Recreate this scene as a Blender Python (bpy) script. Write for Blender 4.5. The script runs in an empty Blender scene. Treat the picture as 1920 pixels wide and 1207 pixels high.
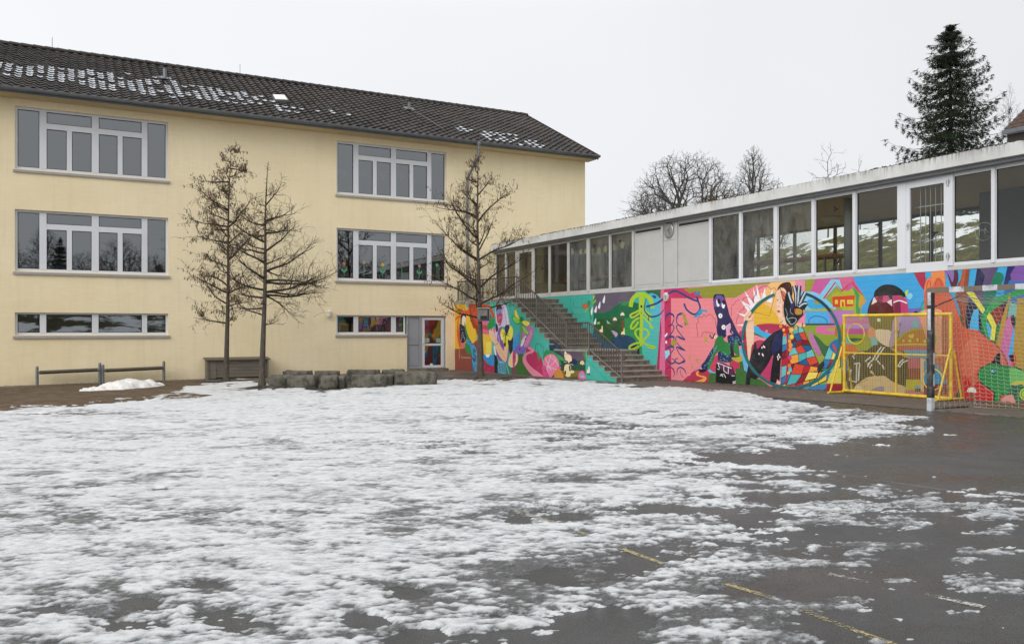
import math, random
import numpy as np
FP=1571.0; PX0=960.0; PY0=617.0; CH=1.41
TH=math.atan2(FP,2940.0); CT,ST=math.cos(TH),math.sin(TH)
CX,CY=-2.25,33.0                      # the inner corner of the yard = origin of the site grid
def s2w(x,y): return (CX+x*CT-y*ST, CY+x*ST+y*CT)
def w2s(X,Y):
    a,b=X-CX,Y-CY; return (a*CT+b*ST, -a*ST+b*CT)
OS=w2s(0,0)
def sray(px,py):
    a=(px-PX0)/FP; return (a*CT+ST, -a*ST+CT, (PY0-py)/FP)
def on_y(px,py,y0=0.0):               # photo survey point on a facade parallel plane -> (x,z)
    d=sray(px,py); k=(y0-OS[1])/d[1]; return (OS[0]+k*d[0], CH+k*d[2])
def on_x(px,py,x0=0.0):               # ... on a pavilion parallel plane -> (y,z)
    d=sray(px,py); k=(x0-OS[0])/d[0]; return (OS[1]+k*d[1], CH+k*d[2])
def G(x,y):
    X,Y=s2w(x,y); X=min(max(X,-22),16); Y=min(max(Y,-12),34)
    return .0143*X-.0048*Y
def on_g(px,py):
    a=(px-PX0)/FP; c=(PY0-py)/FP       # z: CH+c*Y = .0143*a*Y-.0048*Y
    Y=CH/(.0143*a-.0048-c); return w2s(a*Y,Y)
def at_d(px,py,Y):                    # at world depth Y
    x,y=w2s((px-PX0)/FP*Y,Y); return (x,y,CH+(PY0-py)/FP*Y)
SUNE=1.3; CL=.95; EXPO=0.16
import bpy
from mathutils import Vector, Matrix
from mathutils.geometry import tessellate_polygon
C=bpy.context.scene.collection
BASE={}
def lin(h):
    if isinstance(h,str):
        c=[int(h[i:i+2],16)/255 for i in (0,2,4)]
    else: return tuple(h)[:3]
    return tuple((v/12.92 if v<=.04045 else ((v+.055)/1.055)**2.4) for v in c)
# ---------------------------------------------------------------- materials
class N:
    def __init__(s,name):
        s.m=bpy.data.materials.new(name); s.m.use_nodes=True; s.t=s.m.node_tree
        s.t.nodes.clear(); s.out=s.t.nodes.new('ShaderNodeOutputMaterial')
    def n(s,ty,**k):
        o=s.t.nodes.new('ShaderNode'+ty)
        for a,b in k.items():
            if a in o.inputs.keys() if isinstance(a,str) else False: o.inputs[a].default_value=b
            else: setattr(o,a,b)
        return o
    def l(s,a,b): s.t.links.new(a,b)
    def coord(s,scale=(1,1,1),kind='Object'):
        t=s.n('TexCoord'); m=s.n('Mapping'); m.inputs['Scale'].default_value=scale
        s.l(t.outputs[kind],m.inputs['Vector']); return m.outputs[0]
    def noise(s,vec,scale,detail=4,rough=.55,dist=0):
        o=s.n('TexNoise'); o.inputs['Scale'].default_value=scale; o.inputs['Detail'].default_value=detail
        o.inputs['Roughness'].default_value=rough; o.inputs['Distortion'].default_value=dist
        s.l(vec,o.inputs['Vector']); return o.outputs['Fac']
    def ramp(s,fac,stops):
        r=s.n('ValToRGB'); e=r.color_ramp.elements
        while len(e)<len(stops): e.new(.5)
        for i,(p,c) in enumerate(stops):
            e[i].position=p; c=(c,c,c) if isinstance(c,(int,float)) else lin(c); e[i].color=(*c,1)
        s.l(fac,r.inputs[0]); return r.outputs[0]
    def mix(s,f,a,b,mode='MIX'):
        o=s.n('MixRGB'); o.blend_type=mode
        for i,v in ((0,f),(1,a),(2,b)):
            if hasattr(v,'is_linked'): s.l(v,o.inputs[i])
            elif i==0: o.inputs[0].default_value=v
            else: o.inputs[i].default_value=(*((v,)*3 if isinstance(v,(int,float)) else lin(v)),1)
        return o.outputs[0]
    def math(s,op,a,b=0.0,c=0.0,clamp=False):
        o=s.n('Math'); o.operation=op; o.use_clamp=clamp
        for i,v in enumerate((a,b,c)):
            if hasattr(v,'is_linked'): s.l(v,o.inputs[i])
            else: o.inputs[i].default_value=v
        return o.outputs[0]
    def bump(s,h,strength=.3,dist=.02,prev=None):
        o=s.n('Bump'); o.inputs['Strength'].default_value=strength; o.inputs['Distance'].default_value=dist
        s.l(h,o.inputs['Height'])
        if prev is not None: s.l(prev,o.inputs['Normal'])
        return o.outputs[0]
    def pr(s,col,rough=.7,spec=.5,metal=0,normal=None):
        p=s.n('BsdfPrincipled')
        for k,v in (('Base Color',col),('Roughness',rough),('Specular IOR Level',spec),('Metallic',metal)):
            if hasattr(v,'is_linked'): s.l(v,p.inputs[k])
            elif k=='Base Color': p.inputs[k].default_value=(*lin(v),1)
            else: p.inputs[k].default_value=v
        if normal is not None: s.l(normal,p.inputs['Normal'])
        return p
    def done(s,sh): s.l(sh.outputs[0] if hasattr(sh,'outputs') else sh,s.out.inputs[0]); return s.m
def vary(col,k): return tuple(min(1,c*k) for c in lin(col))
def mat(name,col,rough=.7,var=.15,scale=2.5,fine=40,bump=.1,spec=.4,metal=0,stretch=(1,1,1),dirt=None,dirtamt=.5,dscale=1.5):
    n=N(name); v=n.coord(stretch)
    a=n.noise(v,scale,5,.6); b=n.noise(v,fine,3,.6)
    f=n.math('ADD',n.math('MULTIPLY',a,.6),n.math('MULTIPLY',b,.4))
    c=n.ramp(f,[(.3,vary(col,1-var)),(.7,vary(col,1+var))])
    if dirt: c=n.mix(n.math('MULTIPLY',n.ramp(n.noise(v,dscale,6,.7),[(.48,0),(.7,1)]),dirtamt),c,dirt)
    nr=n.bump(b,bump,.01) if bump else None
    return n.done(n.pr(c,rough,spec,metal,nr))
# ---------------------------------------------------------------- mesh builder
class MB:
    def __init__(s): s.v=[]; s.f=[]; s.col=None
    def add(s,vs,fs,col=None):
        o=len(s.v); s.v+=[tuple(p) for p in vs]; s.f+=[tuple(i+o for i in f) for f in fs]
        if col is not None:
            if s.col is None: s.col=[]
            s.col+=[col]*len(fs)
        return s
    def box(s,x0,x1,y0,y1,z0,z1):
        if x0>x1:x0,x1=x1,x0
        if y0>y1:y0,y1=y1,y0
        if z0>z1:z0,z1=z1,z0
        return s.add([(x0,y0,z0),(x1,y0,z0),(x1,y1,z0),(x0,y1,z0),(x0,y0,z1),(x1,y0,z1),(x1,y1,z1),(x0,y1,z1)],
          [(0,3,2,1),(4,5,6,7),(0,1,5,4),(1,2,6,5),(2,3,7,6),(3,0,4,7)])
    def quad(s,a,b,c,d): return s.add([a,b,c,d],[(0,1,2,3)])
    def tube(s,pts,rad,n=6,caps=True):
        pts=[Vector(p) for p in pts]
        if not isinstance(rad,(list,tuple)): rad=[rad]*len(pts)
        vs=[]; prev=None
        for i,p in enumerate(pts):
            d=(pts[min(i+1,len(pts)-1)]-pts[max(i-1,0)])
            if d.length<1e-9: d=Vector((0,0,1))
            d.normalize()
            if prev is None:
                a=d.orthogonal().normalized()
            else:
                a=(prev-d*prev.dot(d))
                a=a.normalized() if a.length>1e-6 else d.orthogonal().normalized()
            prev=a; b=d.cross(a)
            for k in range(n):
                t=2*math.pi*k/n; vs.append(p+(a*math.cos(t)+b*math.sin(t))*rad[i])
        fs=[]
        for i in range(len(pts)-1):
            for k in range(n):
                k2=(k+1)%n; fs.append((i*n+k,i*n+k2,(i+1)*n+k2,(i+1)*n+k))
        if caps and n>2:
            fs.append(tuple(range(n-1,-1,-1))); m=(len(pts)-1)*n; fs.append(tuple(range(m,m+n)))
        return s.add(vs,fs)
    def bar(s,p,q,w,h=None):        # square bar
        h=h or w; p=Vector(p); q=Vector(q); d=(q-p).normalized()
        up=Vector((0,0,1)) if abs(d.z)<.95 else Vector((1,0,0))
        a=d.cross(up).normalized(); b=a.cross(d)
        vs=[c+a*sx*w/2+b*sy*h/2 for c in (p,q) for sx,sy in ((-1,-1),(1,-1),(1,1),(-1,1))]
        return s.add(vs,[(3,2,1,0),(4,5,6,7),(0,1,5,4),(1,2,6,5),(2,3,7,6),(3,0,4,7)])
    def lathe(s,prof,c,n=20,axis='z'):
        vs=[]; 
        for r,h in prof:
            for k in range(n):
                t=2*math.pi*k/n; a,b=r*math.cos(t),r*math.sin(t)
                vs.append({'z':(c[0]+a,c[1]+b,c[2]+h),'x':(c[0]+h,c[1]+a,c[2]+b),'y':(c[0]+a,c[1]+h,c[2]+b)}[axis])
        fs=[]
        for i in range(len(prof)-1):
            for k in range(n):
                k2=(k+1)%n; fs.append((i*n+k,i*n+k2,(i+1)*n+k2,(i+1)*n+k))
        fs.append(tuple(range(n-1,-1,-1))); m=(len(prof)-1)*n; fs.append(tuple(range(m,m+n)))
        return s.add(vs,fs)
    def prism(s,poly,lo,hi,axis='x'):   # polygon (a,b) extruded along axis
        def P(a,b,h): return {'x':(h,a,b),'y':(a,h,b),'z':(a,b,h)}[axis]
        n=len(poly); vs=[P(a,b,lo) for a,b in poly]+[P(a,b,hi) for a,b in poly]
        tr=tessellate_polygon([[Vector((a,b,0)) for a,b in poly]])
        fs=[tuple(t) for t in tr]+[tuple(i+n for i in t)[::-1] for t in tr]
        fs+=[(i,(i+1)%n,(i+1)%n+n,i+n) for i in range(n)]
        return s.add(vs,fs)
    def build(s,name,m,parent=None,base=None,smooth=False,recalc=False):
        if parent is not None: b=BASE[parent.name]
        else: b=base or (0,0,0)
        me=bpy.data.meshes.new(name); a=np.array(s.v,dtype=float).reshape(-1,3)-np.array(b)
        me.from_pydata(a.tolist(),[],s.f)
        if s.col is not None:
            at=me.color_attributes.new('paint','FLOAT_COLOR','CORNER')
            buf=[]
            for f,c in zip(s.f,s.col): buf+=list((*c,1.0))*len(f)
            at.data.foreach_set('color',buf)
        if recalc:
            import bmesh
            bm=bmesh.new(); bm.from_mesh(me); bmesh.ops.recalc_face_normals(bm,faces=bm.faces); bm.to_mesh(me); bm.free()
        if smooth: me.shade_smooth()
        me.materials.append(m); me.update()
        o=bpy.data.objects.new(name,me); C.objects.link(o)
        if parent is not None: o.parent=parent; BASE[o.name]=b
        else:
            X,Y=s2w(b[0],b[1]); o.location=(X,Y,b[2]); o.rotation_euler=(0,0,TH); BASE[o.name]=b
        return o
def tag(o,label=None,cat=None,group=None,kind=None):
    if label: o['label']=label
    if cat: o['category']=cat
    if group: o['group']=group
    if kind: o['kind']=kind
    return o
def thing(name,base,label,cat,group=None):
    o=bpy.data.objects.new(name,None); C.objects.link(o); X,Y=s2w(base[0],base[1])
    o.location=(X,Y,base[2]); o.rotation_euler=(0,0,TH); o.empty_display_size=.3
    BASE[o.name]=base; return tag(o,label,cat,group)
def copy_tree(o,parent=None):
    c=o.copy(); C.objects.link(c); c.parent=parent
    for ch in list(o.children): copy_tree(ch,c)
    return c
# ---------------------------------------------------------------- noise for meshes
def _h(ix,iy,seed):
    n=(ix*374761393+iy*668265263+seed*974634777)&0xffffffff
    n=((n^(n>>13))*1274126177)&0xffffffff
    return ((n^(n>>16))&0xffff)/65535.0
def vn(x,y,seed=0):
    ix=np.floor(x).astype(np.int64); iy=np.floor(y).astype(np.int64); fx=x-ix; fy=y-iy
    fx=fx*fx*(3-2*fx); fy=fy*fy*(3-2*fy)
    a=_h(ix,iy,seed);b=_h(ix+1,iy,seed);c=_h(ix,iy+1,seed);d=_h(ix+1,iy+1,seed)
    return (a*(1-fx)+b*fx)*(1-fy)+(c*(1-fx)+d*fx)*fy
def fbm(x,y,seed=0,oct=5,gain=.5):
    s=0;a=1;t=0
    ang=.6
    for i in range(oct):
        s=s+a*vn(x,y,seed+i*17); t+=a; a*=gain
        x,y=(x*math.cos(ang)-y*math.sin(ang))*2.03+13.1,(x*math.sin(ang)+y*math.cos(ang))*2.03+7.7
    return s/t
# ---------------------------------------------------------------- material library
def m_plaster():
    n=N('combed_yellow_render'); v=n.coord()
    a=n.noise(v,.35,5,.6)
    st=n.noise(n.coord((1.6,1.6,22)),1.6,5,.65)          # horizontal combing
    st2=n.noise(n.coord((3,3,60)),1.2,3,.6)
    c=n.ramp(a,[(.25,(.845,.71,.455)),(.5,(.89,.765,.515)),(.75,(.925,.80,.555))])
    c=n.mix(n.math('MULTIPLY',n.ramp(st,[(.35,1),(.62,0)]),.12),c,(.52,.42,.24))
    c=n.mix(n.math('MULTIPLY',n.ramp(n.noise(n.coord((4,4,.5)),1.0,6,.7),[(.5,0),(.85,1)]),.15),c,(.45,.37,.24))
    c=n.mix(n.math('MULTIPLY',n.ramp(n.noise(n.coord((.5,.5,.8)),1.1,7,.72),[(.46,0),(.72,1)]),.20),c,(.60,.49,.31))
    # rain streaks below the sills, damp foot
    rs=n.noise(n.coord((5,5,.22)),1.3,5,.75); c=n.mix(n.math('MULTIPLY',n.ramp(rs,[(.52,0),(.75,1)]),.16),c,(.50,.42,.29))
    # splash dirt near the ground
    g=n.n('SeparateXYZ'); n.l(n.coord(),g.inputs[0])
    lo=n.ramp(n.math('ADD',g.outputs[2],n.math('MULTIPLY',n.noise(v,1.8,6,.7),.9)),[(.25,1),(.85,0)])
    c=n.mix(n.math('MULTIPLY',lo,.32),c,(.40,.31,.20))
    nr=n.bump(st,.22,.015); nr=n.bump(st2,.2,.01,nr)
    return n.done(n.pr(c,.9,.2,0,nr))
def m_concrete(name,col,streak=.6,moss=0):
    n=N(name); v=n.coord()
    a=n.noise(v,1.2,6,.65); f=n.noise(v,60,4,.7)
    c=n.ramp(a,[(.3,vary(col,.78)),(.7,vary(col,1.12))])
    sm=n.ramp(n.noise(n.coord((9,9,.7)),1.3,6,.75),[(.5,0),(.74,1)])
    c=n.mix(n.math('MULTIPLY',sm,streak),c,vary(col,.38))
    if moss:
        c=n.mix(n.math('MULTIPLY',n.ramp(n.noise(v,5,6,.7),[(.45,0),(.6,1)]),moss),c,(.035,.035,.025))
    sp=n.ramp(f,[(.30,1),(.38,0)]); c=n.mix(n.math('MULTIPLY',sp,.5),c,vary(col,.35))
    return n.done(n.pr(c,.85,.3,0,n.bump(n.math('ADD',a,f),.35,.012)))
def m_fascia():
    n=N('streaky_fascia_concrete'); v=n.coord(); s=n.n('SeparateXYZ'); n.l(v,s.inputs[0])
    c=n.ramp(n.noise(v,1.3,6,.65),[(.3,(.50,.50,.485)),(.7,(.68,.68,.67))])
    up=n.math('DIVIDE',n.math('SUBTRACT',s.outputs[2],4.545),.26,clamp=True)      # 0 bottom .. 1 top edge
    st=n.noise(n.coord((8,8,.5)),2.0,6,.8); sw=n.noise(n.coord((1,1,.2)),.8,4,.6)
    m=n.math('MULTIPLY',n.math('POWER',up,2.2),n.ramp(n.math('ADD',st,n.math('MULTIPLY',n.math('SUBTRACT',sw,.5),.7)),[(.47,0),(.62,1)]))
    c=n.mix(n.math('MULTIPLY',m,.85),c,(.09,.085,.075))
    c=n.mix(n.math('MULTIPLY',n.ramp(n.noise(n.coord((7,7,1)),2.4,5,.8),[(.56,0),(.7,1)]),.35),c,(.30,.28,.24))
    top=n.ramp(n.math('ADD',up,n.math('MULTIPLY',n.math('SUBTRACT',n.noise(v,6,5,.8),.5),.35)),[(.95,0),(1,1)])
    c=n.mix(n.math('MULTIPLY',top,.9),c,(.045,.042,.032))
    return n.done(n.pr(c,.85,.3,0,n.bump(n.noise(v,30,5,.7),.25,.01)))
def m_bank():
    n=N('snow_patched_bank'); v=n.coord(); c=n.ramp(n.noise(v,1.2,8,.75),[(.3,(.030,.032,.014)),(.7,(.09,.085,.04))])
    c=n.mix(n.ramp(n.noise(n.coord((.6,1,1)),.5,8,.72),[(.50,0),(.53,1)]),c,(.72,.74,.76)); return n.done(n.pr(c,.9,.2))
def m_mural():
    n=N('mural_paint'); at=n.n('VertexColor'); at.layer_name='paint'
    v=n.coord(); col=at.outputs[0]
    b=n.noise(n.coord((1,6,30)),3,4,.7)
    col=n.mix(n.math('MULTIPLY',n.ramp(b,[(.3,1),(.7,0)]),.16),col,(.03,.03,.03))
    col=n.mix(n.math('MULTIPLY',n.ramp(n.noise(v,2.2,6,.75),[(.45,0),(.75,1)]),.05),col,(.75,.7,.65))
    col=n.mix(n.math('MULTIPLY',n.ramp(n.noise(v,9,6,.8),[(.56,0),(.7,1)]),.16),col,(.10,.085,.07))
    s=n.n('SeparateXYZ'); n.l(n.coord(),s.inputs[0])
    # course joints of the block wall every 12.5 cm
    j=n.math('ABSOLUTE',n.math('SUBTRACT',n.math('FRACT',n.math('MULTIPLY',s.outputs[2],8.0)),.5))
    jo=n.ramp(j,[(.0,0),(.08,1)])
    col=n.mix(n.math('MULTIPLY',n.math('SUBTRACT',1.0,jo),.14),col,(.05,.05,.05))
    nr=n.bump(jo,.3,.008); nr=n.bump(n.noise(v,45,4,.7),.2,.008,nr)
    return n.done(n.pr(col,.62,.35,0,nr))
def m_glass(name,tint=(.78,.82,.82),ior=1.75,haze=0.0,hazecol=(.5,.52,.5)):
    n=N(name); tr=n.n('BsdfTransparent'); tr.inputs[0].default_value=(*tint,1)
    gl=n.n('BsdfGlossy'); gl.inputs['Roughness'].default_value=.015; gl.inputs[0].default_value=(.93,.97,1,1)
    nz=n.noise(n.coord(),1.1,2,.5); bp=n.bump(nz,.03,.05); n.l(bp,gl.inputs['Normal'])
    fr=n.n('Fresnel'); fr.inputs[0].default_value=ior
    mx=n.n('MixShader'); n.l(fr.outputs[0],mx.inputs[0]); n.l(tr.outputs[0],mx.inputs[1]); n.l(gl.outputs[0],mx.inputs[2])
    o=mx.outputs[0]
    if haze>0:
        d=n.n('BsdfDiffuse'); d.inputs[0].default_value=(*hazecol,1)
        f=n.math('MULTIPLY',n.ramp(n.noise(n.coord((1,1,.55)),2.6,8,.75),[(.3,0),(.75,1)]),haze)
        m2=n.n('MixShader'); n.l(f,m2.inputs[0]); n.l(o,m2.inputs[1]); n.l(d.outputs[0],m2.inputs[2]); o=m2.outputs[0]
    return n.done(o)
def m_tiles():
    n=N('clay_roof_tiles'); v=n.coord()
    a=n.noise(v,.5,5,.6); b=n.noise(v,3.2,3,.6); d=n.noise(v,30,4,.7)
    c=n.ramp(a,[(.3,(.017,.015,.014)),(.7,(.048,.039,.034))])
    c=n.mix(n.ramp(b,[(.5,0),(.7,.6)]),c,(.062,.046,.038))
    c=n.mix(n.ramp(d,[(.55,0),(.75,.5)]),c,(.10,.085,.07))
    return n.done(n.pr(c,.62,.35,0,n.bump(d,.3,.01)))
def m_asphalt():
    n=N('wet_asphalt'); v=n.coord()
    big=n.noise(v,.22,5,.6); mid=n.noise(v,1.6,6,.65); fine=n.n('TexVoronoi'); fine.inputs['Scale'].default_value=85
    n.l(v,fine.inputs['Vector']); fn=n.noise(v,130,3,.7)
    c=n.ramp(mid,[(.3,(.034,.034,.034)),(.7,(.072,.071,.070))])
    c=n.mix(n.ramp(fn,[(.5,0),(.75,.55)]),c,(.13,.127,.122))
    c=n.mix(n.ramp(fn,[(.25,.6),(.42,0)]),c,(.010,.010,.009))
    c=n.mix(n.math('MULTIPLY',n.ramp(n.noise(v,.55,4,.6),[(.58,0),(.72,1)]),.35),c,(.10,.058,.042))   # rusty leaf stain
    wet=n.ramp(n.noise(n.coord((1,1.6,1)),.5,6,.68),[(.40,0),(.56,1)])
    c=n.mix(n.math('MULTIPLY',wet,.45),c,(.020,.019,.018))
    r=n.ramp(wet,[(0,.55),(1,.20)])
    h=n.math('ADD',n.math('MULTIPLY',fine.outputs['Distance'],1.3),n.math('MULTIPLY',fn,.9))
    return n.done(n.pr(c,r,.5,0,n.bump(h,.6,.008)))
def m_paver():
    n=N('brown_paving'); t=n.n('TexBrick'); v=n.coord()
    n.l(v,t.inputs['Vector']); t.inputs['Scale'].default_value=1; t.inputs['Brick Width'].default_value=.24; t.inputs['Row Height'].default_value=.12
    t.inputs['Mortar Size'].default_value=.008; t.inputs['Color1'].default_value=(.165,.135,.112,1); t.inputs['Color2'].default_value=(.125,.102,.086,1)
    t.inputs['Mortar'].default_value=(.05,.045,.04,1)
    c=n.mix(n.ramp(n.noise(v,1.1,6,.7),[(.4,0),(.7,.55)]),t.outputs[0],(.07,.055,.045))
    c=n.mix(n.ramp(n.noise(v,7,6,.75),[(.55,0),(.72,.6)]),c,(.23,.21,.19))
    return n.done(n.pr(c,.6,.4,0,n.bump(n.noise(v,50,4,.7),.4,.01)))
def m_soil():
    n=N('leaf_strewn_soil'); v=n.coord()
    c=n.ramp(n.noise(v,3,8,.75),[(.3,(.055,.038,.024)),(.7,(.20,.145,.095))])
    c=n.mix(n.ramp(n.noise(v,28,4,.8),[(.55,0),(.68,.8)]),c,(.26,.18,.10))
    return n.done(n.pr(c,.95,.2,0,n.bump(n.noise(v,25,6,.8),.9,.04)))
def m_snow(name='melting_snow',clean=False):
    n=N(name); v=n.coord()
    f1=n.noise(v,16,6,.75); f2=n.noise(v,60,5,.8); 
    if clean: base=n.ramp(f1,[(.3,(.70,.67,.62)),(.65,(.86,.85,.83))]); r=.75
    else:
        at=n.n('Attribute'); at.attribute_name='thick'
        t=n.math('ADD',at.outputs['Fac'],n.math('MULTIPLY',n.math('SUBTRACT',f1,.5),.35))
        t=n.math('ADD',t,n.math('MULTIPLY',n.math('SUBTRACT',f2,.5),.9))
        base=n.ramp(t,[(0,(.050,.049,.048)),(.16,(.12,.12,.12)),(.36,(.315,.322,.328)),(.62,(.52,.53,.54)),(1,(.73,.737,.742))])
        r=n.ramp(t,[(0,.28),(.5,.5),(1,.75)])
    nr=n.bump(n.math('ADD',f1,f2),.8,.016)
    p=n.pr(base,r,.5,0,nr)
    if clean: p.inputs['Subsurface Weight'].default_value=0
    return n.done(p)
def m_bark(name,col=(.10,.085,.07)):
    n=N(name); c=n.ramp(n.noise(n.coord((6,6,1.6)),5,6,.75),[(.3,vary(col,.45)),(.55,col),(.75,vary(col,1.9))])
    return n.done(n.pr(c,.9,.2,0,n.bump(n.noise(n.coord((6,6,1.5)),9,5,.7),.9,.02)))
def m_grass_slope():
    n=N('mossy_slope'); v=n.coord()
    c=n.ramp(n.noise(v,2.4,8,.75),[(.3,(.035,.034,.010)),(.5,(.095,.088,.024)),(.7,(.21,.175,.07))])
    c=n.mix(n.ramp(n.noise(v,8,6,.8),[(.48,0),(.60,.75)]),c,(.030,.034,.010))
    s=n.n('SeparateXYZ'); n.l(n.coord(),s.inputs[0])
    hi=n.ramp(s.outputs[2],[(0,0),(1,1)])
    sn=n.noise(n.coord((.7,.7,2.2)),.9,8,.72)
    sn=n.math('ADD',sn,n.math('MULTIPLY',n.math('SUBTRACT',s.outputs[2],3.6),.09))
    m=n.ramp(sn,[(.615,0),(.635,1)])
    c=n.mix(m,c,(.78,.80,.82))
    return n.done(n.pr(c,.9,.2,0,n.bump(n.noise(v,20,6,.8),.8,.06)))
def m_needles():
    n=N('spruce_needles'); v=n.coord()
    c=n.ramp(n.noise(v,1.1,5,.7),[(.3,(.010,.019,.010)),(.6,(.023,.038,.017)),(.8,(.050,.068,.028))])
    return n.done(n.pr(c,.7,.25))
M=dict(
 plaster=m_plaster(), mural=m_mural(), tiles=m_tiles(), asphalt=m_asphalt(), paver=m_paver(), soil=m_soil(),
 snow=m_snow(), snowclean=m_snow('piled_snow',True), slope=m_grass_slope(), needles=m_needles(),
 glass=m_glass('window_glass',(.50,.54,.55),2.75), pglass=m_glass('pavilion_glass',(.86,.88,.85),1.5),
 hglass=m_glass('dusty_pavilion_glass',(.84,.87,.84),1.5,.55,(.30,.31,.29)),
 bglass=m_glass('rear_glass',(.96,.97,.96),1.08),
 pvc=mat('grey_white_window_frame',(.66,.67,.70),.45,.05,1.5,20,.02,.5),
 alu=mat('light_grey_panel_frame',(.50,.50,.48),.5,.07,1.2,30,.03,.5,dirt=(.33,.32,.29),dirtamt=.35),
 panel=mat('light_grey_infill_panel',(.47,.47,.455),.55,.05,.8,20,.02,.4,dirt=(.38,.37,.34),dirtamt=.4),
 sill=mat('weathered_grey_sill',(.36,.34,.31),.7,.15,2,30,.1),
 doorgrey=mat('grey_door_paint',(.30,.31,.335),.5,.08,2,30,.05),
 zinc=mat('zinc_gutter',(.17,.18,.19),.45,.22,3,30,.05,.6,.55),
 soffit=mat('painted_soffit',(.58,.46,.27),.85,.08),
 fascia=m_fascia(), bank=m_bank(),
 step=m_concrete('mossy_step_concrete',(.235,.205,.165),.6,.55),
 slab=m_concrete('slab_concrete',(.33,.30,.26),.5,.15),
 bare=m_concrete('bare_concrete_wall',(.33,.33,.32),.4),
 stone=m_concrete('rough_lichen_stone',(.17,.155,.125),.7,.85),
 rail=mat('brown_rusty_railing',(.075,.060,.050),.6,.3,6,40,.1,.4),
 railgrey=mat('galvanised_rail',(.20,.195,.19),.5,.2,6,40,.05,.5,.4),
 galv=mat('galvanised_post',(.20,.215,.225),.5,.25,8,40,.05,.5,.4),
 wood=mat('weathered_board',(.135,.115,.09),.85,.35,3,30,.3,.2,stretch=(1,12,12)),
 boxwood=mat('grey_wood_planks',(.17,.15,.12),.85,.35,3,25,.3,.2,stretch=(.6,10,10)),
 meshw=mat('faded_yellow_wire',(.40,.33,.12),.6,.15,8,50,0,.3),
 yel=mat('yellow_goal_paint',(.74,.50,.03),.45,.18,5,50,.05,.5,dirt=(.16,.07,.03),dirtamt=.5,dscale=9),
 goalbrown=mat('brown_goal_steel',(.17,.135,.10),.5,.2,8,50,.05,.5),
 goalblack=mat('black_worn_goal_steel',(.025,.022,.022),.35,.3,8,60,.1,.6,dirt=(.35,.35,.35),dirtamt=.45,dscale=6),
 goalwhite=mat('white_worn_goal_paint',(.55,.57,.6),.45,.2,8,50,.08,.5,dirt=(.05,.05,.05),dirtamt=.9,dscale=6),
 roofsnow=mat('thin_roof_snow',(.55,.58,.62),.7,.2,12,60,.2),
 net=mat('net_cord',(.42,.41,.36),.9,.1), black=mat('black_matt',(.012,.012,.013),.7,.2),
 bark=m_bark('tree_bark',(.045,.036,.028)), bark2=m_bark('trunk_bark_lichen',(.10,.086,.070)), twig=mat('bare_twig',(.062,.042,.027),.9,.3,5,30,0),
 catkin=mat('dry_catkin',(.125,.078,.040),.9,.3,6,30,0), btwig=mat('background_twig',(.080,.074,.068),.9,.3,5,30,0),
 ptwig=mat('pale_birch_twig',(.30,.30,.30),.9,.2,5,30,0),
 white=mat('white_plastic',(.72,.72,.70),.4,.04), lampglass=mat('opal_lamp_cover',(.62,.60,.52),.3,.04),
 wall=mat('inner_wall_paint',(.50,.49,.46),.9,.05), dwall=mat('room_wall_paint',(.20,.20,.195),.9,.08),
 ceil=mat('tan_ceiling_board',(.72,.56,.34),.8,.1,stretch=(1,12,1)), floor=mat('inner_floor',(.42,.40,.36),.6,.08),
 redtable=mat('red_brown_table_top',(.33,.11,.065),.5,.15), steel=mat('brushed_steel',(.42,.43,.44),.35,.08,metal=.7),
 colm=mat('grey_blue_column',(.20,.22,.24),.6,.08), yellowpaper=mat('yellow_paper',(.72,.66,.28),.8,.05),
 brownroof=mat('old_brown_tiles',(.075,.045,.032),.8,.35,8,30,.5), dark=mat('dark_timber',(.035,.028,.024),.8,.2),
 rust=mat('rust_brown_soil',(.16,.085,.03),.95,.3), hinge=mat('hinge_steel',(.5,.5,.5),.35,.1,metal=.6),
 ylline=None)
def m_line(name,col,cut,bg=(.05,.048,.045)):
    n=N(name); f=n.noise(n.coord(),55,4,.75); g=n.noise(n.coord(),1.3,4,.6)
    m=n.ramp(n.math('ADD',f,n.math('MULTIPLY',n.math('SUBTRACT',g,.5),.5)),[(cut,0),(cut+.07,1)])
    p=n.pr(col,.6,.4,0,n.bump(f,.5,.004)); tr=n.n('BsdfTransparent'); mx=n.n('MixShader'); n.l(m,mx.inputs[0]); n.l(tr.outputs[0],mx.inputs[1]); n.l(p.outputs[0],mx.inputs[2])
    return n.done(mx.outputs[0])
M['ylline']=m_line('worn_yellow_line',(.40,.33,.15),.49); M['wline']=m_line('worn_white_line',(.46,.45,.42),.50)
M['fline']=m_line('faded_line',(.24,.22,.20),.50)
# ---------------------------------------------------------------- ground sheets
def sheet(name,x0,x1,y0,y1,nx,ny,zf,m,base=(0,0,0),label=None,flip=False):
    xs=np.linspace(x0,x1,nx); ys=np.linspace(y0,y1,ny); b=MB()
    for y in ys:
        for x in xs: b.v.append((x,y,zf(x,y)))
    for j in range(ny-1):
        for i in range(nx-1):
            a=j*nx+i; b.f.append((a,a+1,a+nx+1,a+nx))
    return b.build(name,m,base=base,smooth=True)
tag(sheet('asphalt_yard',-75,1.9,-90,.2,78,91,lambda x,y:G(x,y),M['asphalt']),kind='structure')
tag(sheet('far_ground',-400,400,-400,400,17,17,lambda x,y:-1.2,M['slope']),kind='structure')
def strip(name,pts,m,dz,kind='structure'):
    """flat polygon on the ground; pts in site metres"""
    b=MB(); n=len(pts); tr=tessellate_polygon([[Vector((x,y,0)) for x,y in pts]])
    vs=[(x,y,G(x,y)+dz) for x,y in pts]
    fs=[]
    for t in tr:
        a,c,d=[Vector(vs[i]) for i in t]
        fs.append(t if (c-a).cross(d-a).z>0 else t[::-1])
    b.add(vs,fs); return tag(b.build(name,m),kind=kind)
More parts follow.
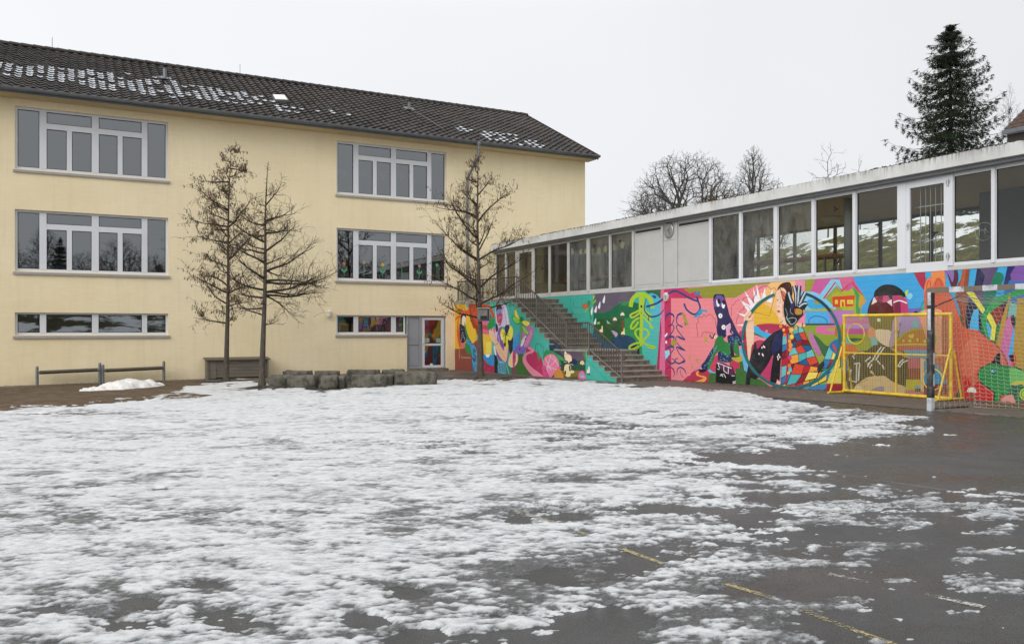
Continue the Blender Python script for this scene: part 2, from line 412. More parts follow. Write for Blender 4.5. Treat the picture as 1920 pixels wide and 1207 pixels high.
def ribbon(name,pts,w,m,dz):
    b=MB(); P=[Vector((x,y)) for x,y in pts]
    for i in range(len(P)-1):
        d=(P[i+1]-P[i]).normalized(); q=Vector((-d.y,d.x))*w/2
        c=[P[i]-q,P[i+1]-q,P[i+1]+q,P[i]+q]
        b.add([(p.x,p.y,G(p.x,p.y)+dz) for p in c],[(0,1,2,3)])
    return tag(b.build(name,m),kind='structure')
# paving along the two walls, built from short pieces so that it follows the sloping yard
def pave(name,x0,x1,y0,y1,nx,ny,m,dz): return tag(sheet(name,x0,x1,y0,y1,nx,ny,lambda x,y:G(x,y)+dz,m),kind='structure')
pave('facade_paving',-19,-.55,-3.1,.0,20,4,M['paver'],.004)
pave('mural_paving',-.55,1.82,-26,0,4,27,M['paver'],.005)
# kerb groove between paving and asphalt by the goal
b=MB()
for k in range(14):
    y=-20.9-k*.42; b.box(-.60,-.555,y,y-.40,G(-.58,y)-.05,G(-.58,y)+.016)
tag(b.build('paving_edge_stones',M['step']),kind='structure')
g=lambda *p:[on_g(a,c) for a,c in p]
strip('soil_bed',g((-40,730),(0,728),(70,724),(130,721),(290,716),(385,713),(372,726),(340,742),(250,752),(150,762),(0,772),(-60,778)),M['soil'],.012)
strip('bare_soil_patch',g((315,741),(345,737),(400,742),(365,748),(300,750)),M['soil'],.02)
strip('tree_pit',g((830,716),(870,709),(905,707),(945,711),(1010,716),(930,722),(860,724)),M['soil'],.012)
strip('rust_soil_patch',g((1838,757),(1925,759),(1990,763),(1990,770),(1900,764),(1850,763)),M['rust'],.012)
# worn court markings
ribbon('yellow_court_line',g((895,938),(985,962),(1060,985),(1130,1015),(1275,1068),(1440,1118),(1560,1165),(1680,1210),(1760,1240)),.042,M['ylline'],.002)
ribbon('thin_court_line',g((1400,862),(1500,878),(1640,899),(1800,923),(1960,948)),.05,M['fline'],.002)
ribbon('white_court_mark',g((1553,1075),(1628,1091)),.05,M['wline'],.002)
ribbon('white_court_mark',g((1735,1113),(1845,1138)),.055,M['wline'],.002)
ribbon('white_court_mark',g((1395,1040),(1470,1058)),.05,M['wline'],.002)
ribbon('yellow_court_mark',g((885,769),(935,772)),.10,M['ylline'],.002)
ribbon('white_court_mark',g((1605,829),(1640,834)),.06,M['wline'],.002)
# ---------------------------------------------------------------- melting snow: coverage points surveyed on the ground
CP=[(0, 790, 1), (200, 790, 1), (450, 740, 1), (450, 790, 1), (700, 740, 1.05), (900, 735, 1), (1100, 735, 1.05), (1250, 740, 1), (1000, 755, 1.05), (700, 800, 0.9), (900, 790, 0.85), (1050, 790, 0.62), (1200, 790, 0.62), (1350, 760, 0.9), (1400, 790, 0.75), (1500, 775, 0.62), (1600, 805, 0.72), (1700, 805, 0.66), (1700, 785, 0.5), (1760, 790, 0.12), (1800, 830, -0.1), (1900, 800, -0.3), (0, 850, 0.9), (200, 850, 0.92), (450, 860, 0.88), (700, 860, 0.86), (900, 850, 0.78), (1050, 840, 0.72), (1200, 840, 0.62), (1350, 835, 0.68), (1450, 830, 0.62), (1500, 850, 0.3), (1600, 850, -0.05), (1750, 860, -0.1), (1900, 880, -0.1), (0, 910, 0.82), (150, 930, 0.88), (400, 930, 0.94), (700, 930, 0.96), (900, 920, 0.94), (1050, 910, 0.8), (1200, 905, 0.6), (1300, 890, 0.62), (1400, 910, 0.34), (1550, 905, 0.3), (1680, 920, 0.32), (1850, 910, 0.22), (0, 1000, 0.9), (200, 990, 0.96), (400, 980, 0.96), (600, 985, 0.96), (800, 1000, 0.96), (950, 990, 0.8), (1100, 980, 0.7), (1200, 960, 0.54), (1350, 980, 0.46), (1500, 985, 0.48), (1650, 960, 0.44), (1850, 960, 0.4), (1900, 1000, 0.28), (0, 1080, 0.94), (150, 1060, 0.88), (350, 1070, 0.82), (500, 1060, 0.96), (700, 1060, 1.04), (850, 1060, 1.02), (1000, 1070, 0.8), (1150, 1070, 0.66), (1300, 1060, 0.58), (1450, 1050, 0.44), (1600, 1040, 0.4), (1750, 1090, 0.3), (1900, 1100, 0.34), (0, 1150, 0.88), (100, 1180, 0.72), (250, 1160, 0.56), (400, 1170, 0.62), (550, 1150, 0.8), (700, 1150, 0.7), (850, 1130, 0.84), (1000, 1160, 0.66), (1080, 1180, 0.5), (1250, 1160, 0.64), (1400, 1170, 0.62), (1480, 1190, 0.62), (1600, 1170, 0.16), (1800, 1190, 0.18), (0, 1240, 0.77), (400, 1240, 0.67), (800, 1240, 0.62), (1200, 1240, 0.57), (1500, 1230, 0.3), (1900, 1240, 0.2), (-300, 900, 0.95), (-300, 1100, 0.92), (2200, 900, 0.1), (2200, 1100, 0.2)]
# spots with bare asphalt (-) or a heap of thicker snow (+): px, py, radius px, squash, amount
SP=[(265,1130,45,.25,-.5),(240,1180,90,.25,-.25),(385,1095,45,.22,-.35),(690,1165,50,.3,-.45),(795,1190,40,.28,-.5),(760,1110,45,.4,-.35),(1030,1085,50,.35,-.4),(1130,1165,110,.35,-.4),(970,977,35,.25,-.45),
(1065,970,30,.25,-.4),(1250,955,55,.2,-.4),(1190,1070,60,.3,-.25),(1020,772,22,.25,-.5),(1090,782,45,.2,-.4),(1050,822,50,.16,-.35),(890,742,30,.15,-.6),(1010,720,26,.2,-.6),(120,776,120,.05,-.55),(345,790,45,.09,-.6),
(300,918,25,.2,-.4),(650,1150,50,.3,-.2),(420,1160,120,.3,-.2),(80,1140,70,.25,-.25),(950,760,120,.22,.35),(1350,740,120,.25,.35),(1400,1040,60,.18,.3),(1460,1052,55,.16,.3),(1300,1185,120,.35,.35),(1430,1178,110,.2,.45),(1100,760,110,.15,.3),
(1640,918,35,.3,.4),(1500,912,45,.25,.35),(1520,950,60,.3,.3),(1560,975,45,.3,.3),(1480,985,40,.3,.3),(1620,1035,55,.35,.3),(1680,1087,50,.3,.35),(1590,1130,45,.4,.2),(1800,1090,45,.3,.4),(1800,1145,50,.3,.35),(1880,995,35,.25,.5),(1900,1095,40,.3,.5),(1690,985,60,.25,.25),(1750,945,50,.25,.3),(1860,965,50,.25,.3),(1820,1040,50,.25,.3),(1690,780,70,.12,.35),(1720,835,40,.15,.3),
(1640,795,70,.12,.2),(1760,872,30,.2,.3),(1870,925,60,.2,.25)]
def cover(px,py):
    # smooth interpolation in (bearing, nearness) of the surveyed points
    u=px/260.0; v=(py-617)**.72*.34
    num=0;den=1e-9
    for a,b_,c in CP:
        w=np.exp(-(((u-a/260.0)**2)+((v-(b_-617)**.72*.34)**2))/.42); num=num+w*c; den=den+w
    r=num/den
    for a,b_,rad,sq,am in SP:
        d=((px-a)/rad)**2+((py-b_)/(rad*sq))**2
        r=r+(am*1.9 if am<0 and b_>900 else am)*np.exp(-d*(1.3 if am<0 else 1))
    return r
def snow_zone(b,thick,X0,X1,Y0,Y1,step,seed=5):
    nx=int((X1-X0)/step)+1; ny=int((Y1-Y0)/step)+1
    X,Y=np.meshgrid(np.linspace(X0,X1,nx),np.linspace(Y0,Y1,ny))
    gz=.0143*np.clip(X,-22,16)-.0048*np.clip(Y,-12,34)
    px=PX0+FP*X/Y; py=PY0+FP*(CH-gz)/Y
    c=cover(px,py)
    # upper edge of the field (paving, soil bed, rocks stay clear)
    ex=np.array([-400,0,60,150,250,330,345,400,460,530,600,800,830,905,1000,1100,1180,1300,1380,1450,1550,1640,1745,1800,2400])
    ey=np.array([790,768,764,760,752,745,728,722,717,727,731,716,712,715,713,719,725,729,735,746,759,768,778,900,900])
    edge=np.interp(px,ex,ey); wob=(vn(px/38,py*0+2,31)-.5)*7+(vn(px/11,py*0+4,32)-.5)*3.5
    wob=wob+np.clip((500-px)/60,0,1)*((fbm(X*1.6,Y*2.2,33,4,.6)-.5)*26)
    dd=(py-edge-wob)
    k=np.where(px<1760,np.clip(dd/6.0,-3,1),1)
    # site-space wobble: medium clumps, fine clumps; footprints
    s=CT; sx=X*CT+Y*ST; sy=-X*ST+Y*CT
    n1=fbm(X*.8+3,Y*.9+1,seed,4,.55); n2=fbm(X*2.2,Y*4.4,seed+50,5,.6); n3=fbm(X*6,Y*12,seed+90,5,.68); n4=fbm(X*24,Y*40,seed+110,2,.6)
    f=.20*n1+.42*n2+.26*n3+.12*n4
    f=(f-.5)*2.5+.5
    near=np.clip((py-850)/200,0,1); rgt=np.clip((px-1350)/200,0,1)*np.clip((py-850)/40,0,1)
    lo=np.clip((1450-px)/450,0,1)*np.clip((py-880)/120,0,1)
    t=f-(1-c)+np.minimum(0,k-1)*.5+.11*lo-.02*rgt-.05*np.clip((px-1050)/300,0,1)
    t=np.where((px>1750)&(py<880),t-.2,t)
    g=.46*n2+.36*n3+.18*n4                               # firm white clumps standing in grey slush
    sl=fbm(X*.9+40,Y*1.5,seed+140,4,.6)
    th_=.545-.10*np.clip(c-.5,0,.6)/.5+.30*(sl-.47)+.22*(fbm(X*2.4+7,Y*4.2,seed+160,3,.5)-.5)+.025*near-.08*np.clip((Y-13)/10,0,1)+.10*rgt
    m=np.clip((g-th_+.07)/.14,0,1); m=m*m*(3-2*m)
    h=np.tanh(np.clip(t,-.3,2)*8)*.006+np.clip(t*5,0,1)*((n3-.5)*.013*(1-.4*rgt)+(n4-.5)*.010+m*.007*(1-.5*rgt)+.004)
    h=np.where(t>0,np.maximum(h,.0015*np.clip(t*20,0,1)),t*.05)
    grey=.53-.15*near+(n3-.5)*.75+(n4-.5)*.9+.12*np.clip(t,0,1)-.16*np.clip(1-t*4,0,1)
    thk=grey*(1-m)+(.80+(n3-.5)*.7+(n4-.5)*.8-.20*rgt)*m
    rim=np.exp(-((t-.028)/.024)**2)*np.clip((vn(X*1.7,Y*1.7,seed+9)-.42)*4,0,1)
    thk=thk-np.clip(sl-.5,0,1)*(.7+.6*near)*(1-m)-.20*np.clip(1-t*2.6,0,1)*(1-m)+.08*rgt
    thk=np.clip(thk+rim*.5,.11,1.1)
    z=gz+h+.001
    o=len(b.v); 
    P=np.stack([X,Y,z],-1).reshape(-1,3)
    # into site axes
    a=P[:,0]-CX; d=P[:,1]-CY
    P=np.stack([a*CT+d*ST,-a*ST+d*CT,P[:,2]],-1)
    T=t.reshape(-1); keep=T>-.03
    # only in the yard, in front of both walls and stairs
    inside=(P[:,1]<-.1)&(P[:,0]<-.05)
    idx=np.arange(nx*ny).reshape(ny,nx)
    q=np.stack([idx[:-1,:-1],idx[:-1,1:],idx[1:,1:],idx[1:,:-1]],-1).reshape(-1,4)
    m=keep[q].any(1)&inside[q].all(1); q=q[m]
    used=np.unique(q); remap=-np.ones(nx*ny,dtype=np.int64); remap[used]=np.arange(len(used))+o
    b.v+=[tuple(p) for p in P[used].tolist()]; b.f+=[tuple(r) for r in remap[q].tolist()]
    thick.append(thk.reshape(-1)[used])
b=MB(); th=[]
snow_zone(b,th,-5.2,5.2,3.2,7.0,.014)
snow_zone(b,th,-9.0,9.0,7.0,12.6,.028)
snow_zone(b,th,-15,14,12.6,20,.05)
snow_zone(b,th,-24,14,20,34,.09)
so=b.build('melting_snow',M['snow'],smooth=True); tag(so,kind='stuff')
so['label']='grey and white melting snow spread over the school yard'
at=so.data.attributes.new('thick','FLOAT','POINT'); at.data.foreach_set('value',np.concatenate(th).astype(np.float32))
print('snow verts',len(b.v))
rng=random.Random(12); b=MB()
for k in range(1500):
    if k%2: x=rng.uniform(-18,-.6); y=-abs(rng.gauss(0,1))*.9-.03
    else: x=1.80-abs(rng.gauss(0,1))*.35; y=rng.uniform(-25,-11.2)
    if x>-.6 and y>-11: continue
    s_=rng.uniform(.012,.04); a=rng.random()*6.3; z=G(x,y)+.016; c,d=math.cos(a)*s_,math.sin(a)*s_
    b.add([(x-c,y-d,z),(x+d*.5,y-c*.5,z+rng.random()*.012),(x+c,y+d,z+.003),(x-d*.5,y+c*.5,z+rng.random()*.015)],[(0,1,2,3)])
tag(b.build('fallen_leaves',mat('brown_leaf',(.11,.065,.035),.9,.4,20,50,0)),kind='stuff')
# heap of old snow by the benches
def heap():
    nx,ny=90,50; b=MB(); 
    p0=on_g(155,734); p1=on_g(303,722); L=math.dist(p0,p1); cx,cy=(p0[0]+p1[0])/2,(p0[1]+p1[1])/2
    X,Y=np.meshgrid(np.linspace(-L*.6,L*.6,nx),np.linspace(-.9,.9,ny))
    e=1-(X/(L*.52))**2-(Y/.62)**2+(fbm(X*3,Y*3,7,4)-.5)*1.1
    h=np.where(e>0,np.clip(e,0,1)**.8*.17*(.55+.9*np.exp(-((X-.25)/.8)**2)),e*.1)+np.where(e>0,(fbm(X*7,Y*7,8,5,.65)-.5)*.16,0)
    ang=math.atan2(p1[1]-p0[1],p1[0]-p0[0])
    for j in range(ny):
        for i in range(nx):
            x=cx+X[j,i]*math.cos(ang)-Y[j,i]*math.sin(ang); y=cy+X[j,i]*math.sin(ang)+Y[j,i]*math.cos(ang)
            b.v.append((x,y,G(x,y)+.01+h[j,i]))
    for j in range(ny-1):
        for i in range(nx-1):
            a=j*nx+i
            if max(e[j,i],e[j,i+1],e[j+1,i],e[j+1,i+1])>-.05: b.f.append((a,a+1,a+nx+1,a+nx))
    o=b.build('snow_heap',M['snowclean'],base=(0,0,0),smooth=True)
    tag(o,'low heap of dirty white snow on the soil in front of the pipe benches','snow heap')
heap()
# ---------------------------------------------------------------- yellow school building
XL,XR=-19.0,6.1; ZT=8.72
school=thing('school_building',(-6,5,-.3),'long three storey yellow rendered school building with a dark tiled gable roof','building')
def wall_cells(b,x0,x1,z0,z1,holes,yf,yb):
    xs=sorted({x0,x1,*[h[0] for h in holes],*[h[1] for h in holes]}); zs=sorted({z0,z1,*[h[2] for h in holes],*[h[3] for h in holes]})
    def solid(i,j):
        if i<0 or j<0 or i>=len(xs)-1 or j>=len(zs)-1: return False
        cx,cz=(xs[i]+xs[i+1])/2,(zs[j]+zs[j+1])/2
        return not any(h[0]<cx<h[1] and h[2]<cz<h[3] for h in holes)
    for i in range(len(xs)-1):
        for j in range(len(zs)-1):
            if not solid(i,j): continue
            a,c,d,e=xs[i],xs[i+1],zs[j],zs[j+1]
            b.quad((a,yf,d),(c,yf,d),(c,yf,e),(a,yf,e)); b.quad((a,yb,e),(c,yb,e),(c,yb,d),(a,yb,d))
            if not solid(i-1,j): b.quad((a,yb,d),(a,yf,d),(a,yf,e),(a,yb,e))
            if not solid(i+1,j): b.quad((c,yf,d),(c,yb,d),(c,yb,e),(c,yf,e))
            if not solid(i,j-1): b.quad((a,yf,d),(a,yb,d),(c,yb,d),(c,yf,d))
            if not solid(i,j+1): b.quad((a,yf,e),(c,yf,e),(c,yb,e),(a,yb,e))
WZ=[(6.38,8.33),(3.21,5.13),(1.22,1.93)]
WX=[(-14.92,-10.50),(-4.75,-.37)]
holes=[(WX[i][0],WX[i][1],z0,z1) for i in (0,1) for z0,z1 in WZ[:2]]+[(WX[0][0],WX[0][1],*WZ[2]),(-4.75,-2.0,1.22,1.93),(-2.0,-.37,-.12,1.93)]
b=MB(); wall_cells(b,XL,XR,-1.2,ZT,holes,0,.34)
# other three sides, gable ends with the roof pitch
yr=5.52; D=11.04; zr=11.70
for x in (XL,XR):
    p=[(.34,-1.2),(D,-1.2),(D,ZT),(yr,zr-.12),(.34,ZT+.12)]
    b.prism(p,x,x-.34 if x>0 else x+.34,'x')
b.box(XL+.34,XR-.34,D-.34,D,-1.2,ZT)
b.build('wall',M['plaster'],school)
# rooms behind the glass
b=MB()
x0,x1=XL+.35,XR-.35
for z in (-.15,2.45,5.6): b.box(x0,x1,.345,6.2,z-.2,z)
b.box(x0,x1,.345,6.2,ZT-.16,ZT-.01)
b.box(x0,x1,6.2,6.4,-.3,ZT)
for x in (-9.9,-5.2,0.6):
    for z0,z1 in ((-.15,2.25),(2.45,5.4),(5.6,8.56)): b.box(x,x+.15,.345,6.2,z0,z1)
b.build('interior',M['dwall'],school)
def school_window(dx,z0,z1,kind,parent=school,xr=None):
    """kind 'tall': two side lights, two top lights over four casements; 'low': strip of four panes."""
    ox=WX[0][0]+dx; F=lambda x:x+dx
    xa,xb=-14.92,-10.50
    f=MB(); y0,y1=.10,.17; g=MB()
    ms=[(-14.24,-14.08),(-12.77,-12.60),(-11.29,-11.15)]
    fb,ft=z0,z1
    def pane(a,c,d,e):
        g.quad((F(a),.135,d),(F(c),.135,d),(F(c),.135,e),(F(a),.135,e))
        for p in ((a,a+.018,d,e),(c-.018,c,d,e),(a+.018,c-.018,d,d+.018),(a+.018,c-.018,e-.018,e)):
            gask.box(F(p[0]),F(p[1]),.118,.134,p[2],p[3])
    gask=MB()
    right=xb if xr is None else xr-dx
    if kind=='tall':
        f.box(F(xa),F(xa)+.07,y0,y1,fb,ft); f.box(F(xb)-.07,F(xb),y0,y1,fb,ft)
        f.box(F(xa)+.07,F(xb)-.07,y0,y1,ft-.07,ft); f.box(F(xa)+.07,F(xb)-.07,y0,y1,fb,fb+.09)
        for a,c in ms: f.box(F(a)-.02,F(c)+.02,y0-.012,y1,fb+.09,ft-.07)
        za,zb=z0+1.345,z0+1.52
        f.box(F(-14.06),F(-12.79),y0-.006,y1,za,zb); f.box(F(-12.58),F(-11.31),y0-.006,y1,za,zb)
        f.box(F(-13.50),F(-13.35),y0-.006,y1,fb+.09,za); f.box(F(-12.03),F(-11.88),y0-.006,y1,fb+.09,za)
        pane(-14.85,-14.26,fb+.09,ft-.07); pane(-11.13,-10.57,fb+.09,ft-.07)
        pane(-14.06,-12.79,zb,ft-.07); pane(-12.58,-11.31,zb,ft-.07)
        for a,c in ((-14.06,-13.50),(-13.35,-12.79),(-12.58,-12.03),(-11.88,-11.31)): pane(a,c,fb+.09,za)
    else:
        f.box(F(xa),F(xa)+.07,y0,y1,fb,ft); f.box(F(right)-.07,F(right),y0,y1,fb,ft)
        f.box(F(xa)+.07,F(right)-.07,y0,y1,ft-.055,ft); f.box(F(xa)+.07,F(right)-.07,y0,y1,fb,fb+.08)
        edges=[-14.85]
        for a,c in ms:
            if c<right-.1: f.box(F(a)-.01,F(c)+.01,y0-.012,y1,fb+.08,ft-.055); edges+=[a-.01,c+.01]
        edges.append(right-.07)
        for a,c in zip(edges[::2],edges[1::2]): pane(a,c,fb+.08,ft-.055)
    w=f.build('window',M['pvc'],parent)
    g.build('pane',M['glass'],w); gask.build('gasket',M['black'],w)
    s=MB(); e=.05; L=F(xa)-e; R=(F(right) if xr else F(xb))+(e if xr is None else .02); m=(F(xa)+F(-10.5))/2 if xr is None else (L+R)/2
    for a,c in ((L,m-.004),(m+.004,R)):
        s.add([(a,-.055,z0-.10),(c,-.055,z0-.10),(c,.12,z0-.10),(a,.12,z0-.10),(a,-.055,z0-.025),(c,-.055,z0-.025),(c,.12,z0+.004),(a,.12,z0+.004)],
          [(0,3,2,1),(4,5,6,7),(0,1,5,4),(1,2,6,5),(2,3,7,6),(3,0,4,7)])
    s.build('sill',M['sill'],w)
    return w
DX=WX[1][0]-WX[0][0]
w1=school_window(0,*WZ[0],'tall'); w2=school_window(0,*WZ[1],'tall'); w3=school_window(0,*WZ[2],'low')
w4=school_window(DX,*WZ[0],'tall'); w5=school_window(DX,*WZ[1],'tall'); w6=school_window(DX,*WZ[2],'low',xr=-2.04)
# paper flowers stuck on the first-floor window
rng=random.Random(9)
for k,xp in enumerate((645,682,717,753,786,819)):
    x,z=on_y(xp,522-5+k*.9,.13); b=MB(); y=.112
    H=.40+.06*(k%2)
    b.box(x-.010,x+.010,y,y+.004,z,z+H)
    for s_ in (-1,1):
        if k%2==0: b.add([(x,y,z+.10),(x+s_*.11,y,z+.20),(x+s_*.10,y,z+.30),(x,y,z+.17)],[(0,1,2,3)])
    b.build('paper_flower_stem',mat('flower_green_%d'%k,'5f9c7c',.8,.05),w5)
    b=MB(); b.lathe([(.0,0),(.065,.002),(.065,.004),(0,.006)],(x,y-.004,z+H+.05),10,'y'); b.build('paper_flower_head',mat('flower_head_%d'%k,['b8705a','a89078','c8a83a','8a7a72','9a7a76','58a070'][k],.8,.05),w5)
# children's pictures behind the upper right window and signs in the left one
for k,(xp,ww) in enumerate(((644,18),(684,20),(717,18),(752,16))):
    x,z=on_y(xp,325+k*2,.3); b=MB(); b.box(x-.24,x+.24,.30,.304,z-.22,z+.20); b.build('window_picture',mat('window_picture_paper_%d'%k,'4a6a80',.8,.2,6),w4)
    b=MB(); b.lathe([(0,0),(.11,.001),(.11,.003),(0,.004)],(x,.29,z),12,'y'); b.box(x-.05,x+.05,.288,.292,z-.17,z-.09); b.build('window_picture_figure',mat('picture_figure_%d'%k,'9ab0b8',.8,.1),w4)
x,z=on_y(113,501,.2); b=MB(); b.box(x-.11,x+.11,.20,.21,z-.05,z+.07); b.build('blue_card',mat('blue_card_paper','2a9ad0',.6,.03),w2)
x,z=on_y(103,476,.2); b=MB(); b.tube([(x+.15*math.cos(i*.2992),.19,z+.15*math.sin(i*.2992)) for i in range(22)],.005,4,False); b.build('round_window_drawing',mat('round_drawing','6a7478',.7,.05),w2)
for k in range(4):
    x,z=on_y(283+15*(k%2),455+22*(k//2),.3); b=MB(); b.box(x-.10,x+.10,.30,.305,z-.14,z+.14); b.build('small_poster',mat('small_poster_%d'%k,'30343a',.8,.4,9),w2)
# entrance door with side leaf
door=MB(); xa,xb=-2.0,-.37; zb,zt=-.10,1.93
door.box(xa,xa+.06,.06,.16,zb,zt); door.box(xb-.06,xb,.06,.16,zb,zt); door.box(xa+.06,xb-.06,.06,.16,zt-.06,zt)
door.box(xa+.06,-1.47,.09,.14,zb,.0); door.box(-1.47,-1.37,.06,.16,zb,zt-.06)
dd=door.build('entrance_door',M['doorgrey'],school)
b=MB(); b.box(xa+.07,-1.48,.095,.14,.01,.78); b.box(xa+.07,-1.48,.095,.14,.80,zt-.07); b.build('door_side_panel',M['doorgrey'],dd)
b=MB(); a,c=-1.36,-.44
b.box(a,a+.11,.075,.145,zb+.01,zt-.07); b.box(c-.11,c,.075,.145,zb+.01,zt-.07); b.box(a+.11,c-.11,.075,.145,zt-.16,zt-.07); b.box(a+.11,c-.11,.075,.145,zb+.01,zb+.11); b.box(a+.11,c-.11,.075,.145,.77,.85)
dl=b.build('door_leaf',M['pvc'],dd)
b=MB(); b.quad((a+.11,.11,zb+.11),(c-.11,.11,zb+.11),(c-.11,.11,.77),(a+.11,.11,.77)); b.quad((a+.11,.11,.85),(c-.11,.11,.85),(c-.11,.11,zt-.16),(a+.11,.11,zt-.16)); b.build('door_glass',M['glass'],dd)
b=MB(); b.tube([(a+.05,.07,.84),(a+.05,.02,.84),(a+.17,.02,.84)],.011,8); b.build('door_handle',M['steel'],dd)
for hx,z in ((xb-.035,.2),(xb-.035,.9),(xb-.035,1.6),(xa+.04,.15),(xa+.04,1.65)): b=MB(); b.tube([(hx,.05,z-.05),(hx,.05,z+.05)],.014,8); b.build('door_hinge',M['hinge'],dd)
for k,xp in enumerate((801,822)):
    x,z=on_y(xp,638,.1); b=MB(); b.box(x-.09,x+.09,.10,.105,z-.08,z+.08); b.build('door_notice',mat('door_notice_%d'%k,'8aa49a',.7,.5,25),dd)
x,z=on_y(812,629,.1); b=MB(); b.lathe([(0,0),(.05,.001),(.05,.004),(0,.005)],(x,.095,z),14,'y'); b.build('red_sticker',mat('red_sticker','c8503a',.6,.02),dd)
x,z=on_y(809,683,.1); b=MB(); b.box(x-.05,x+.05,.10,.105,z-.04,z+.04); b.build('white_sticker',M['white'],dd)
b=MB(); b.box(xa,xb,-.25,.3,-.40,-.105); b.build('door_step',M['step'],school)
# ---------------- roof
XE=-19.9; XV=6.32; YE=-.72; ZE=8.70; ZR=11.80; run=yr-YE; SL=math.hypot(run,ZR-ZE); ny_=( -(ZR-ZE)/SL, run/SL)   # unit normal (y,z)
uy,uz=run/SL,(ZR-ZE)/SL
TW,TL=.30,.335; ncol=int((XV-XE)/TW); nrow=int(SL/TL)+1
prof=[(0,.0),(.10,.012),(.22,.040),(.36,.052),(.50,.040),(.62,.010),(.80,-.006),(1.0,.0)]
def tiles(sign,b):
    for r in range(nrow):
        s0=r*TL; s1=min(SL,(r+1)*TL+.03); lift0=.055; lift1=.012
        vs=[]
        jr=random.Random(r+sign)
        for cidx in range(ncol):
            jj=jr.uniform(-.008,.008)
            for (u,h) in prof[:-1]: vs.append((XE+(cidx+u)*TW,h,jj))
        vs.append((XE+ncol*TW,0,0)); n=len(vs); P=[]
        for row,(s_,lf) in enumerate(((s0,lift0-.05),(s0,lift0),(s1,lift1))):
            for x,h,jj in vs:
                hh=h+lf+(jj if row else 0)
                y=YE+uy*s_+ny_[0]*hh; z=ZE+uz*s_+ny_[1]*hh
                if sign<0: y=2*yr-y
                P.append((x,y,z))
        F=[]
        for k in range(2):
            for i in range(n-1):
                q=(k*n+i,k*n+i+1,(k+1)*n+i+1,(k+1)*n+i); F.append(q if sign>0 else q[::-1])
        b.add(P,F)
b=MB(); tiles(1,b); tiles(-1,b)
roof=b.build('roof',M['tiles'],school)
b=MB()     # ridge tiles, each a half round overlapping the next
for k in range(int((XV-XE)/.38)):
    x=XE+k*.38; n=8; v=[]
    for xx,r in ((x,.135),(x+.40,.115)):
        for i in range(n+1):
            t=math.pi*i/n; v.append((xx,yr+r*1.15*math.cos(t),ZR-.03+r*math.sin(t)+.03))
    b.add(v,[(i,i+1,n+2+i,n+1+i) for i in range(n)]); b.add([(x,yr+.13*1.15*math.cos(math.pi*i/n),ZR+.13*math.sin(math.pi*i/n)) for i in range(n+1)],[tuple(range(n+1))])
b.build('ridge_tiles',M['tiles'],roof)
b=MB()     # underside, verge boards
for sg in (1,-1):
    A=lambda s_,h:((YE+uy*s_+ny_[0]*h) if sg>0 else 2*yr-(YE+uy*s_+ny_[0]*h), ZE+uz*s_+ny_[1]*h)
    p=[A(.06,-.02),A(SL,-.02),A(SL,-.10),A(.06,-.10)]
    b.prism([(q[0],q[1]) for q in p],XE+.02,XV-.02,'x')
b.build('roof_deck',M['soffit'],roof)
b=MB()
for sg in (1,-1):
    A=lambda s_,h:((YE+uy*s_+ny_[0]*h) if sg>0 else 2*yr-(YE+uy*s_+ny_[0]*h), ZE+uz*s_+ny_[1]*h)
    p=[A(0,.055),A(SL,.055),A(SL,-.16),A(0,-.16)]
    b.prism([(q[0],q[1]) for q in p],XV-.018,XV+.02,'x')
b.build('verge_board',M['dark'],roof)
b=MB(); b.box(XL-.6,XR+.15,YE+.10,.0,ZT-.16,ZT-.14); b.build('soffit',M['soffit'],roof)
b=MB()     # half round gutter with joints and brackets
n=10; R_=.085; yc=YE-.055; zc=ZE+.0
pr=[(R_*math.cos(math.pi+math.pi*i/n),R_*math.sin(math.pi+math.pi*i/n)) for i in range(n+1)]
def gut(x0,x1,e=0):
    v=[]
    for x in (x0,x1):
        for (a,c) in pr: v.append((x,yc+a*(1+e),zc+c*(1+e)))
    for x in (x0,x1):
        for (a,c) in pr: v.append((x,yc+a*(.93+e),zc+c*(.93+e)))
    m=n+1; f=[(i,i+1,m+i+1,m+i) for i in range(n)]+[(2*m+i+1,2*m+i,3*m+i,3*m+i+1) for i in range(n)]+[(0,m,3*m,2*m),(n,2*m+n,3*m+n,m+n)]
    f+=[(i,2*m+i,2*m+i+1,i+1) for i in range(n)]+[(m+i,m+i+1,3*m+i+1,3*m+i) for i in range(n)]
    b.add(v,f)
gut(XE,XV)
x=XE+1
while x<XV: gut(x,x+.05,.07); x+=2.0
b.tube([(XE,yc-R_,zc),(XV,yc-R_,zc)],.012,6)
b.prism([(a+yc,c+zc) for a,c in pr],XV-.004,XV+.004,'x')
b.box(XE,XV,YE+.035,YE+.06,ZE-.13,ZE+.02)
gt=b.build('gutter',M['zinc'],roof)
x=XE+.5
while x<XV-.2: b=MB(); b.box(x,x+.03,yc-R_-.008,YE+.05,zc-.004,zc+.010); x+=.72; b.build('gutter_bracket',M['galv'],gt)
# downpipe
b=MB(); xt=.66; b.lathe([(.045,-.42),(.055,-.20),(.10,-.08),(.10,.0)],(xt,yc,zc-.0),12)
b.tube([(xt,yc,zc-.36),(xt,yc,zc-.55),(xt-.07,yc+.08,zc-.75),(.52,-.16,zc-1.25),(.50,-.09,zc-1.45),(.50,-.09,2.55)],.05,12)
for z in (7.0,5.2,3.4): b.lathe([(.062,-.02),(.062,.02)],(.50,-.09,z),12); b.box(.49,.51,-.04,.02,z-.015,z+.015)
b.build('downpipe',M['galv'],school,smooth=False)
def on_roof(px,py,h=0):
    d=sray(px,py); # plane through eave line
    # points: (y-YE)*uz-(z-ZE)*uy = -h
    k=((YE-OS[1])*uz-(ZE-CH)*uy - h)/(d[1]*uz-d[2]*uy)
    return (OS[0]+k*d[0],OS[1]+k*d[1],CH+k*d[2])
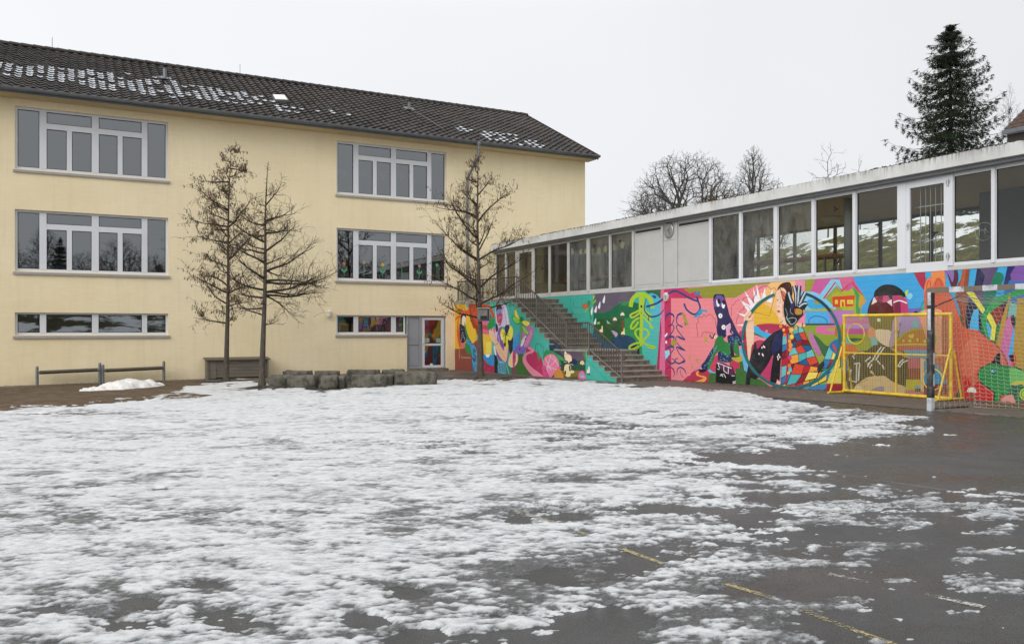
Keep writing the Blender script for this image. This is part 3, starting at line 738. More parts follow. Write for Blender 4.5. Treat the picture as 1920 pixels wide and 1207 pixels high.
# roof fittings
for (px,py,hh,ww) in ((309,149,.42,.07),(767,206,.34,.06)):
    x,y,z=on_roof(px,py,.03); b=MB(); b.tube([(x,y,z-.15),(x,y,z+hh)],ww,10); b.lathe([(ww+.01,0),(ww+.02,.03)],(x,y,z+hh-.03),10); b.add([(x-.22,y-.2,z-.03),(x+.22,y-.2,z-.03),(x+.22,y+.22,z+.17),(x-.22,y+.22,z+.17)],[(0,1,2,3)]); b.build('vent_pipe',M['zinc'],roof)
for pts in (((309,152),(318,166),(330,182),(341,198)),((772,206),(800,222),(832,242))):
    b=MB(); b.tube([on_roof(px,py,.085) for px,py in pts],.010,5); b.build('lightning_conductor',M['galv'],roof)
for px in (98,450):
    x,z=on_y(px,150,yr); b=MB(); b.tube([(x,yr,ZR),(x,yr,ZR+.5)],.010,5); b.build('lightning_rod',M['galv'],roof)
c0=[on_roof(px,py,.0) for px,py in ((509,184),(534,185),(541,195),(515,194))]
b=MB(); P=[Vector(c) for c in c0]; nn=Vector((0,ny_[0],ny_[1]))
b.add([p+nn*.02 for p in P]+[p+nn*.14 for p in P],[(4,5,6,7),(7,6,5,4),(0,1,5,4),(1,2,6,5),(2,3,7,6),(3,0,4,7)]); sk=b.build('skylight',M['galv'],roof)
b=MB(); cc=sum(P,Vector())/4; b.add([cc+(p-cc)*.82+nn*.16 for p in P]+[cc+(p-cc)*.88+nn*.141 for p in P],[(3,2,1,0),(0,1,5,4),(1,2,6,5),(2,3,7,6),(3,0,4,7)],); b.build('skylight_snow',M['snowclean'],sk)
# snow left in the tile troughs
def inpoly(x,y,P):
    c=False; j=len(P)-1
    for i in range(len(P)):
        if (P[i][1]>y)!=(P[j][1]>y) and x<(P[j][0]-P[i][0])*(y-P[i][1])/(P[j][1]-P[i][1])+P[i][0]: c=not c
        j=i
    return c
ZN=[([(-60,110),(0,122),(70,126),(160,135),(240,146),(320,158),(400,168),(450,178),(495,190),(488,200),(420,196),(330,186),(250,178),(150,164),(60,152),(-60,140)],.80),
 ([(500,198),(560,206),(560,216),(505,208)],.8),([(585,206),(655,212),(650,219),(590,214)],.6),
 ([(840,236),(880,243),(878,252),(842,243)],.3),([(893,247),(930,249),(985,260),(1012,274),(1005,280),(960,272),(905,262)],.75),([(160,132),(330,150),(330,166),(160,150)],.25),([(380,160),(510,188),(508,196),(380,180)],.35)]
rng=random.Random(2); b=MB()
for r in range(nrow):
    for c in range(ncol):
        s_=(r+.5)*TL; x=XE+(c+.5)*TW; y=YE+uy*s_; z=ZE+uz*s_
        X,Y=s2w(x,y); px=PX0+FP*X/Y; py=PY0-FP*(z-CH)/Y
        pr_=max([p for P,p in ZN if inpoly(px,py,P)] or [0])
        if rng.random()<pr_:
            L=rng.choice((.3,.5,.7,1.0,1.08)); us=[.50,.62,.80,.95,1.08] ; hs=[.034,.018,.004,.008,.024]
            s0=r*TL+rng.uniform(0,.06); s1=s0+TL*.92*L; P=[]
            for s_,k,up in ((s0,1,.004),(s0+.02,1,.022),((s0+s1)/2,.9,.026),(s1,.55,.012)):
                fr=(s_-r*TL)/TL; lf=.055+( .012-.055)*fr
                for u,h in zip(us,hs):
                    uu=.8+(u-.8)*k*rng.uniform(.75,1.5); hh=h+lf+up
                    P.append((XE+(c+uu)*TW,YE+uy*s_+ny_[0]*hh,ZE+uz*s_+ny_[1]*hh))
            b.add(P,[(k*5+i,k*5+i+1,k*5+6+i,k*5+5+i) for k in range(3) for i in range(4)])
o=b.build('roof_snow',M['roofsnow'],base=(-6,0,9)); tag(o,kind='stuff'); o['label']='thin snow left in the troughs of the school roof tiles'
# wall lamp on the facade
def wall_lamp(base,label,axis):
    t=thing('wall_lamp',base,label,'lamp'); x,y,z=base
    b=MB(); b.box(x-.05,x+.05,y-.04,y,z-.01,z+.09); b.build('bracket',M['white'],t)
    b=MB(); b.lathe([(.06,.0),(.085,-.02),(.085,-.14),(.05,-.19),(0,-.195)],(x,y-.11,z+.05),14); b.build('lamp_cover',M['lampglass'],t)
    b=MB(); b.lathe([(.03,.05),(.09,.035),(.092,.0)],(x,y-.11,z+.05),14); b.build('lamp_cap',M['white'],t)
x,z=on_y(616,588,0); wall_lamp((x,-.001,z),'small white lamp on the yellow wall left of the low right window','y')
# ---------------------------------------------------------------- glazed pavilion on the painted wall
XW=1.82; ZM=2.57; YEND=-27.0; XB=6.5
pav=thing('glazed_pavilion',(5.3,-13,0),'long flat roofed glazed school pavilion above the painted wall','building')
b=MB(); b.box(XW,XW+.3,YEND,0,-1.2,ZM); b.box(XW+.3,XB,YEND+.02,YEND+.3,-1.2,4.5); b.box(XB-.3,XB,YEND+.3,0,-1.2,2.44); b.build('base_wall',M['bare'],pav)
b=MB(); b.box(XW+.3,XB,YEND+.3,-.005,2.2,2.5); b.build('floor_slab',M['floor'],pav)
# roof: thick concrete fascia with a slightly ragged, mossy upper edge
b=MB(); rng=random.Random(3)
ys=np.linspace(YEND-.3,-.004,260); XF=1.56; pts=[]
for y in ys:
    dz=rng.uniform(-.002,.003); pts.append((y,dz))
vs=[];fs=[]
for y,dz in pts: vs+=[(XF,y,4.545),(XF,y,4.79+dz),(XF+.07,y,4.815+dz*.5),(XF+.35,y,4.80)]
for i in range(len(pts)-1):
    for k in range(3): a=i*4+k; fs.append((a,a+4,a+5,a+1))
b.add(vs,fs); b.quad((XF,YEND-.3,4.545),(XF,-.004,4.545),(XB+.3,-.004,4.545),(XB+.3,YEND-.3,4.545)); b.quad((XF+.35,YEND-.3,4.80),(XF+.35,-.004,4.80),(XB+.3,-.004,4.80),(XB+.3,YEND-.3,4.80))
b.quad((XB+.3,YEND-.3,4.545),(XB+.3,-.004,4.545),(XB+.3,-.004,4.80),(XB+.3,YEND-.3,4.80)); b.quad((XF,YEND-.3,4.545),(XB+.3,YEND-.3,4.545),(XB+.3,YEND-.3,4.80),(XF,YEND-.3,4.80))
rf=b.build('roof',M['fascia'],pav)
# moss and dirt crumbs along the roof edge
b=MB()
for k in range(2200):
    y=rng.uniform(YEND,-.1); 
    if vn(np.array(y*1.3),np.array(0.),4)<.32: continue
    r=rng.uniform(.006,.022); x=XF+rng.uniform(-.004,.05); z=4.80+rng.uniform(-.012,.012)
    b.add([(x-r,y,z),(x,y-r*1.5,z-.004),(x+r,y,z),(x,y+r*1.5,z-.004),(x,y,z+r*.9),(x,y,z-r)],[(0,1,4),(1,2,4),(2,3,4),(3,0,4),(1,0,5),(2,1,5),(3,2,5),(0,3,5)])
mo=b.build('edge_moss',M['dark'],rf); tag(mo,kind='stuff')
b=MB(); b.box(XF+.10,XW+.06,YEND,-.004,4.47,4.543); b.build('eaves_strip',M['zinc'],rf)
b=MB(); b.box(XW+.1,XB-.01,YEND+.31,-.006,4.46,4.54); b.build('ceiling',M['ceil'],pav)
Z0,Z1=2.72,4.40
Yp=lambda px: on_x(px,480,XW)[0]
bays=[(931,948,'g'),(950.5,967.5,'g'),(971,1000,'d'),(1002.5,1029.5,'g'),(1032.5,1064.5,'g'),(1068,1101,'h'),(1106,1143,'h'),(1146,1186,'h'),(1190,1241,'p'),(1244,1268,'c'),(1271,1331,'p'),
 (1335,1387,'h'),(1392,1452,'h'),(1459,1523,'l'),(1529,1600,'g'),(1606,1684,'g'),(1700,1778,'D'),(1788,1860,'g'),(1867,1932,'g')]
bays=[(Yp(a),Yp(c),k) for a,c,k in bays]
y=bays[-1][1]
while y>YEND+2: bays.append((y-.08,y-1.3,'g')); y-=1.38
# continuous plates and head
b=MB(); b.box(XW-.012,XW+.08,YEND+.3,0,ZM+.001,Z0-.06); b.box(XW-.004,XW+.08,YEND+.3,0,Z1+.04,4.47)
b.build('sill_and_head_rail',M['alu'],pav)
edges=[0]+[v for a,c,k in bays for v in (a,c)]
for i in range(0,len(edges)-1,2):
    a,c=edges[i],edges[i+1]; b=MB()
    if a-c>.3: 
        b.box(XW-.03,XW+.07,a,a-.14,Z0-.06,Z1+.04); b.box(XW-.02,XW+.06,a-.142,c,Z0-.06,Z1+.04)
    else: b.box(XW-.03,XW+.07,a,c,Z0-.06,Z1+.04)
    b.build('mullion',M['pvc'] if a<-11.5 else M['alu'],pav)
seams=MB()
rng=random.Random(8)
for n_,(a,c,k) in enumerate(bays):
    if k in 'ghl':
        f=MB(); t=.014
        f.box(XW,XW+.05,a,a-t,Z0-.06,Z1+.04); f.box(XW,XW+.05,c+t,c,Z0-.06,Z1+.04); f.box(XW,XW+.05,a-t,c+t,Z0-.06,Z0); f.box(XW,XW+.05,a-t,c+t,Z1,Z1+.04)
        w=f.build('window',M['pvc'] if a<-11.5 else M['alu'],pav)
        g=MB(); g.quad((XW+.025,c+t,Z0),(XW+.025,a-t,Z0),(XW+.025,a-t,Z1),(XW+.025,c+t,Z1)); g.f=[tuple(f_[::-1]) for f_ in g.f]
        # outside face has to look to -x
        g.build('pane',{'g':M['pglass'],'h':M['hglass'],'l':M['hglass']}[k],w)
        q=MB()
        for p in ((a-t-.012,a-t,Z0,Z1),(c+t,c+t+.012,Z0,Z1)): q.box(XW+.012,XW+.024,p[0],p[1],p[2],p[3])
        q.box(XW+.012,XW+.024,a-t,c+t,Z0,Z0+.012); q.box(XW+.012,XW+.024,a-t,c+t,Z1-.012,Z1); q.build('gasket',M['black'],w)
    elif k in 'pc':
        f=MB()
        if k=='p':
            f.box(XW,XW+.03,a-.04,c+.04,Z0+.03,Z1-.12); f.box(XW,XW+.03,a-.04,c+.04,Z1-.105,Z1+.03); f.box(XW,XW+.03,a-.04,c+.04,Z0-.055,Z0+.018)
        else: f.box(XW,XW+.03,a-.03,c+.03,Z1-.42,Z1+.03); f.box(XW,XW+.03,a-.03,c+.03,Z0+.03,Z1-.435); f.box(XW,XW+.03,a-.03,c+.03,Z0-.055,Z0+.018)
        f.box(XW+.012,XW+.04,a,c,Z0-.06,Z1+.04)
        w=f.build('infill_panel',M['panel'],pav)
        if k=='p':
            q=MB(); 
            for j in range(3): q.box(XW-.006,XW+.001,a-.06,c+.06,Z1-.02-j*.022,Z1-.012-j*.022)
            q.box(XW-.003,XW+.001,a-.05,c+.05,Z1-.075,Z1-.008)
            q.build('vent_slot',M['dark'],w)
    else:
        f=MB(); t=.085 if k=='D' else .10; x0=XW-.018
        f.box(x0,XW+.05,a,a-t,Z0-.15,Z1+.04); f.box(x0,XW+.05,c+t,c,Z0-.15,Z1+.04); f.box(x0,XW+.05,a-t,c+t,Z0-.15,Z0+.04); f.box(x0,XW+.05,a-t,c+t,Z1-.09,Z1+.04)
        w=f.build('glazed_door',M['pvc'] if k=='D' else M['alu'],pav)
        g=MB(); g.quad((XW+.02,a-t,Z0+.04),(XW+.02,c+t,Z0+.04),(XW+.02,c+t,Z1-.09),(XW+.02,a-t,Z1-.09)); g.build('pane',M['pglass'],w)
        q=MB(); hy=a-.045 if k=='D' else c+.05
        q.lathe([(0,-.05),(.014,-.045),(.014,0)],(x0,hy,3.55),10,'x'); q.tube([(x0-.045,hy,3.55),(x0-.045,hy-(.10 if k=='D' else -.1),3.55)],.010,6); q.box(x0-.008,x0,hy-.02,hy+.02,3.45,3.60); q.build('door_handle',M['hinge'],w)
        for z in (Z0+.12,Z1-.10) if k=='D' else (Z0+.2,3.5,Z1-.2):
            yy=c-.02 if k=='D' else a+.01; q=MB()
            q.tube([(x0-.03,yy,z-.07),(x0-.03,yy,z+.07)],.018,8); q.box(x0-.02,x0+.0,yy-.04,yy+.05,z-.02,z+.02); q.box(x0-.05,x0-.03,yy-.03,yy+.03,z+.015,z+.045); q.build('door_hinge',M['hinge'],w)
        if k=='D':
            q=MB()
            for px in (1726,1736,1745,1754.5,1765): yy=on_x(px,430,XW+.16)[0]; q.tube([(XW+.16,yy,2.6),(XW+.16,yy,4.4)],.008,6)
            for z in (3.22,3.92): q.box(XW+.15,XW+.17,a-.02,c+.02,z-.012,z+.012)
            q.build('security_grille',M['hinge'],w)
    # black bird silhouettes stuck on some panes
birds=[(1433,381,.07),(1566,392,.085),(1645,421,.07),(1752,437,.09),(1114,461,.08),(1162,452,.08),(1016,503,.10)]
for px,py,s_ in birds:
    y,z=on_x(px,py,XW+.005); h=s_; sh=[(-1,.1),(-.55,.42),(-.2,.22),(0,.35),(.18,.2),(.7,.55),(1,.2),(.45,-.02),(.2,-.2),(.5,-.75),(.1,-.6),(-.15,-.2),(-.5,.02)]
    a=rng.uniform(-.5,.5); b=MB(); b.prism([(y+h*(u*math.cos(a)-v*math.sin(a)),z+h*(u*math.sin(a)+v*math.cos(a))) for u,v in sh],XW+.016,XW+.020,'x'); b.build('bird_sticker',M['black'],pav)
y,z=on_x(1844,434,XW); b=MB(); b.tube([(XW+.016,y+.17*math.cos(i*.2417),z+.17*math.sin(i*.2417)) for i in range(27)],.0035,4,False)
for s_ in ((-.09,-.06,-.09,.06),(-.09,.06,-.02,.03),(-.02,.03,-.09,0),(.02,-.06,.02,.05),(.02,.05,.09,-.03),(.0,-.10,.10,-.10),(-.02,.0,.06,.1)):
    b.bar((XW+.017,y-s_[0],z+s_[1]),(XW+.017,y-s_[2],z+s_[3]),.008,.003)
b.build('chalk_circle_drawing',mat('white_chalk_drawing',(.30,.32,.30),.9,.3,20),pav)
# inside: columns, rear glazing, walls
b=MB()
for y in (-1.0,-6.3,-11.6,-16.9,-22.2):
    pass
for px in (1592,1390,1082,1237): y=on_x(px,430,2.6)[0]; b.lathe([(.115,2.5),(.115,4.46)],(2.6,y,0),18)
for y in (-3.3,-8.6,-13.9,-19.2): b.lathe([(.115,2.5),(.115,4.46)],(5.9,y,0),18)
b.build('column',M['colm'],pav,smooth=True)
b=MB(); b.box(4.5,4.65,YEND+.3,-18.55,2.5,4.45); b.box(5.2,5.35,-8.0,-.01,2.5,4.45); b.box(5.2,XB,-8.12,-8.0,2.5,4.45); b.box(2.3,5.2,-10.9,-10.8,2.5,4.45)
b.build('inner_wall',M['dwall'],pav)
b=MB(); y=-8.2
b.box(XB-.08,XB,-26,-8.13,2.5,2.60); b.box(XB-.10,XB,-26,-8.13,4.39,4.45)
while y>-26: b.box(XB-.08,XB,y,y-.07,2.60,4.39); y-=1.55
b.build('rear_window_frame',M['dark'],pav)
g=MB(); g.quad((XB-.04,-8.15,2.60),(XB-.04,-26,2.60),(XB-.04,-26,4.39),(XB-.04,-8.15,4.39)); g.build('rear_pane',M['bglass'],pav)
b=MB()
for yy in (-14.2,-20.4): b.lathe([(.0,4.30),(.20,4.33),(.28,4.40),(.28,4.44)],(4.2 if yy<-18 else 4.8,yy,0),18)
b.build('ceiling_lamp',M['lampglass'],pav)
# red topped tables and white sheets
def table(y0,y1,x,label):
    t=thing('long_table',(x,(y0+y1)/2,2.5),label,'table')
    b=MB(); b.box(x-.35,x+.35,y0,y1,3.20,3.26); b.build('tabletop',M['redtable'],t)
    for yy in (y0-.3,y1+.3): b=MB(); b.box(x-.3,x-.25,yy-.02,yy+.02,2.5,3.2); b.box(x+.25,x+.3,yy-.02,yy+.02,2.5,3.2); b.bar((x-.25,yy,2.6),(x+.25,yy,3.15),.03); b.build('trestle',M['colm'],t)
a=on_x(1367,508,3.4)[0]; c=on_x(1580,486,3.4)[0]
table(a,c,3.4,'long red topped table behind the five dusty panes right of the clock')
a=on_x(1066,535,3.6)[0]; c=on_x(1172,517,3.6)[0]
table(a,c,3.6,'long red topped table with white cloths left of the grey infill panels')
rng=random.Random(21)
for i in range(5):
    y=on_x(1108+10*i,527,3.5)[0]; b=MB(); r=.12
    vs=[];n=12
    for j in range(n): vs.append((3.5+r*math.cos(j*2*math.pi/n)*rng.uniform(.8,1.3),y+r*math.sin(j*2*math.pi/n)*rng.uniform(.8,1.3),3.262))
    vs.append((3.5,y,3.34)); b.add(vs,[(j,(j+1)%n,n) for j in range(n)]+[tuple(range(n-1,-1,-1))])
    tag(b.build('white_cloth',M['white'],base=(3.5,y,3.26)),'crumpled white cloth lying on the red topped table behind the left panes','cloth','white cloths on the left red table')
for px,py,w_,h_ in ((1027,495,.40,.50),(1121,500,.45,.75)):
    y,z=on_x(px,py,5.15); b=MB(); b.box(5.16,5.19,y-w_,y+w_,z-h_,z+h_)
    tag(b.build('white_sheet',M['white'],base=(5.18,y,z)),'large white paper sheet on the inner wall, '+('right of the upper left door' if px<1100 else 'under the yellow discs'),'paper sheet')
# garland of yellow paper discs: eight, hanging inside the panes
for i,(px,py,r) in enumerate(((1072.6,472,4.0),(1089,472,3.3),(1098,471.5,3.0),(1110,471.5,4),(1122.7,470.7,4),(1134.7,467,4.3),(1152,463.5,4.3),(1167,459.5,4.6))):
    y,z=on_x(px,py,2.1); b=MB(); rr=.115 if i not in(1,2) else .095; b.lathe([(0,0),(rr,.002),(rr,.006),(0,.008)],(2.1,y,z),20,'x'); b.tube([(2.104,y,z+rr),(2.104,y,4.46)],.002,3)
    lab=['leftmost yellow paper disc hanging inside the pavilion panes','second yellow paper disc from the left inside the pavilion panes','third yellow paper disc from the left inside the pavilion panes','fourth yellow paper disc from the left, beside a bird sticker','fourth yellow paper disc from the right inside the pavilion panes','third yellow paper disc from the right inside the pavilion panes','second yellow paper disc from the right inside the pavilion panes','rightmost yellow paper disc, nearest the grey panels'][i]
    tag(b.build('paper_disc',M['yellowpaper'],base=(2.1,y,z)),lab,'paper disc','yellow paper discs hung in the pavilion')
# wall clock
y,z=on_x(1254.7,432,XW-.01)
ck=thing('wall_clock',(XW,y,z),'round white clock with black hands on the narrow grey panel','clock')
b=MB(); b.lathe([(.205,0),(.215,-.05),(.20,-.06),(.195,-.045)],(XW-.001,y,z),28,'x'); b.build('clock_case',M['steel'],ck)
b=MB(); b.lathe([(.198,-.040),(.0,-.042)],(XW-.001,y,z),28,'x'); b.build('clock_face',mat('clock_face_white',(.78,.78,.75),.5,.01),ck)
b=MB()
for i in range(12):
    t=math.pi*i/6; s_,c_=math.sin(t),math.cos(t); b.bar((XW-.046,y-.150*s_,z+.150*c_),(XW-.046,y-.178*s_,z+.178*c_),.018 if i%3==0 else .010,.004)
b.build('hour_marks',M['black'],ck)
for L,w_,t in ((.10,.020,math.radians(62)),(.155,.013,math.radians(140))):
    b=MB(); b.bar((XW-.05,y+.03*math.sin(t),z-.03*math.cos(t)),(XW-.05,y-L*math.sin(t),z+L*math.cos(t)),w_,.004); b.build('clock_hand',M['black'],ck)
y,z=on_x(1250.5,556.5,XW)
lp=thing('bulkhead_lamp',(XW,y,z),'oval white bulkhead lamp on the magenta stripe of the mural','lamp')
b=MB(); n=20
def oval(b,rx,rz,x0,x1):
    vs=[(x,y+rx*math.cos(2*math.pi*i/n),z+rz*math.sin(2*math.pi*i/n)) for x in (x0,x1) for i in range(n)]
    b.add(vs,[(i,(i+1)%n,(i+1)%n+n,i+n) for i in range(n)]+[tuple(range(n,2*n))])
oval(b,.085,.13,XW-.0,XW-.06); b.build('lamp_housing',M['white'],lp)
b=MB(); oval(b,.055,.095,XW-.06,XW-.10); b.build('lamp_cover',M['lampglass'],lp)
b=MB()
for dz in (-.04,.0,.04): b.box(XW-.108,XW-.06,y-.06,y+.06,z+dz-.005,z+dz+.005)
b.build('lamp_guard',M['galv'],lp)
# ---------------------------------------------------------------- staircase
st=thing('outdoor_staircase',(.9,-7,0),'concrete outdoor staircase with two flights and brown bar railing','staircase')
TOP=2.48; LAND=.785; U0=-4.85; r1=(TOP-LAND)/10; U1=U0-9*.302; L0=-9.47; r2=(LAND-G(.5,-10.9))/6
prof_=[(0,TOP)]
def flight(y,z,n,tr,rs):
    out=[]
    for k in range(n):
        out+=[(y-k*tr,z-k*rs),(y-k*tr,z-(k+1)*rs)]
    return out
up=flight(U0,TOP,10,.302,r1); lowf=flight(L0,LAND,6,.296,r2)
b=MB(); b.prism([(0,-1),(0,TOP),(U0,TOP),(U0,-1)],.001,XW-.004,'x'); b.build('top_landing',M['step'],st)
b=MB(); b.prism([(U0-.001,-1),*[(y-.001 if i==0 else y,z) for i,(y,z) in enumerate(up)],(U1-.001,-1)],.001,XW-.004,'x'); b.build('upper_steps',M['step'],st)
b=MB(); b.prism([(U1-.002,-1),(U1-.002,LAND),(L0,LAND),(L0,-1)],.001,XW-.004,'x'); b.build('middle_landing',M['step'],st)
b=MB(); b.prism([(L0-.001,-1),*[(y-.001 if i==0 else y,z) for i,(y,z) in enumerate(lowf)],(lowf[-1][0],-1)],.001,XW-.004,'x'); b.build('lower_steps',M['step'],st)
b=MB()
for k in range(10): y=U0-k*.302; b.box(-.012,XW-.006,y+.295 if k else y+.4,y-.022,TOP-k*r1-.035,TOP-k*r1+.004)
for k in range(6): y=L0-k*.296; b.box(-.012,XW-.006,y+.29,y-.022,LAND-k*r2-.035,LAND-k*r2+.004)
b.box(-.014,XW-.006,U1-.03,L0+.30,LAND-.045,LAND+.005); b.box(-.014,XW-.006,-.002,U0+.41,TOP-.10,TOP+.006)
b.build('step_treads',M['slab'],st)
# railing
xr=.05
top=[(xr,*on_x(px,py,xr)) for px,py in ((858,528.5),(968.7,518.5),(1062.5,605.6),(1104.6,604.6),(1166,661.5))]
bot=[(xr,*on_x(px,py,xr)) for px,py in ((858,563),(963.5,554),(1062,650.5),(1101,651.5),(1164.5,707))]
print('rail',[(round(a[1],2),round(a[2],2)) for a in top],[(round(a[1],2),round(a[2],2)) for a in bot])
b=MB(); b.tube(top,.024,8); e=top[-1]; b.tube([e,(e[0],e[1]-.10,e[2]-.05),(e[0],e[1]-.13,e[2]-.15),(e[0],e[1]-.08,e[2]-.2)],.022,8)
hr=b.build('handrail',M['rail'],st)
b=MB(); b.tube(bot,.016,6); b.build('bottom_rail',M['railgrey'],st)
def zi(P,y):
    for i in range(len(P)-1):
        if P[i][1]>=y>=P[i+1][1]:
            t=(P[i][1]-y)/(P[i][1]-P[i+1][1]); return P[i][2]*(1-t)+P[i+1][2]*t
    return P[-1][2]
y=top[0][1]-.1
yend=top[-1][1]+.05; nb=0
allb=MB(); k=0
while y>yend:
    b=MB(); b.tube([(xr,y,zi(bot,y)),(xr,y,zi(top,y))],.0135,5); b.build('baluster',M['rail'],st); nb+=1; y-=.122
print('balusters',nb)
def step_z(y):
    if y>U0: return TOP
    if y>U1: return TOP-r1*(int((U0-y)/.302)+1)
    if y>L0: return LAND
    return max(LAND-r2*(int((L0-y)/.296)+1),G(.1,-11))
for y in (top[0][1]-.03,-2.4,top[1][1],-6.4,top[2][1],top[3][1],top[4][1]+.0):
    b=MB(); b.bar((xr,y,step_z(y)-.02 if y>-11 else G(.05,y)-.05),(xr,y,zi(top,y)),.035); b.build('post',M['railgrey'],st)
# railing return in front of the school wall
b=MB(); 
b.build  # (kept simple: the landing ends at the yellow wall)
# ---------------------------------------------------------------- the mural: flat coats of paint on the two wall planes
VW={'A':(840,540,6.355),'B':(1040,540,6.355),'C':(1230,520,5.484),'D':(1380,510,5.029),'E':(1560,500,4.47),'F':(1720,480,3.77)}
KC=1.0
def cr(P,close=True,n=4):
    out=[]; L=len(P)
    for i in range(L if close else L-1):
        p0=P[(i-1)%L] if close or i>0 else P[0]; p1=P[i]; p2=P[(i+1)%L]; p3=P[(i+2)%L] if close or i+2<L else P[-1]
        for k in range(n):
            t=k/n; t2=t*t; t3=t2*t
            out.append(tuple(.5*((2*p1[j])+(-p0[j]+p2[j])*t+(2*p0[j]-5*p1[j]+4*p2[j]-p3[j])*t2+(-p0[j]+3*p1[j]-3*p2[j]+p3[j])*t3) for j in (0,1)))
    if not close: out.append(P[-1])
    return out
class Mural:
    def __init__(s,x,zmax,ymin,ymax): s.x=x; s.zmax=zmax; s.ymin=ymin; s.ymax=ymax; s.b=MB(); s.lay=[]; s.view='A'
    def m(s,p):
        ox,oy,k=VW[s.view]; y,z=on_x(ox+p[0]/k,oy+p[1]/k,s.x); return (min(max(y,s.ymin),s.ymax),min(z,s.zmax))
    def raw(s,Q,col):
        ys=[q[0] for q in Q]; zs=[q[1] for q in Q]; bb=(min(ys),max(ys),min(zs),max(zs)); L=0
        if bb[1]-bb[0]<.004 or bb[3]-bb[2]<.004: return
        for o,l in s.lay:
            if l>=L and not(o[1]<bb[0] or o[0]>bb[1] or o[3]<bb[2] or o[2]>bb[3]): L=l+1
        s.lay.append((bb,L)); x=s.x-.0006-L*.00022
        tr=tessellate_polygon([[Vector((q[0],q[1],0)) for q in Q]])
        c=tuple(v*KC for v in lin(col)); fs=[]
        for t in tr:
            a,b_,d=[Q[i] for i in t]; ar=(b_[0]-a[0])*(d[1]-a[1])-(b_[1]-a[1])*(d[0]-a[0])
            if abs(ar)<1e-9: continue
            fs.append(tuple(t) if ar<0 else tuple(t[::-1]))
        s.b.add([(x,q[0],q[1]) for q in Q],fs,c)
    def P(s,col,*pts,sm=True): s.raw([s.m(p) for p in (cr(list(pts)) if sm and len(pts)>3 else pts)],col)
    def Q(s,col,*pts): s.P(col,*pts,sm=False)
    def S(s,col,w,*pts,sm=True,taper=False,close=False):
        pts=list(pts)
        if sm and len(pts)>2: pts=cr(pts,close,5)
        if close: pts.append(pts[0])
        Lp=[];R=[];n=len(pts)
        for i,p in enumerate(pts):
            a=pts[max(i-1,0)]; c=pts[min(i+1,n-1)]
            if close and i in (0,n-1): a=pts[-2]; c=pts[1]
            dx,dy=c[0]-a[0],c[1]-a[1]; L=math.hypot(dx,dy) or 1; nx,ny=-dy/L,dx/L
            ww=w/2*(1 if not taper else max(.15,math.sin(math.pi*(i+.3)/(n-.4))))
            Lp.append((p[0]+nx*ww,p[1]+ny*ww)); R.append((p[0]-nx*ww,p[1]-ny*ww))
        # one strip at one level
        Qs=[s.m(p) for p in Lp+R[::-1]]
        ys=[q[0] for q in Qs]; zs=[q[1] for q in Qs]; bb=(min(ys),max(ys),min(zs),max(zs)); l=0
        for o,ll in s.lay:
            if ll>=l and not(o[1]<bb[0] or o[0]>bb[1] or o[3]<bb[2] or o[2]>bb[3]): l=ll+1
        s.lay.append((bb,l)); x=s.x-.0006-l*.00022; A=[s.m(p) for p in Lp]; B=[s.m(p) for p in R]
        vs=[(x,q[0],q[1]) for q in A]+[(x,q[0],q[1]) for q in B]; fs=[(i,n+i,n+i+1,i+1) for i in range(n-1)]
        c=tuple(v*KC for v in lin(col)); s.b.add(vs,fs,c)
    def O(s,col,cx,cy,rx,ry,n=14,rot=0):
        s.P(col,*[(cx+rx*math.cos(2*math.pi*i/n)*math.cos(rot)-ry*math.sin(2*math.pi*i/n)*math.sin(rot),cy+rx*math.cos(2*math.pi*i/n)*math.sin(rot)+ry*math.sin(2*math.pi*i/n)*math.cos(rot)) for i in range(n)],sm=False)
K='141418'
# ===== side wall of the stairs (plane x=0)
m=Mural(0.0,TOP-.105,-30,-.002)
sp=[(0,-1),(0,TOP-.10),(U0,TOP-.10)]+[(y+ .0,z-.0) for y,z in up[1:]]+[(L0,LAND-.05)]+lowf[1:]+[(lowf[-1][0],-1)]
sp2=[]; 
for y,z in sp: sp2.append((y,z-.04 if z>-.5 and z<TOP-.11 else z))
m.zmax=9; m.raw(sp2,'3fb0a0'); m.zmax=TOP-.105
m.view='A'
m.P('e0ac28',(40,165),(200,168),(335,180),(350,420),(345,650),(240,690),(150,725),(40,725),sm=False)
m.P('8c4434',(40,722),(150,722),(240,690),(300,660),(345,620),(420,560),(430,860),(480,905),(560,935),(560,1120),(40,1120),sm=False)
m.P('d8b43a',(255,160),(330,160),(330,200),(270,215))
m.P('58a8b8',(215,172),(250,172),(250,230),(215,235),sm=False)
m.P('9a3c24',(250,190),(330,190),(420,190),(470,235),(480,330),(450,420),(410,500),(350,560),(330,490),(300,470),(262,360),(248,260))
m.P('c8481e',(275,240),(330,210),(400,240),(420,350),(390,450),(340,440),(300,360))
m.P('d8501e',(98,240),(160,258),(215,270),(252,250),(258,290),(235,330),(245,400),(222,420),(212,340),(170,320),(130,370),(128,480),(150,600),(160,690),(135,700),(108,560),(112,420),(120,360),(88,388),(100,345),(150,320),(170,300))
m.P('ecc030',(218,330),(250,320),(262,360),(300,470),(332,500),(330,600),(300,655),(270,660),(240,600),(215,450))
m.P('f0dcd0',(172,320),(205,322),(212,380),(205,450),(185,470),(165,400))
m.P('16202a',(155,330),(185,300),(212,320),(212,350),(190,330),(170,350),(160,420),(150,410))
m.P('1a1a34',(138,430),(180,445),(215,480),(222,600),(200,640),(165,655),(142,580))
for i in range(14):
    rr=random.Random(i); x=150+rr.random()*60; y=470+rr.random()*150; m.S('c8ccd8',4,(x,y),(x+rr.uniform(-14,14),y+rr.uniform(5,22)),sm=False)
m.P('2a8a48',(195,400),(215,470),(240,560),(280,640),(320,700),(310,780),(250,790),(220,760),(200,680),(225,600),(205,520))
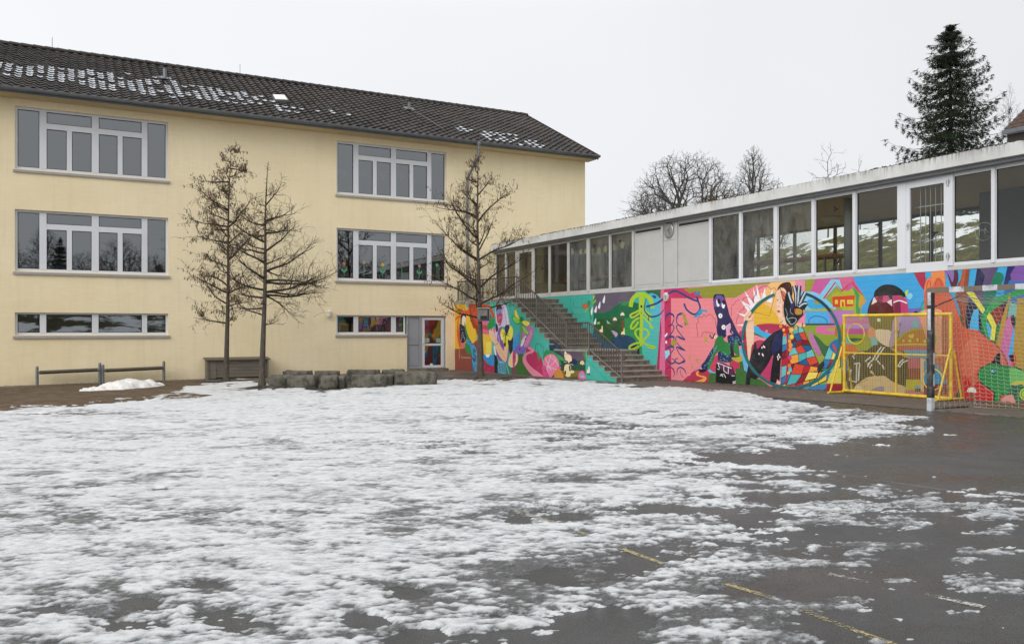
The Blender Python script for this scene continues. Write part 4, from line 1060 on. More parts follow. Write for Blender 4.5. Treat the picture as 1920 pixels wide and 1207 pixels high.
m.P('d8707a',(155,660),(195,655),(205,690),(190,720),(160,710))
m.P('4a9cc8',(225,610),(270,640),(320,690),(345,760),(348,860),(342,1000),(318,1010),(296,1000),(288,880),(285,790),(262,700),(222,650))
for i in range(24):
    rr=random.Random(i+60); t=rr.random(); x=285+rr.random()*50; y=700+t*290; m.S('1a2f5c',5,(x-12,y),(x+8,y+rr.uniform(10,26)),(x+rr.uniform(-16,10),y+rr.uniform(26,40)))
for i in range(8):
    rr=random.Random(i+90); x=240+rr.random()*60; y=630+rr.random()*60; m.S('1a2f5c',4,(x-8,y),(x+12,y+12))
m.S('cfc3bc',4,(160,812),(172,812),sm=False); m.S('cfc3bc',4,(166,812),(166,835),sm=False)
for i in range(12): 
    x=178+i*8; m.S('cfc3bc',3,(x,820 if i in(2,5) else 824),(x,836),sm=False); m.S('cfc3bc',2.5,(x,826),(x+5,832 if i%2 else 822),sm=False)
m.S('e8c070',3,(135,730),(137,840),sm=False)
m.P('48b0b0',(410,300),(470,290),(560,330),(575,700),(560,930),(500,900),(425,620),(408,420),sm=False)
m.P('c84a28',(405,205),(440,192),(500,205),(535,270),(560,350),(530,350),(500,270),(470,260),(455,300),(415,300))
m.P('3a5c8c',(470,300),(500,300),(525,360),(480,380))
m.P('e0688a',(410,400),(470,380),(500,480),(560,480),(560,560),(415,555),(405,480))
m.P('c0405a',(412,440),(470,450),(520,500),(500,510),(415,480))
m.Q('e8c23a',(412,548),(530,560),(520,800),(428,805))
m.Q('f0dc60',(450,640),(515,635),(512,770),(455,775))
m.P('2f8fd0',(425,790),(500,795),(575,800),(575,930),(520,925),(470,890),(430,850))
m.P('f4f0e0',(448,790),(500,785),(492,815),(478,825),(460,820))
m.P('a82c50',(425,855),(470,905),(520,925),(562,930),(562,1040),(420,1030))
m.P('3e6a2a',(800,800),(850,785),(925,795),(960,860),(1010,960),(1090,1080),(800,1060),(805,930))
m.P('7a4a60',(757,930),(800,930),(800,1050),(757,1040))
m.P('b82a5c',(940,690),(985,700),(1060,770),(1120,850),(1145,1080),(1080,1080),(960,930),(925,840))
m.P('e88aa6',(945,690),(1000,712),(1028,745),(1005,772),(950,790),(930,830),(945,880),(1000,945),(1075,1000),(1160,1075),(1060,1075),(985,1020),(925,940),(890,870),(900,800),(955,760),(985,745),(950,715))
m.P('3a8a4a',(1062,780),(1078,760),(1096,830),(1082,862))
m.S('1c4a50',4,(1045,740),(1045,690),(1058,660),(1070,655),(1078,675),(1090,655),(1105,670),(1112,700),(1128,690),(1140,720),(1135,760),(1145,780))
m.S('2a7a78',2,(1035,490),(1215,670),sm=False)
# seated woman with long hair
m.P('d4c8e2',(572,215),(600,190),(630,176),(680,200),(705,260),(728,380),(735,450),(700,470),(640,455),(605,500),(595,620),(565,600),(558,520),(590,460),(575,400),(565,300))
m.P('4a1f30',(575,235),(600,195),(625,190),(642,225),(635,265),(600,275),(578,300))
m.S('a890c8',6,(640,190),(670,260),(690,380),(700,460)); m.S('b8a8d8',5,(655,300),(650,400),(610,470),(570,520)); m.S('f0ecf6',5,(690,240),(705,330),(715,440)); m.S('c03a6a',5,(610,190),(645,180),(655,230),(652,300))
m.P('6a8ac4',(575,285),(600,255),(635,255),(642,295),(600,310),(580,325))
m.P('b83c60',(582,322),(640,298),(650,350),(635,420),(612,452),(592,410))
m.S('f0c0cc',3,(590,360),(610,345),(612,370),(592,372)); m.S('f0c0cc',3,(618,350),(636,340),(634,362)); m.P('f0a0b0',(600,420),(618,415),(612,432),(602,432))
m.P('1c1a30',(568,430),(592,440),(598,500),(575,520))
m.P('1a9048',(468,440),(490,400),(500,370),(525,355),(555,362),(558,400),(562,440),(530,468),(505,500),(475,495),(465,465))
m.P('8a58a8',(580,640),(600,500),(640,470),(690,560),(712,650),(720,760),(700,890),(640,880),(590,830),(575,740))
m.P('241c38',(715,470),(760,520),(775,610),(772,720),(755,780),(735,770),(722,700),(700,600))
m.S('d8c8ec',5,(600,560),(612,640),(600,720)); m.S('c0a0d8',6,(570,560),(560,700),(575,800)); m.S('5a3a80',5,(640,560),(640,650),(660,720))
m.P('f0c8a6',(492,510),(505,488),(520,520),(530,482),(545,520),(560,570),(590,630),(592,680),(560,670),(515,600),(495,560))
m.P('ecc09a',(560,665),(600,640),(630,690),(665,745),(672,700),(700,680),(716,700),(712,780),(692,880),(655,860),(610,800),(575,730))
m.S('3a3a4a',5,(566,676),(600,655),sm=False); m.S('c08a70',3,(610,740),(660,800),(690,870)); m.S('c89070',3,(520,530),(545,590),(575,650))
m.P('e8dc3a',(628,520),(645,485),(675,505),(695,560),(720,560),(715,640),(722,700),(690,705),(660,650),(650,590),(625,570))
m.P('f4f0a8',(630,560),(645,550),(660,600),(640,620)); m.P('f0e858',(700,500),(740,446),(772,480),(775,560),(750,620),(720,610),(700,560))
m.P('1f2458',(678,460),(700,440),(728,440),(735,470),(715,530),(695,560),(682,520))
for t in (-2.6,-2.1,-.9,-.4,.3,2.8): m.S('1a1c4a',5,(692,562),(692+46*math.cos(t),562+46*math.sin(t)),sm=False)
m.S('1f6a30',9,(690,570),(682,640),(678,690)); m.P('1a3a20',(668,660),(690,650),(688,692),(672,690))
m.P('12131c',(556,770),(585,830),(600,900),(600,1030),(560,1030))
m.P('f0ece6',(545,690),(562,700),(578,790),(560,790))
m.P('6cc4dc',(600,890),(640,870),(690,900),(740,920),(748,1000),(740,1045),(620,1040),(592,960))
for i in range(7): m.S('123050',5,(600+i*18,890),(590+i*20,1000),sm=False); m.S('123050',5,(600,895+i*18),(720-i*6,920+i*18),sm=False)
m.P('2a8a70',(690,930),(745,930),(745,1045),(700,1045)); m.S('b8ecf4',4,(700,920),(735,1035),sm=False)
m.P('f0d0a0',(722,900),(735,820),(765,765),(800,740),(832,790),(836,860),(810,920),(770,945),(740,935))
m.P('c8407a',(775,762),(805,748),(812,830),(800,932),(776,938)); m.S('f8ecd8',5,(815,790),(815,860),(795,920)); m.O('5a1c40',785,820,6,8); m.O('5a1c40',798,825,5,7)
# slipper and dragonfly
m.P('b878b4',(780,640),(800,570),(850,510),(905,470),(960,440),(1005,455),(1020,510),(1005,590),(965,680),(900,765),(850,785),(800,765),(775,700))
m.P('2f9ae0',(780,650),(802,575),(850,515),(880,495),(875,590),(850,660),(790,735),(776,700))
m.P('8068c0',(785,742),(850,670),(940,690),(905,765),(850,788),(805,768)); m.P('e8d4ec',(872,640),(930,560),(920,620),(890,690),(868,690)); m.P('d888b0',(905,700),(960,560),(985,500),(1010,540),(960,670))
m.O('7a2050',926,607,8,12); m.O('7a2050',857,727,8,14); m.O('7a2050',748,762,5,9)
def wing(c,*p): m.P(K,*[( (x-sum(q[0] for q in p)/len(p))*1.13+sum(q[0] for q in p)/len(p),(y-sum(q[1] for q in p)/len(p))*1.13+sum(q[1] for q in p)/len(p)) for x,y in p]); m.P(c,*p)
wing('e8dc48',(793,262),(808,258),(830,310),(852,370),(838,385),(812,360),(795,310)); wing('7cd04c',(768,345),(800,345),(840,375),(858,400),(835,422),(795,405)); wing('f0e458',(882,395),(930,390),(970,405),(978,430),(948,452),(910,440)); wing('8cd45c',(885,450),(915,470),(950,510),(968,545),(945,552),(905,520))
m.S(K,24,(872,390),(874,480),(862,665)); m.S('62b444',17,(872,385),(874,480),(862,660)); m.P('2c7a3a',(855,360),(880,340),(905,370),(895,395),(862,395))
# plants under the stairs
m.P('18324c',(1215,620),(1290,650),(1345,700),(1400,745),(1470,760),(1500,870),(1400,900),(1300,820),(1215,760))
m.Q('5c4a60',(1330,745),(1640,745),(1640,865),(1400,850))
m.Q('1c4a3c',(1300,820),(1400,862),(1640,860),(1640,1000),(1300,1000)); m.P('12234c',(1455,845),(1500,840),(1540,870),(1535,905),(1465,905))
m.Q('545420',(1260,985),(1645,975),(1645,1130),(1200,1120)); m.P('7a6a24',(1340,1000),(1420,980),(1600,990),(1600,1040),(1400,1060))
m.P('2e8a50',(1138,790),(1150,760),(1188,725),(1195,745),(1255,748),(1300,790),(1345,880),(1330,920),(1150,870))
m.P('3c9a5c',(1290,790),(1330,800),(1390,845),(1400,870),(1330,850)); 
m.P('e87aa2',(1140,860),(1170,810),(1220,785),(1275,800),(1318,870),(1322,950),(1275,1010),(1215,1070),(1160,1020),(1142,940))
for q in (((1160,830),(1230,980)),((1230,790),(1180,960)),((1300,850),(1190,960)),((1250,800),(1320,930)),((1170,930),(1300,970)),((1200,1050),(1180,960)),((1270,870),(1210,800))): m.S('cfe0dc',5,*q,sm=False)
m.P('d84a8a',(1130,930),(1165,925),(1175,975),(1215,1070),(1150,1060),(1125,980)); m.S('7a1a50',4,(1130,960),(1180,1000),(1190,1060))
m.P('d08a34',(1275,1000),(1310,960),(1345,975),(1370,1020),(1375,1090),(1275,1090)); m.P('e0609a',(1320,930),(1345,940),(1340,965),(1315,960))
m.view='B'
m.P('ead6a6',(118,930),(145,905),(185,915),(195,960),(190,1040),(160,1058),(135,1045),(115,990)); m.P('f2d4b4',(115,800),(135,780),(180,790),(205,830),(200,880),(175,895),(135,865)); m.P('f4e4c4',(118,790),(125,750),(150,785),(145,805)); m.P(K,(130,870),(150,865),(165,895),(150,905)); m.P(K,(175,885),(205,870),(195,905),(180,905)); m.P(K,(120,990),(135,985),(135,1030),(122,1020)); m.P(K,(172,930),(186,925),(190,990),(176,980)); m.P('ead6a6',(195,980),(225,985),(235,1005),(200,1015)); m.S('f0ece0',4,(110,880),(150,880),sm=False); m.S('f0ece0',4,(185,900),(225,915),sm=False)
m.P('d8c890',(305,905),(305,880),(328,862),(350,878),(355,912),(330,905)); m.S('d8c890',9,(330,900),(330,918),sm=False)
m.P('e06a98',(283,1050),(290,1010),(320,985),(350,995),(368,1040),(368,1085),(290,1080)); m.P('6ab0e0',(303,1055),(312,1025),(330,1012),(352,1035),(358,1065),(315,1070)); m.P('e898b0',(318,1060),(330,1040),(348,1055),(350,1070))
m.Q('587a30',(335,738),(372,738),(372,850),(345,830)); m.S('5a3a2a',5,(110,790),(330,794),sm=False)
m.Q('3fb0a0',(372,738),(385,738),(385,1120),(372,1120))
m.P('ece4d0',(388,970),(400,975),(402,940),(415,938),(420,1005),(385,1008)); m.Q(K,(393,1012),(402,1012),(402,1036),(393,1036)); m.Q(K,(410,1012),(419,1012),(419,1036),(410,1036)); m.S('2a7a78',4,(375,850),(655,1125),sm=False)
m.b.build('mural_painting',M['mural'],st)
# ===== pavilion base wall
m=Mural(XW,ZM-.001,-26.9,-.002); m.view='B'
m.raw([(-26.9,-1),(-26.9,ZM-.001),(-.002,ZM-.001),(-.002,-1)],'3fb0a0')
m.P('62586a',(462,60),(960,20),(955,120),(905,165),(850,165),(790,165),(740,205),(670,260),(585,292),(462,305),sm=False)
m.P('0c6a44',(462,300),(585,292),(670,258),(740,203),(800,165),(905,160),(1040,190),(1040,370),(462,375),sm=False)
m.P('2f8c4a',(785,192),(850,162),(892,165),(870,200),(830,206))
m.Q('28542a',(462,372),(835,360),(835,700),(462,700)); m.Q('2a8c50',(832,360),(1060,350),(1060,880),(1010,880),(832,700))
m.Q('7a4a24',(800,380),(828,378),(828,560),(808,560))
m.P('1c4462',(500,760),(560,700),(690,600),(760,570),(850,562),(930,590),(965,640),(970,760),(500,800)); m.P('1a5a70',(462,500),(520,560),(600,640),(700,700),(620,760),(462,760))
m.P('0b1220',(900,715),(1010,690),(1018,880),(985,900),(970,800),(915,780))
m.Q('24944c',(1010,690),(1042,690),(1045,900),(1015,900))
m.P('4cb8b0',(1042,650),(1060,300),(1110,120),(1280,60),(1278,400),(1205,985),(1290,1060),(1290,1110),(1045,1110),sm=False)
m.Q('34603c',(1080,30),(1280,10),(1280,120),(1150,110)); m.P('52b4cc',(1105,110),(1120,70),(1170,62),(1230,95),(1262,160),(1270,250),(1240,335),(1185,330),(1150,250)); m.P('1c4c90',(1160,90),(1185,85),(1215,100),(1200,125),(1180,118)); 
G_='aacb2c'
m.S(G_,66,(1035,75),(1038,140),(1036,220),(1038,300)); m.S(G_,40,(1036,230),(1036,420),(1030,560),(1036,690)); m.S(G_,50,(905,225),(925,140),(985,82),(1060,78),(1130,120),(1160,190),(1165,240)); 
for q in (((1020,260),(960,290),(905,320),(915,350),(960,335),(1010,300)),((1010,350),(950,390),(915,440),(912,480),(950,470),(1000,400)),((1050,250),(1100,290),(1150,330)),((1055,340),(1110,400),(1140,430),(1150,470),(1180,470)),((1020,480),(970,500),(965,550),(1000,600),(1030,640)),((1050,480),(1100,500),(1120,550),(1080,600),(1050,650)),((1020,650),(960,660),(900,690),(895,725),(940,725),(1000,690)),((1050,640),(1110,680),(1190,700),(1180,715),(1110,700)),((1000,690),(980,720),(1010,690)),((1160,390),(1100,330),(1060,290))): m.S(G_,24,*q)
m.P(K,(1022,215),(1035,200),(1048,225),(1030,235)); m.S(K,7,(1132,210),(1128,245),sm=False); m.S(K,8,(1122,335),(1118,390),sm=False); m.S(K,7,(925,330),(960,312)); m.S(K,6,(1030,285),(1038,310),sm=False)
for x,y in ((808,310),(718,370),(552,510),(815,535),(1300,0)):
    if x<1000: m.P('f4e4c0',(x-22,y+18),(x-20,y-5),(x,y-22),(x+20,y-5),(x+22,y+18),(x,y+14)); m.S('8a4a24',9,(x,y+18),(x,y+40),sm=False)
for q in ((552,450,575,520),(815,475,835,550)): m.Q('f0f0a0',(q[0]+8,q[1]),(q[2]-3,q[1]),(q[2],q[3]),(q[0]+4,q[3]))
m.Q('8ac8a0',(615,375),(668,425),(628,425)); m.Q('8ac070',(500,410),(540,398),(535,430),(505,432)); m.P('c0a0cc',(678,510),(700,508),(752,540),(732,585),(710,560))
for x,y,h in ((585,130,46),(530,200,42),(487,250,40),(438,270,44),(480,395,38)): m.P('f4f6f6',(x+12,y-h),(x+15,y),(x+8,y+h),(x-6,y+h*1.05),(x-14,y+h*.6),(x-6,y))
for q in (((188,125),(190,240),(215,290)),((325,120),(330,200),(330,240))): m.S('1c6a6a',3,*q)
m.S('1c6a6a',4,(205,290),(220,285),(225,310),(245,320),(262,300),(280,325),(305,330),(325,310)); m.S('1c6a6a',4,(222,170),(235,225),(262,230),(285,240),(310,235),(328,235))
wing('e05a38',(332,215),(360,190),(400,195),(390,225),(355,240)); wing('6cc048',(440,190),(480,140),(498,150),(470,185)); wing('8cc448',(350,300),(380,240),(400,235),(370,290)); wing('b8c448',(455,120),(470,80),(478,100),(462,140)); m.S(K,16,(408,150),(418,240),(430,370)); m.S('4cac44',10,(408,150),(418,240),(430,365)); m.P('2c8a3c',(390,170),(410,145),(430,175),(410,200))
# ---- pink field with ribbons
m.view='C'
m.Q('ec8890',(50,40),(1400,-90),(1400,1250),(50,1250))
m.Q('e0709c',(52,60),(86,60),(98,1200),(58,1200)); m.P('b02a58',(48,400),(58,560),(62,1070),(0,1020),(18,800),sm=False); m.Q('e0709c',(86,1200),(60,1200),(30,1060),(52,560))
m.Q('c02c5c',(86,60),(155,60),(158,1200),(98,1200)); m.Q('c43060',(84,60),(320,60),(420,140),(482,216),(84,212))
m.P('90902a',(286,120),(700,60),(1400,-20),(1400,40),(1025,80),(820,208),(482,216),(430,160),(400,155),(350,168),sm=False)
m.P('c43060',(350,170),(400,150),(440,170),(475,212),(380,214))
B_='1f3c7c'
m.S(B_,20,(-100,300),(0,270),(70,225),(135,165),(200,140),(280,175),(350,215),(430,245)); m.S(B_,18,(290,268),(310,320),(350,360),(400,380),(440,350),(455,310),(440,260),(420,200)); m.S(B_,16,(-100,220),(-120,330),(-60,400),(10,395),(60,360),(105,290),taper=True)
m.P('2a7cb0',(395,165),(415,135),(420,170),(440,140),(455,160),(430,185),(405,180))
m.P('2a9cc0',(384,410),(420,375),(455,325),(530,340),(525,358),(480,350),(475,375),(410,415),sm=False)
for dx in (0,1):
    f=(lambda x,dx=dx: x if dx==0 else 404-x)
    m.S(B_,22,(f(100),450),(f(108),395),(f(140),372),(f(180),390),(f(186),430),taper=True)
m.S(B_,9,(186,430),(165,480),(125,505),(160,490),(185,505),(170,560),(110,640)); m.S(B_,9,(215,400),(215,460),(240,495),(275,510),(240,490),(210,505),(235,560),(300,640)); m.S(B_,20,(260,375),(300,420),(300,500),taper=True)
m.S(B_,22,(100,640),(140,610),(180,612),(185,640),taper=True); m.S(B_,20,(212,600),(250,620),(300,645),taper=True); m.S(B_,8,(185,640),(170,680),(120,730)); m.S(B_,8,(210,605),(205,650),(240,700),(300,750)); m.S(B_,22,(95,745),(130,715),(175,712),(182,740),taper=True); m.S(B_,22,(210,710),(255,730),(305,755),taper=True)
m.S(B_,8,(182,740),(140,800),(108,835),(140,870),(180,880),(190,850),(165,835)); m.S(B_,8,(208,715),(240,780),(300,860),(240,880),(205,870),(205,840),(225,830)); m.S(B_,14,(110,845),(160,885),(200,870),(240,885),(300,850)); m.S('8a2060',14,(95,1010),(100,950),(140,925),(175,940),(190,990),(175,1030),taper=True); m.S(B_,14,(215,1000),(225,940),(260,925),(300,960),(312,1000),taper=True); m.S(B_,5,(250,940),(255,990),(285,1030))
m.Q('a89a38',(262,370),(290,372),(340,485),(315,498)); m.Q('a89a38',(160,640),(215,650),(215,680),(185,705),(160,690)); m.Q('f2f2f6',(88,600),(118,565),(118,590),(95,615)); m.O('f2f2f6',106,665,10,16); m.Q('9ad4ea',(92,755),(138,745),(145,790),(100,845))
for q in ((345,820,13,18),(426,850,14,34),(375,920,12,24)): m.P('b8a040',(q[0],q[1]-q[3]),(q[0]+q[2],q[1]),(q[0],q[1]+q[3]),(q[0]-q[2],q[1]),sm=False)
m.Q('b8a040',(510,590),(535,665),(492,665))
L_='6a1f3c'
m.S(L_,3.5,(432,615),(425,540),(418,480),(440,460),(430,430),(450,405),(480,410),(495,385),(520,405),(545,380),(580,395),(590,415),(610,430),(615,480),(625,520)); m.S(L_,3.5,(470,610),(480,575),(500,555),(515,570),(535,555),(555,572),(570,565),(590,590),(600,620)); m.S(L_,3.5,(775,400),(780,290),(800,285),(820,250),(850,235),(890,250))
# ray burst
for q in (((1010,390),(910,135),(1055,330)),((1020,350),(1000,110),(1090,320)),((980,400),(865,230),(1050,340)),((960,430),(822,360),(960,390)),((960,470),(822,492),(940,500)),((1060,330),(1085,150),(1125,320))): m.Q('f4eef0',*q)
m.P('f4eef0',(905,420),(950,340),(1050,290),(1150,300),(1150,480),(950,500))
m.S(L_,3.5,(825,480),(835,420),(850,400),(845,370),(870,350),(880,330),(905,330),(905,300),(935,290),(965,320),(975,350)); m.S(L_,3.5,(880,260),(890,230),(920,205),(960,205),(985,230),(1005,255),(1010,200),(1030,160))
# fields behind the figures
m.P('b02c50',(860,560),(1042,540),(1060,900),(1000,1000),(930,900),(890,740))
m.P('386a2c',(760,820),(890,815),(905,940),(960,1020),(1060,1050),(1060,1200),(840,1200),(780,1000)); m.P('e088b0',(880,560),(905,700),(960,900),(1000,950),(950,930),(888,740)); m.P('5cb8e0',(858,748),(890,745),(940,900),(945,960),(905,1002),(820,985),(790,960),(890,965),(905,920)); m.P('c43058',(768,880),(800,850),(840,848),(862,900),(850,960),(800,972)); m.P('b8a838',(770,820),(820,825),(885,803),(888,850),(850,872),(800,850))
m.P('b8304e',(225,1110),(300,1040),(430,925),(500,905),(560,950),(640,1010),(640,1200),(225,1200),sm=False); m.P('c8385c',(545,930),(580,850),(640,800),(640,970),(560,965)); m.P('386a2c',(548,1000),(620,975),(640,1080),(550,1080)); m.P('5cb8e0',(545,935),(590,970),(640,975),(630,985),(550,975))
m.P('f0a448',(428,960),(440,965),(442,1000),(500,1015),(522,1035),(505,1065),(450,1092),(345,1085),(360,1070),(430,1060),(490,1035),(430,1012),(412,990)); m.P('e898b0',(330,1010),(360,985),(352,1008)); m.P('d8a8c8',(398,965),(430,930),(470,925),(478,965),(455,935),(420,950))
# figure with tall patterned hood
m.P('241f52',(592,250),(600,190),(625,172),(690,175),(712,215),(735,300),(760,390),(790,450),(830,540),(860,600),(800,590),(740,560),(725,600),(690,625),(640,600),(625,520),(632,430),(600,330))
m.P('6a4a9c',(598,240),(612,190),(650,182),(695,190),(712,240),(700,300),(650,300),(600,300)); m.P(K,(590,240),(598,185),(628,172),(605,215)); m.P(K,(665,180),(695,172),(705,210)); m.P('f6f2f6',(622,235),(640,222),(655,265),(648,300),(628,290)); m.P(K,(630,225),(655,222),(668,255),(655,275),(640,265)); m.P('f6f2f6',(678,268),(700,262),(712,290),(700,318),(682,310)); m.P(K,(680,245),(700,232),(715,255),(705,278),(690,275))
for x,y,r in ((664,394,21),(697,512,21),(612,608,16)): m.O('f6f2f0',x,y,r,r*1.2); m.O(K,x+2,y,4,8)
m.P('e0aac8',(722,500),(740,485),(765,470),(770,520),(755,560),(735,580),(722,545)); m.S('a02050',3,(745,540),(765,530)); m.S(K,3,(748,505),(765,498)); m.P('ec9aa8',(720,565),(738,580),(760,560),(775,590),(730,600)); m.P('e8a0c0',(778,545),(800,575),(830,590),(790,580))
m.P('1a2a5a',(735,610),(790,585),(820,540),(850,580),(880,630),(888,690),(845,700),(820,660),(810,720),(790,790),(765,740)); m.P('1a2a5a',(600,700),(640,680),(600,830),(555,920),(520,952),(480,945),(470,900),(510,850)); m.P('1a2a5a',(650,760),(765,755),(778,800),(765,868),(650,860),(640,800))
m.P('2a7c3a',(608,660),(640,610),(690,605),(705,650),(760,680),(772,740),(760,795),(715,800),(665,765),(640,760),(590,840),(555,935),(530,940),(545,870),(590,780)); m.P('2a7c3a',(805,660),(840,650),(862,800),(850,810),(805,770),(800,720)); m.P(K,(765,700),(800,760),(805,810),(775,815),(768,760))
for i in range(90):
    rr=random.Random(i+300); k=rr.random()
    if k<.35: t=rr.random(); x=500+t*110+rr.uniform(-14,24); y=920-t*210+rr.uniform(-18,18)
    elif k<.65: x=rr.uniform(655,765); y=rr.uniform(768,858)
    else: t=rr.random(); x=750+t*120; y=620+rr.uniform(-15,60)
    m.S('8ac0e0',4,(x,y),(x+8,y+3),sm=False)
m.P('0a0a10',(618,900),(640,865),(700,880),(790,925),(815,990),(848,1140),(615,1140),sm=False); m.P('5c1c4c',(640,878),(700,890),(785,925),(800,960),(790,1000),(755,1000),(700,960),(660,930)); m.P(K,(440,950),(500,945),(520,960),(470,978))
for q in (((630,875),(780,935)),((640,880),(655,930)),((700,900),(700,960),(735,985)),((748,915),(745,990)),((660,1010),(700,990),(720,1030)),((670,990),(690,1020)),((790,1075),(830,1065)),((792,1090),(832,1080)),((780,1010),(812,1010)),((635,940),(655,945))): m.S('f0ecf0',7,*q,sm=False)
m.P('f0c030',(575,620),(560,600),(600,610)); m.S('1c1a3a',12,(555,590),(580,625),(610,575))
m.P('b090c0',(175,1055),(190,1045),(215,1052),(220,1065),(180,1065))
# ---- girl in the hoop
m.view='D'
m.Q('98a032',(640,0),(1400,-60),(1400,1300),(640,1200))
m.P('f0bc78',(330,60),(630,40),(660,200),(655,500),(170,510),(168,330),(250,200),sm=False)
m.P('e4b432',(165,500),(148,420),(172,330),(240,298),(310,325),(375,390),(405,460),(400,495))
m.Q('e88aa8',(555,60),(655,50),(655,500),(590,500)); m.Q('98982c',(650,50),(760,40),(700,185),(650,205)); m.Q('c85a9a',(750,40),(960,20),(900,110),(800,215),(700,190)); m.Q('c85a9a',(950,20),(1400,-30),(1400,200),(1000,200))
m.S(L_,3.5,(170,375),(318,415),(375,190),sm=False); m.S(L_,3.5,(165,290),(160,250),(190,215),(195,180),(230,150),(270,130),(310,140),(330,160),(365,150),(385,180))
for q in (((200,280),(195,110),(235,260)),((240,270),(275,140),(285,260)),((290,280),(350,160),(340,290))): m.Q('f4eef0',*q)
m.P('98982c',(650,200),(700,185),(830,240),(940,330),(1060,330),(1060,380),(650,380),sm=False)
m.P('7cc8e6',(600,190),(660,185),(740,190),(830,235),(900,300),(950,345),(900,350),(780,330),(680,370),(655,370),(640,260)); m.P('3aa4d8',(682,262),(760,268),(830,300),(868,325),(820,345),(740,352),(685,330)); m.P('98982c',(738,272),(790,270),(825,288),(790,300),(750,298)); m.P('b0aa34',(655,352),(760,352),(900,335),(915,372),(655,374))
m.Q('4aaae2',(655,368),(868,368),(895,490),(655,490)); m.Q('a280c2',(865,366),(1400,340),(1400,440),(1060,480),(895,490)); m.Q('c86aa8',(925,455),(1060,440),(1060,510),(930,510)); m.Q('8a9c30',(600,500),(1060,500),(1060,760),(600,760)); m.Q('384a40',(600,484),(935,484),(935,500),(600,503))
m.S('14305c',5,(690,485),(690,450),(705,430),(722,430),(735,415),(765,418),(790,415),(815,425),(835,435),(855,450),(865,488))
m.P('d868a0',(756,540),(775,512),(850,505),(935,505),(935,582),(820,582),(770,570)); m.P('9aa438',(865,530),(935,525),(935,552),(870,552)); m.P('c070a8',(690,560),(740,600),(812,680),(812,700),(790,790),(740,730),(700,640)); m.P('35683c',(730,590),(790,630),(850,690),(905,700),(900,740),(850,800),(815,770),(785,710)); 
m.P('b02c52',(190,500),(300,485),(400,490),(470,500),(450,560),(380,590),(300,570),(210,545)); m.O('d88aa0',290,557,12,14); m.P('3aaadc',(162,512),(200,510),(250,555),(330,585),(320,615),(280,622),(215,590),(165,560)); m.P('4a6a34',(165,575),(220,590),(290,640),(280,650),(170,610)); m.P('ea8c98',(165,595),(230,610),(300,630),(360,600),(320,680),(160,680)); m.P('b02c52',(180,660),(230,640),(290,665),(260,740),(170,720)); m.P('c0386a',(215,960),(280,880),(340,780),(350,900),(335,1040),(240,1000),(190,1000))
m.P('386a2c',(0,900),(90,930),(160,990),(230,1010),(330,1080),(330,1200),(0,1200),sm=False)
m.P('f0c8a8',(98,500),(165,490),(168,660),(150,700),(125,860),(108,720)); m.P('f2c4a2',(78,430),(100,395),(135,360),(150,395),(170,400),(168,450),(165,505),(100,510)); m.S('c07a60',3,(108,395),(130,430)); m.S('c07a60',3,(95,415),(120,450)); m.S('c07a60',3,(110,700),(128,690))
m.P('0b0b16',(92,1085),(98,990),(118,880),(140,800),(165,720),(178,655),(192,680),(205,725),(260,660),(330,590),(400,550),(455,545),(450,700),(425,830),(412,1020),(392,1005),(378,1045),(350,1040),(325,1060),(330,960),(352,780),(300,870),(250,940),(190,1010),(140,1000),(132,1100),(100,1110)); m.P('1c2052',(340,690),(385,580),(455,545),(440,690),(350,775))
for x,y in ((262,700),(248,712),(272,708),(220,770),(252,775),(258,785),(405,780),(395,800),(415,800),(400,820)): m.O('f4dce4',x,y,6,11)
m.P('f0c8b0',(385,1040),(395,1020),(412,1030),(430,1050),(400,1062))
# cloak of patches
rr=random.Random(17); pal=['b8202c','1f5a90','e8d048','68c0c4','8a1626','f0a040','2a78b0','d8442c','f0d860','7a1024','4ab0b0','1c4a80']
def patches(TL,TR,BR,BL,nu,nv,off=0):
    def pt(u,v):
        return (TL[0]*(1-u)*(1-v)+TR[0]*u*(1-v)+BR[0]*u*v+BL[0]*(1-u)*v, TL[1]*(1-u)*(1-v)+TR[1]*u*(1-v)+BR[1]*u*v+BL[1]*(1-u)*v)
    g={}
    for i in range(nu+1):
        for j in range(nv+1):
            du=0 if i in(0,nu) else rr.uniform(-.25,.25)/nu; dv=0 if j in (0,nv) else rr.uniform(-.25,.25)/nv
            g[i,j]=pt(i/nu+du,j/nv+dv)
    for i in range(nu):
        for j in range(nv):
            q=[g[i,j],g[i+1,j],g[i+1,j+1],g[i,j+1]]; cx=sum(p[0] for p in q)/4; cy=sum(p[1] for p in q)/4
            m.Q(pal[(i*5+j*3+off+(i*j)%2)%len(pal)],*q)
    for i in range(nu+1): m.S(K,4,*[g[i,j] for j in range(nv+1)])
    for j in range(nv+1): m.S(K,4,*[g[i,j] for i in range(nu+1)])
patches((425,1070),(700,960),(690,1110),(430,1100),4,1,2)
patches((780,950),(985,800),(985,960),(700,1090),4,2,5)
patches((880,700),(990,770),(900,900),(800,905),2,2,3)
patches((445,520),(630,520),(800,900),(425,1060),4,7,0)
patches((560,860),(800,900),(760,1000),(480,1070),3,2,7)
m.P('20242c',(800,860),(830,840),(835,880),(790,935),(770,915)); m.S(K,6,(740,935),(800,935),(870,900),(960,780))
m.S('b01c40',18,(490,510),(492,700),(490,900),(475,1065),sm=False)
for x,y,r,c in ((425,510,15,'e88a3c'),(455,545,14,'f0b040'),(465,590,14,'e07838'),(530,545,17,'f0c050'),(570,528,15,'f0a040'),(610,500,18,'f0b080'),(530,610,20,'f0d050'),(510,650,16,'e8a040'),(520,690,20,'e89838'),(515,730,18,'e88838'),(512,808,17,'d83878'),(508,880,16,'e87838'),(500,950,14,'f0a850'),(645,500,12,'f0c8a0')): m.O(c,x,y,r,r*1.2)
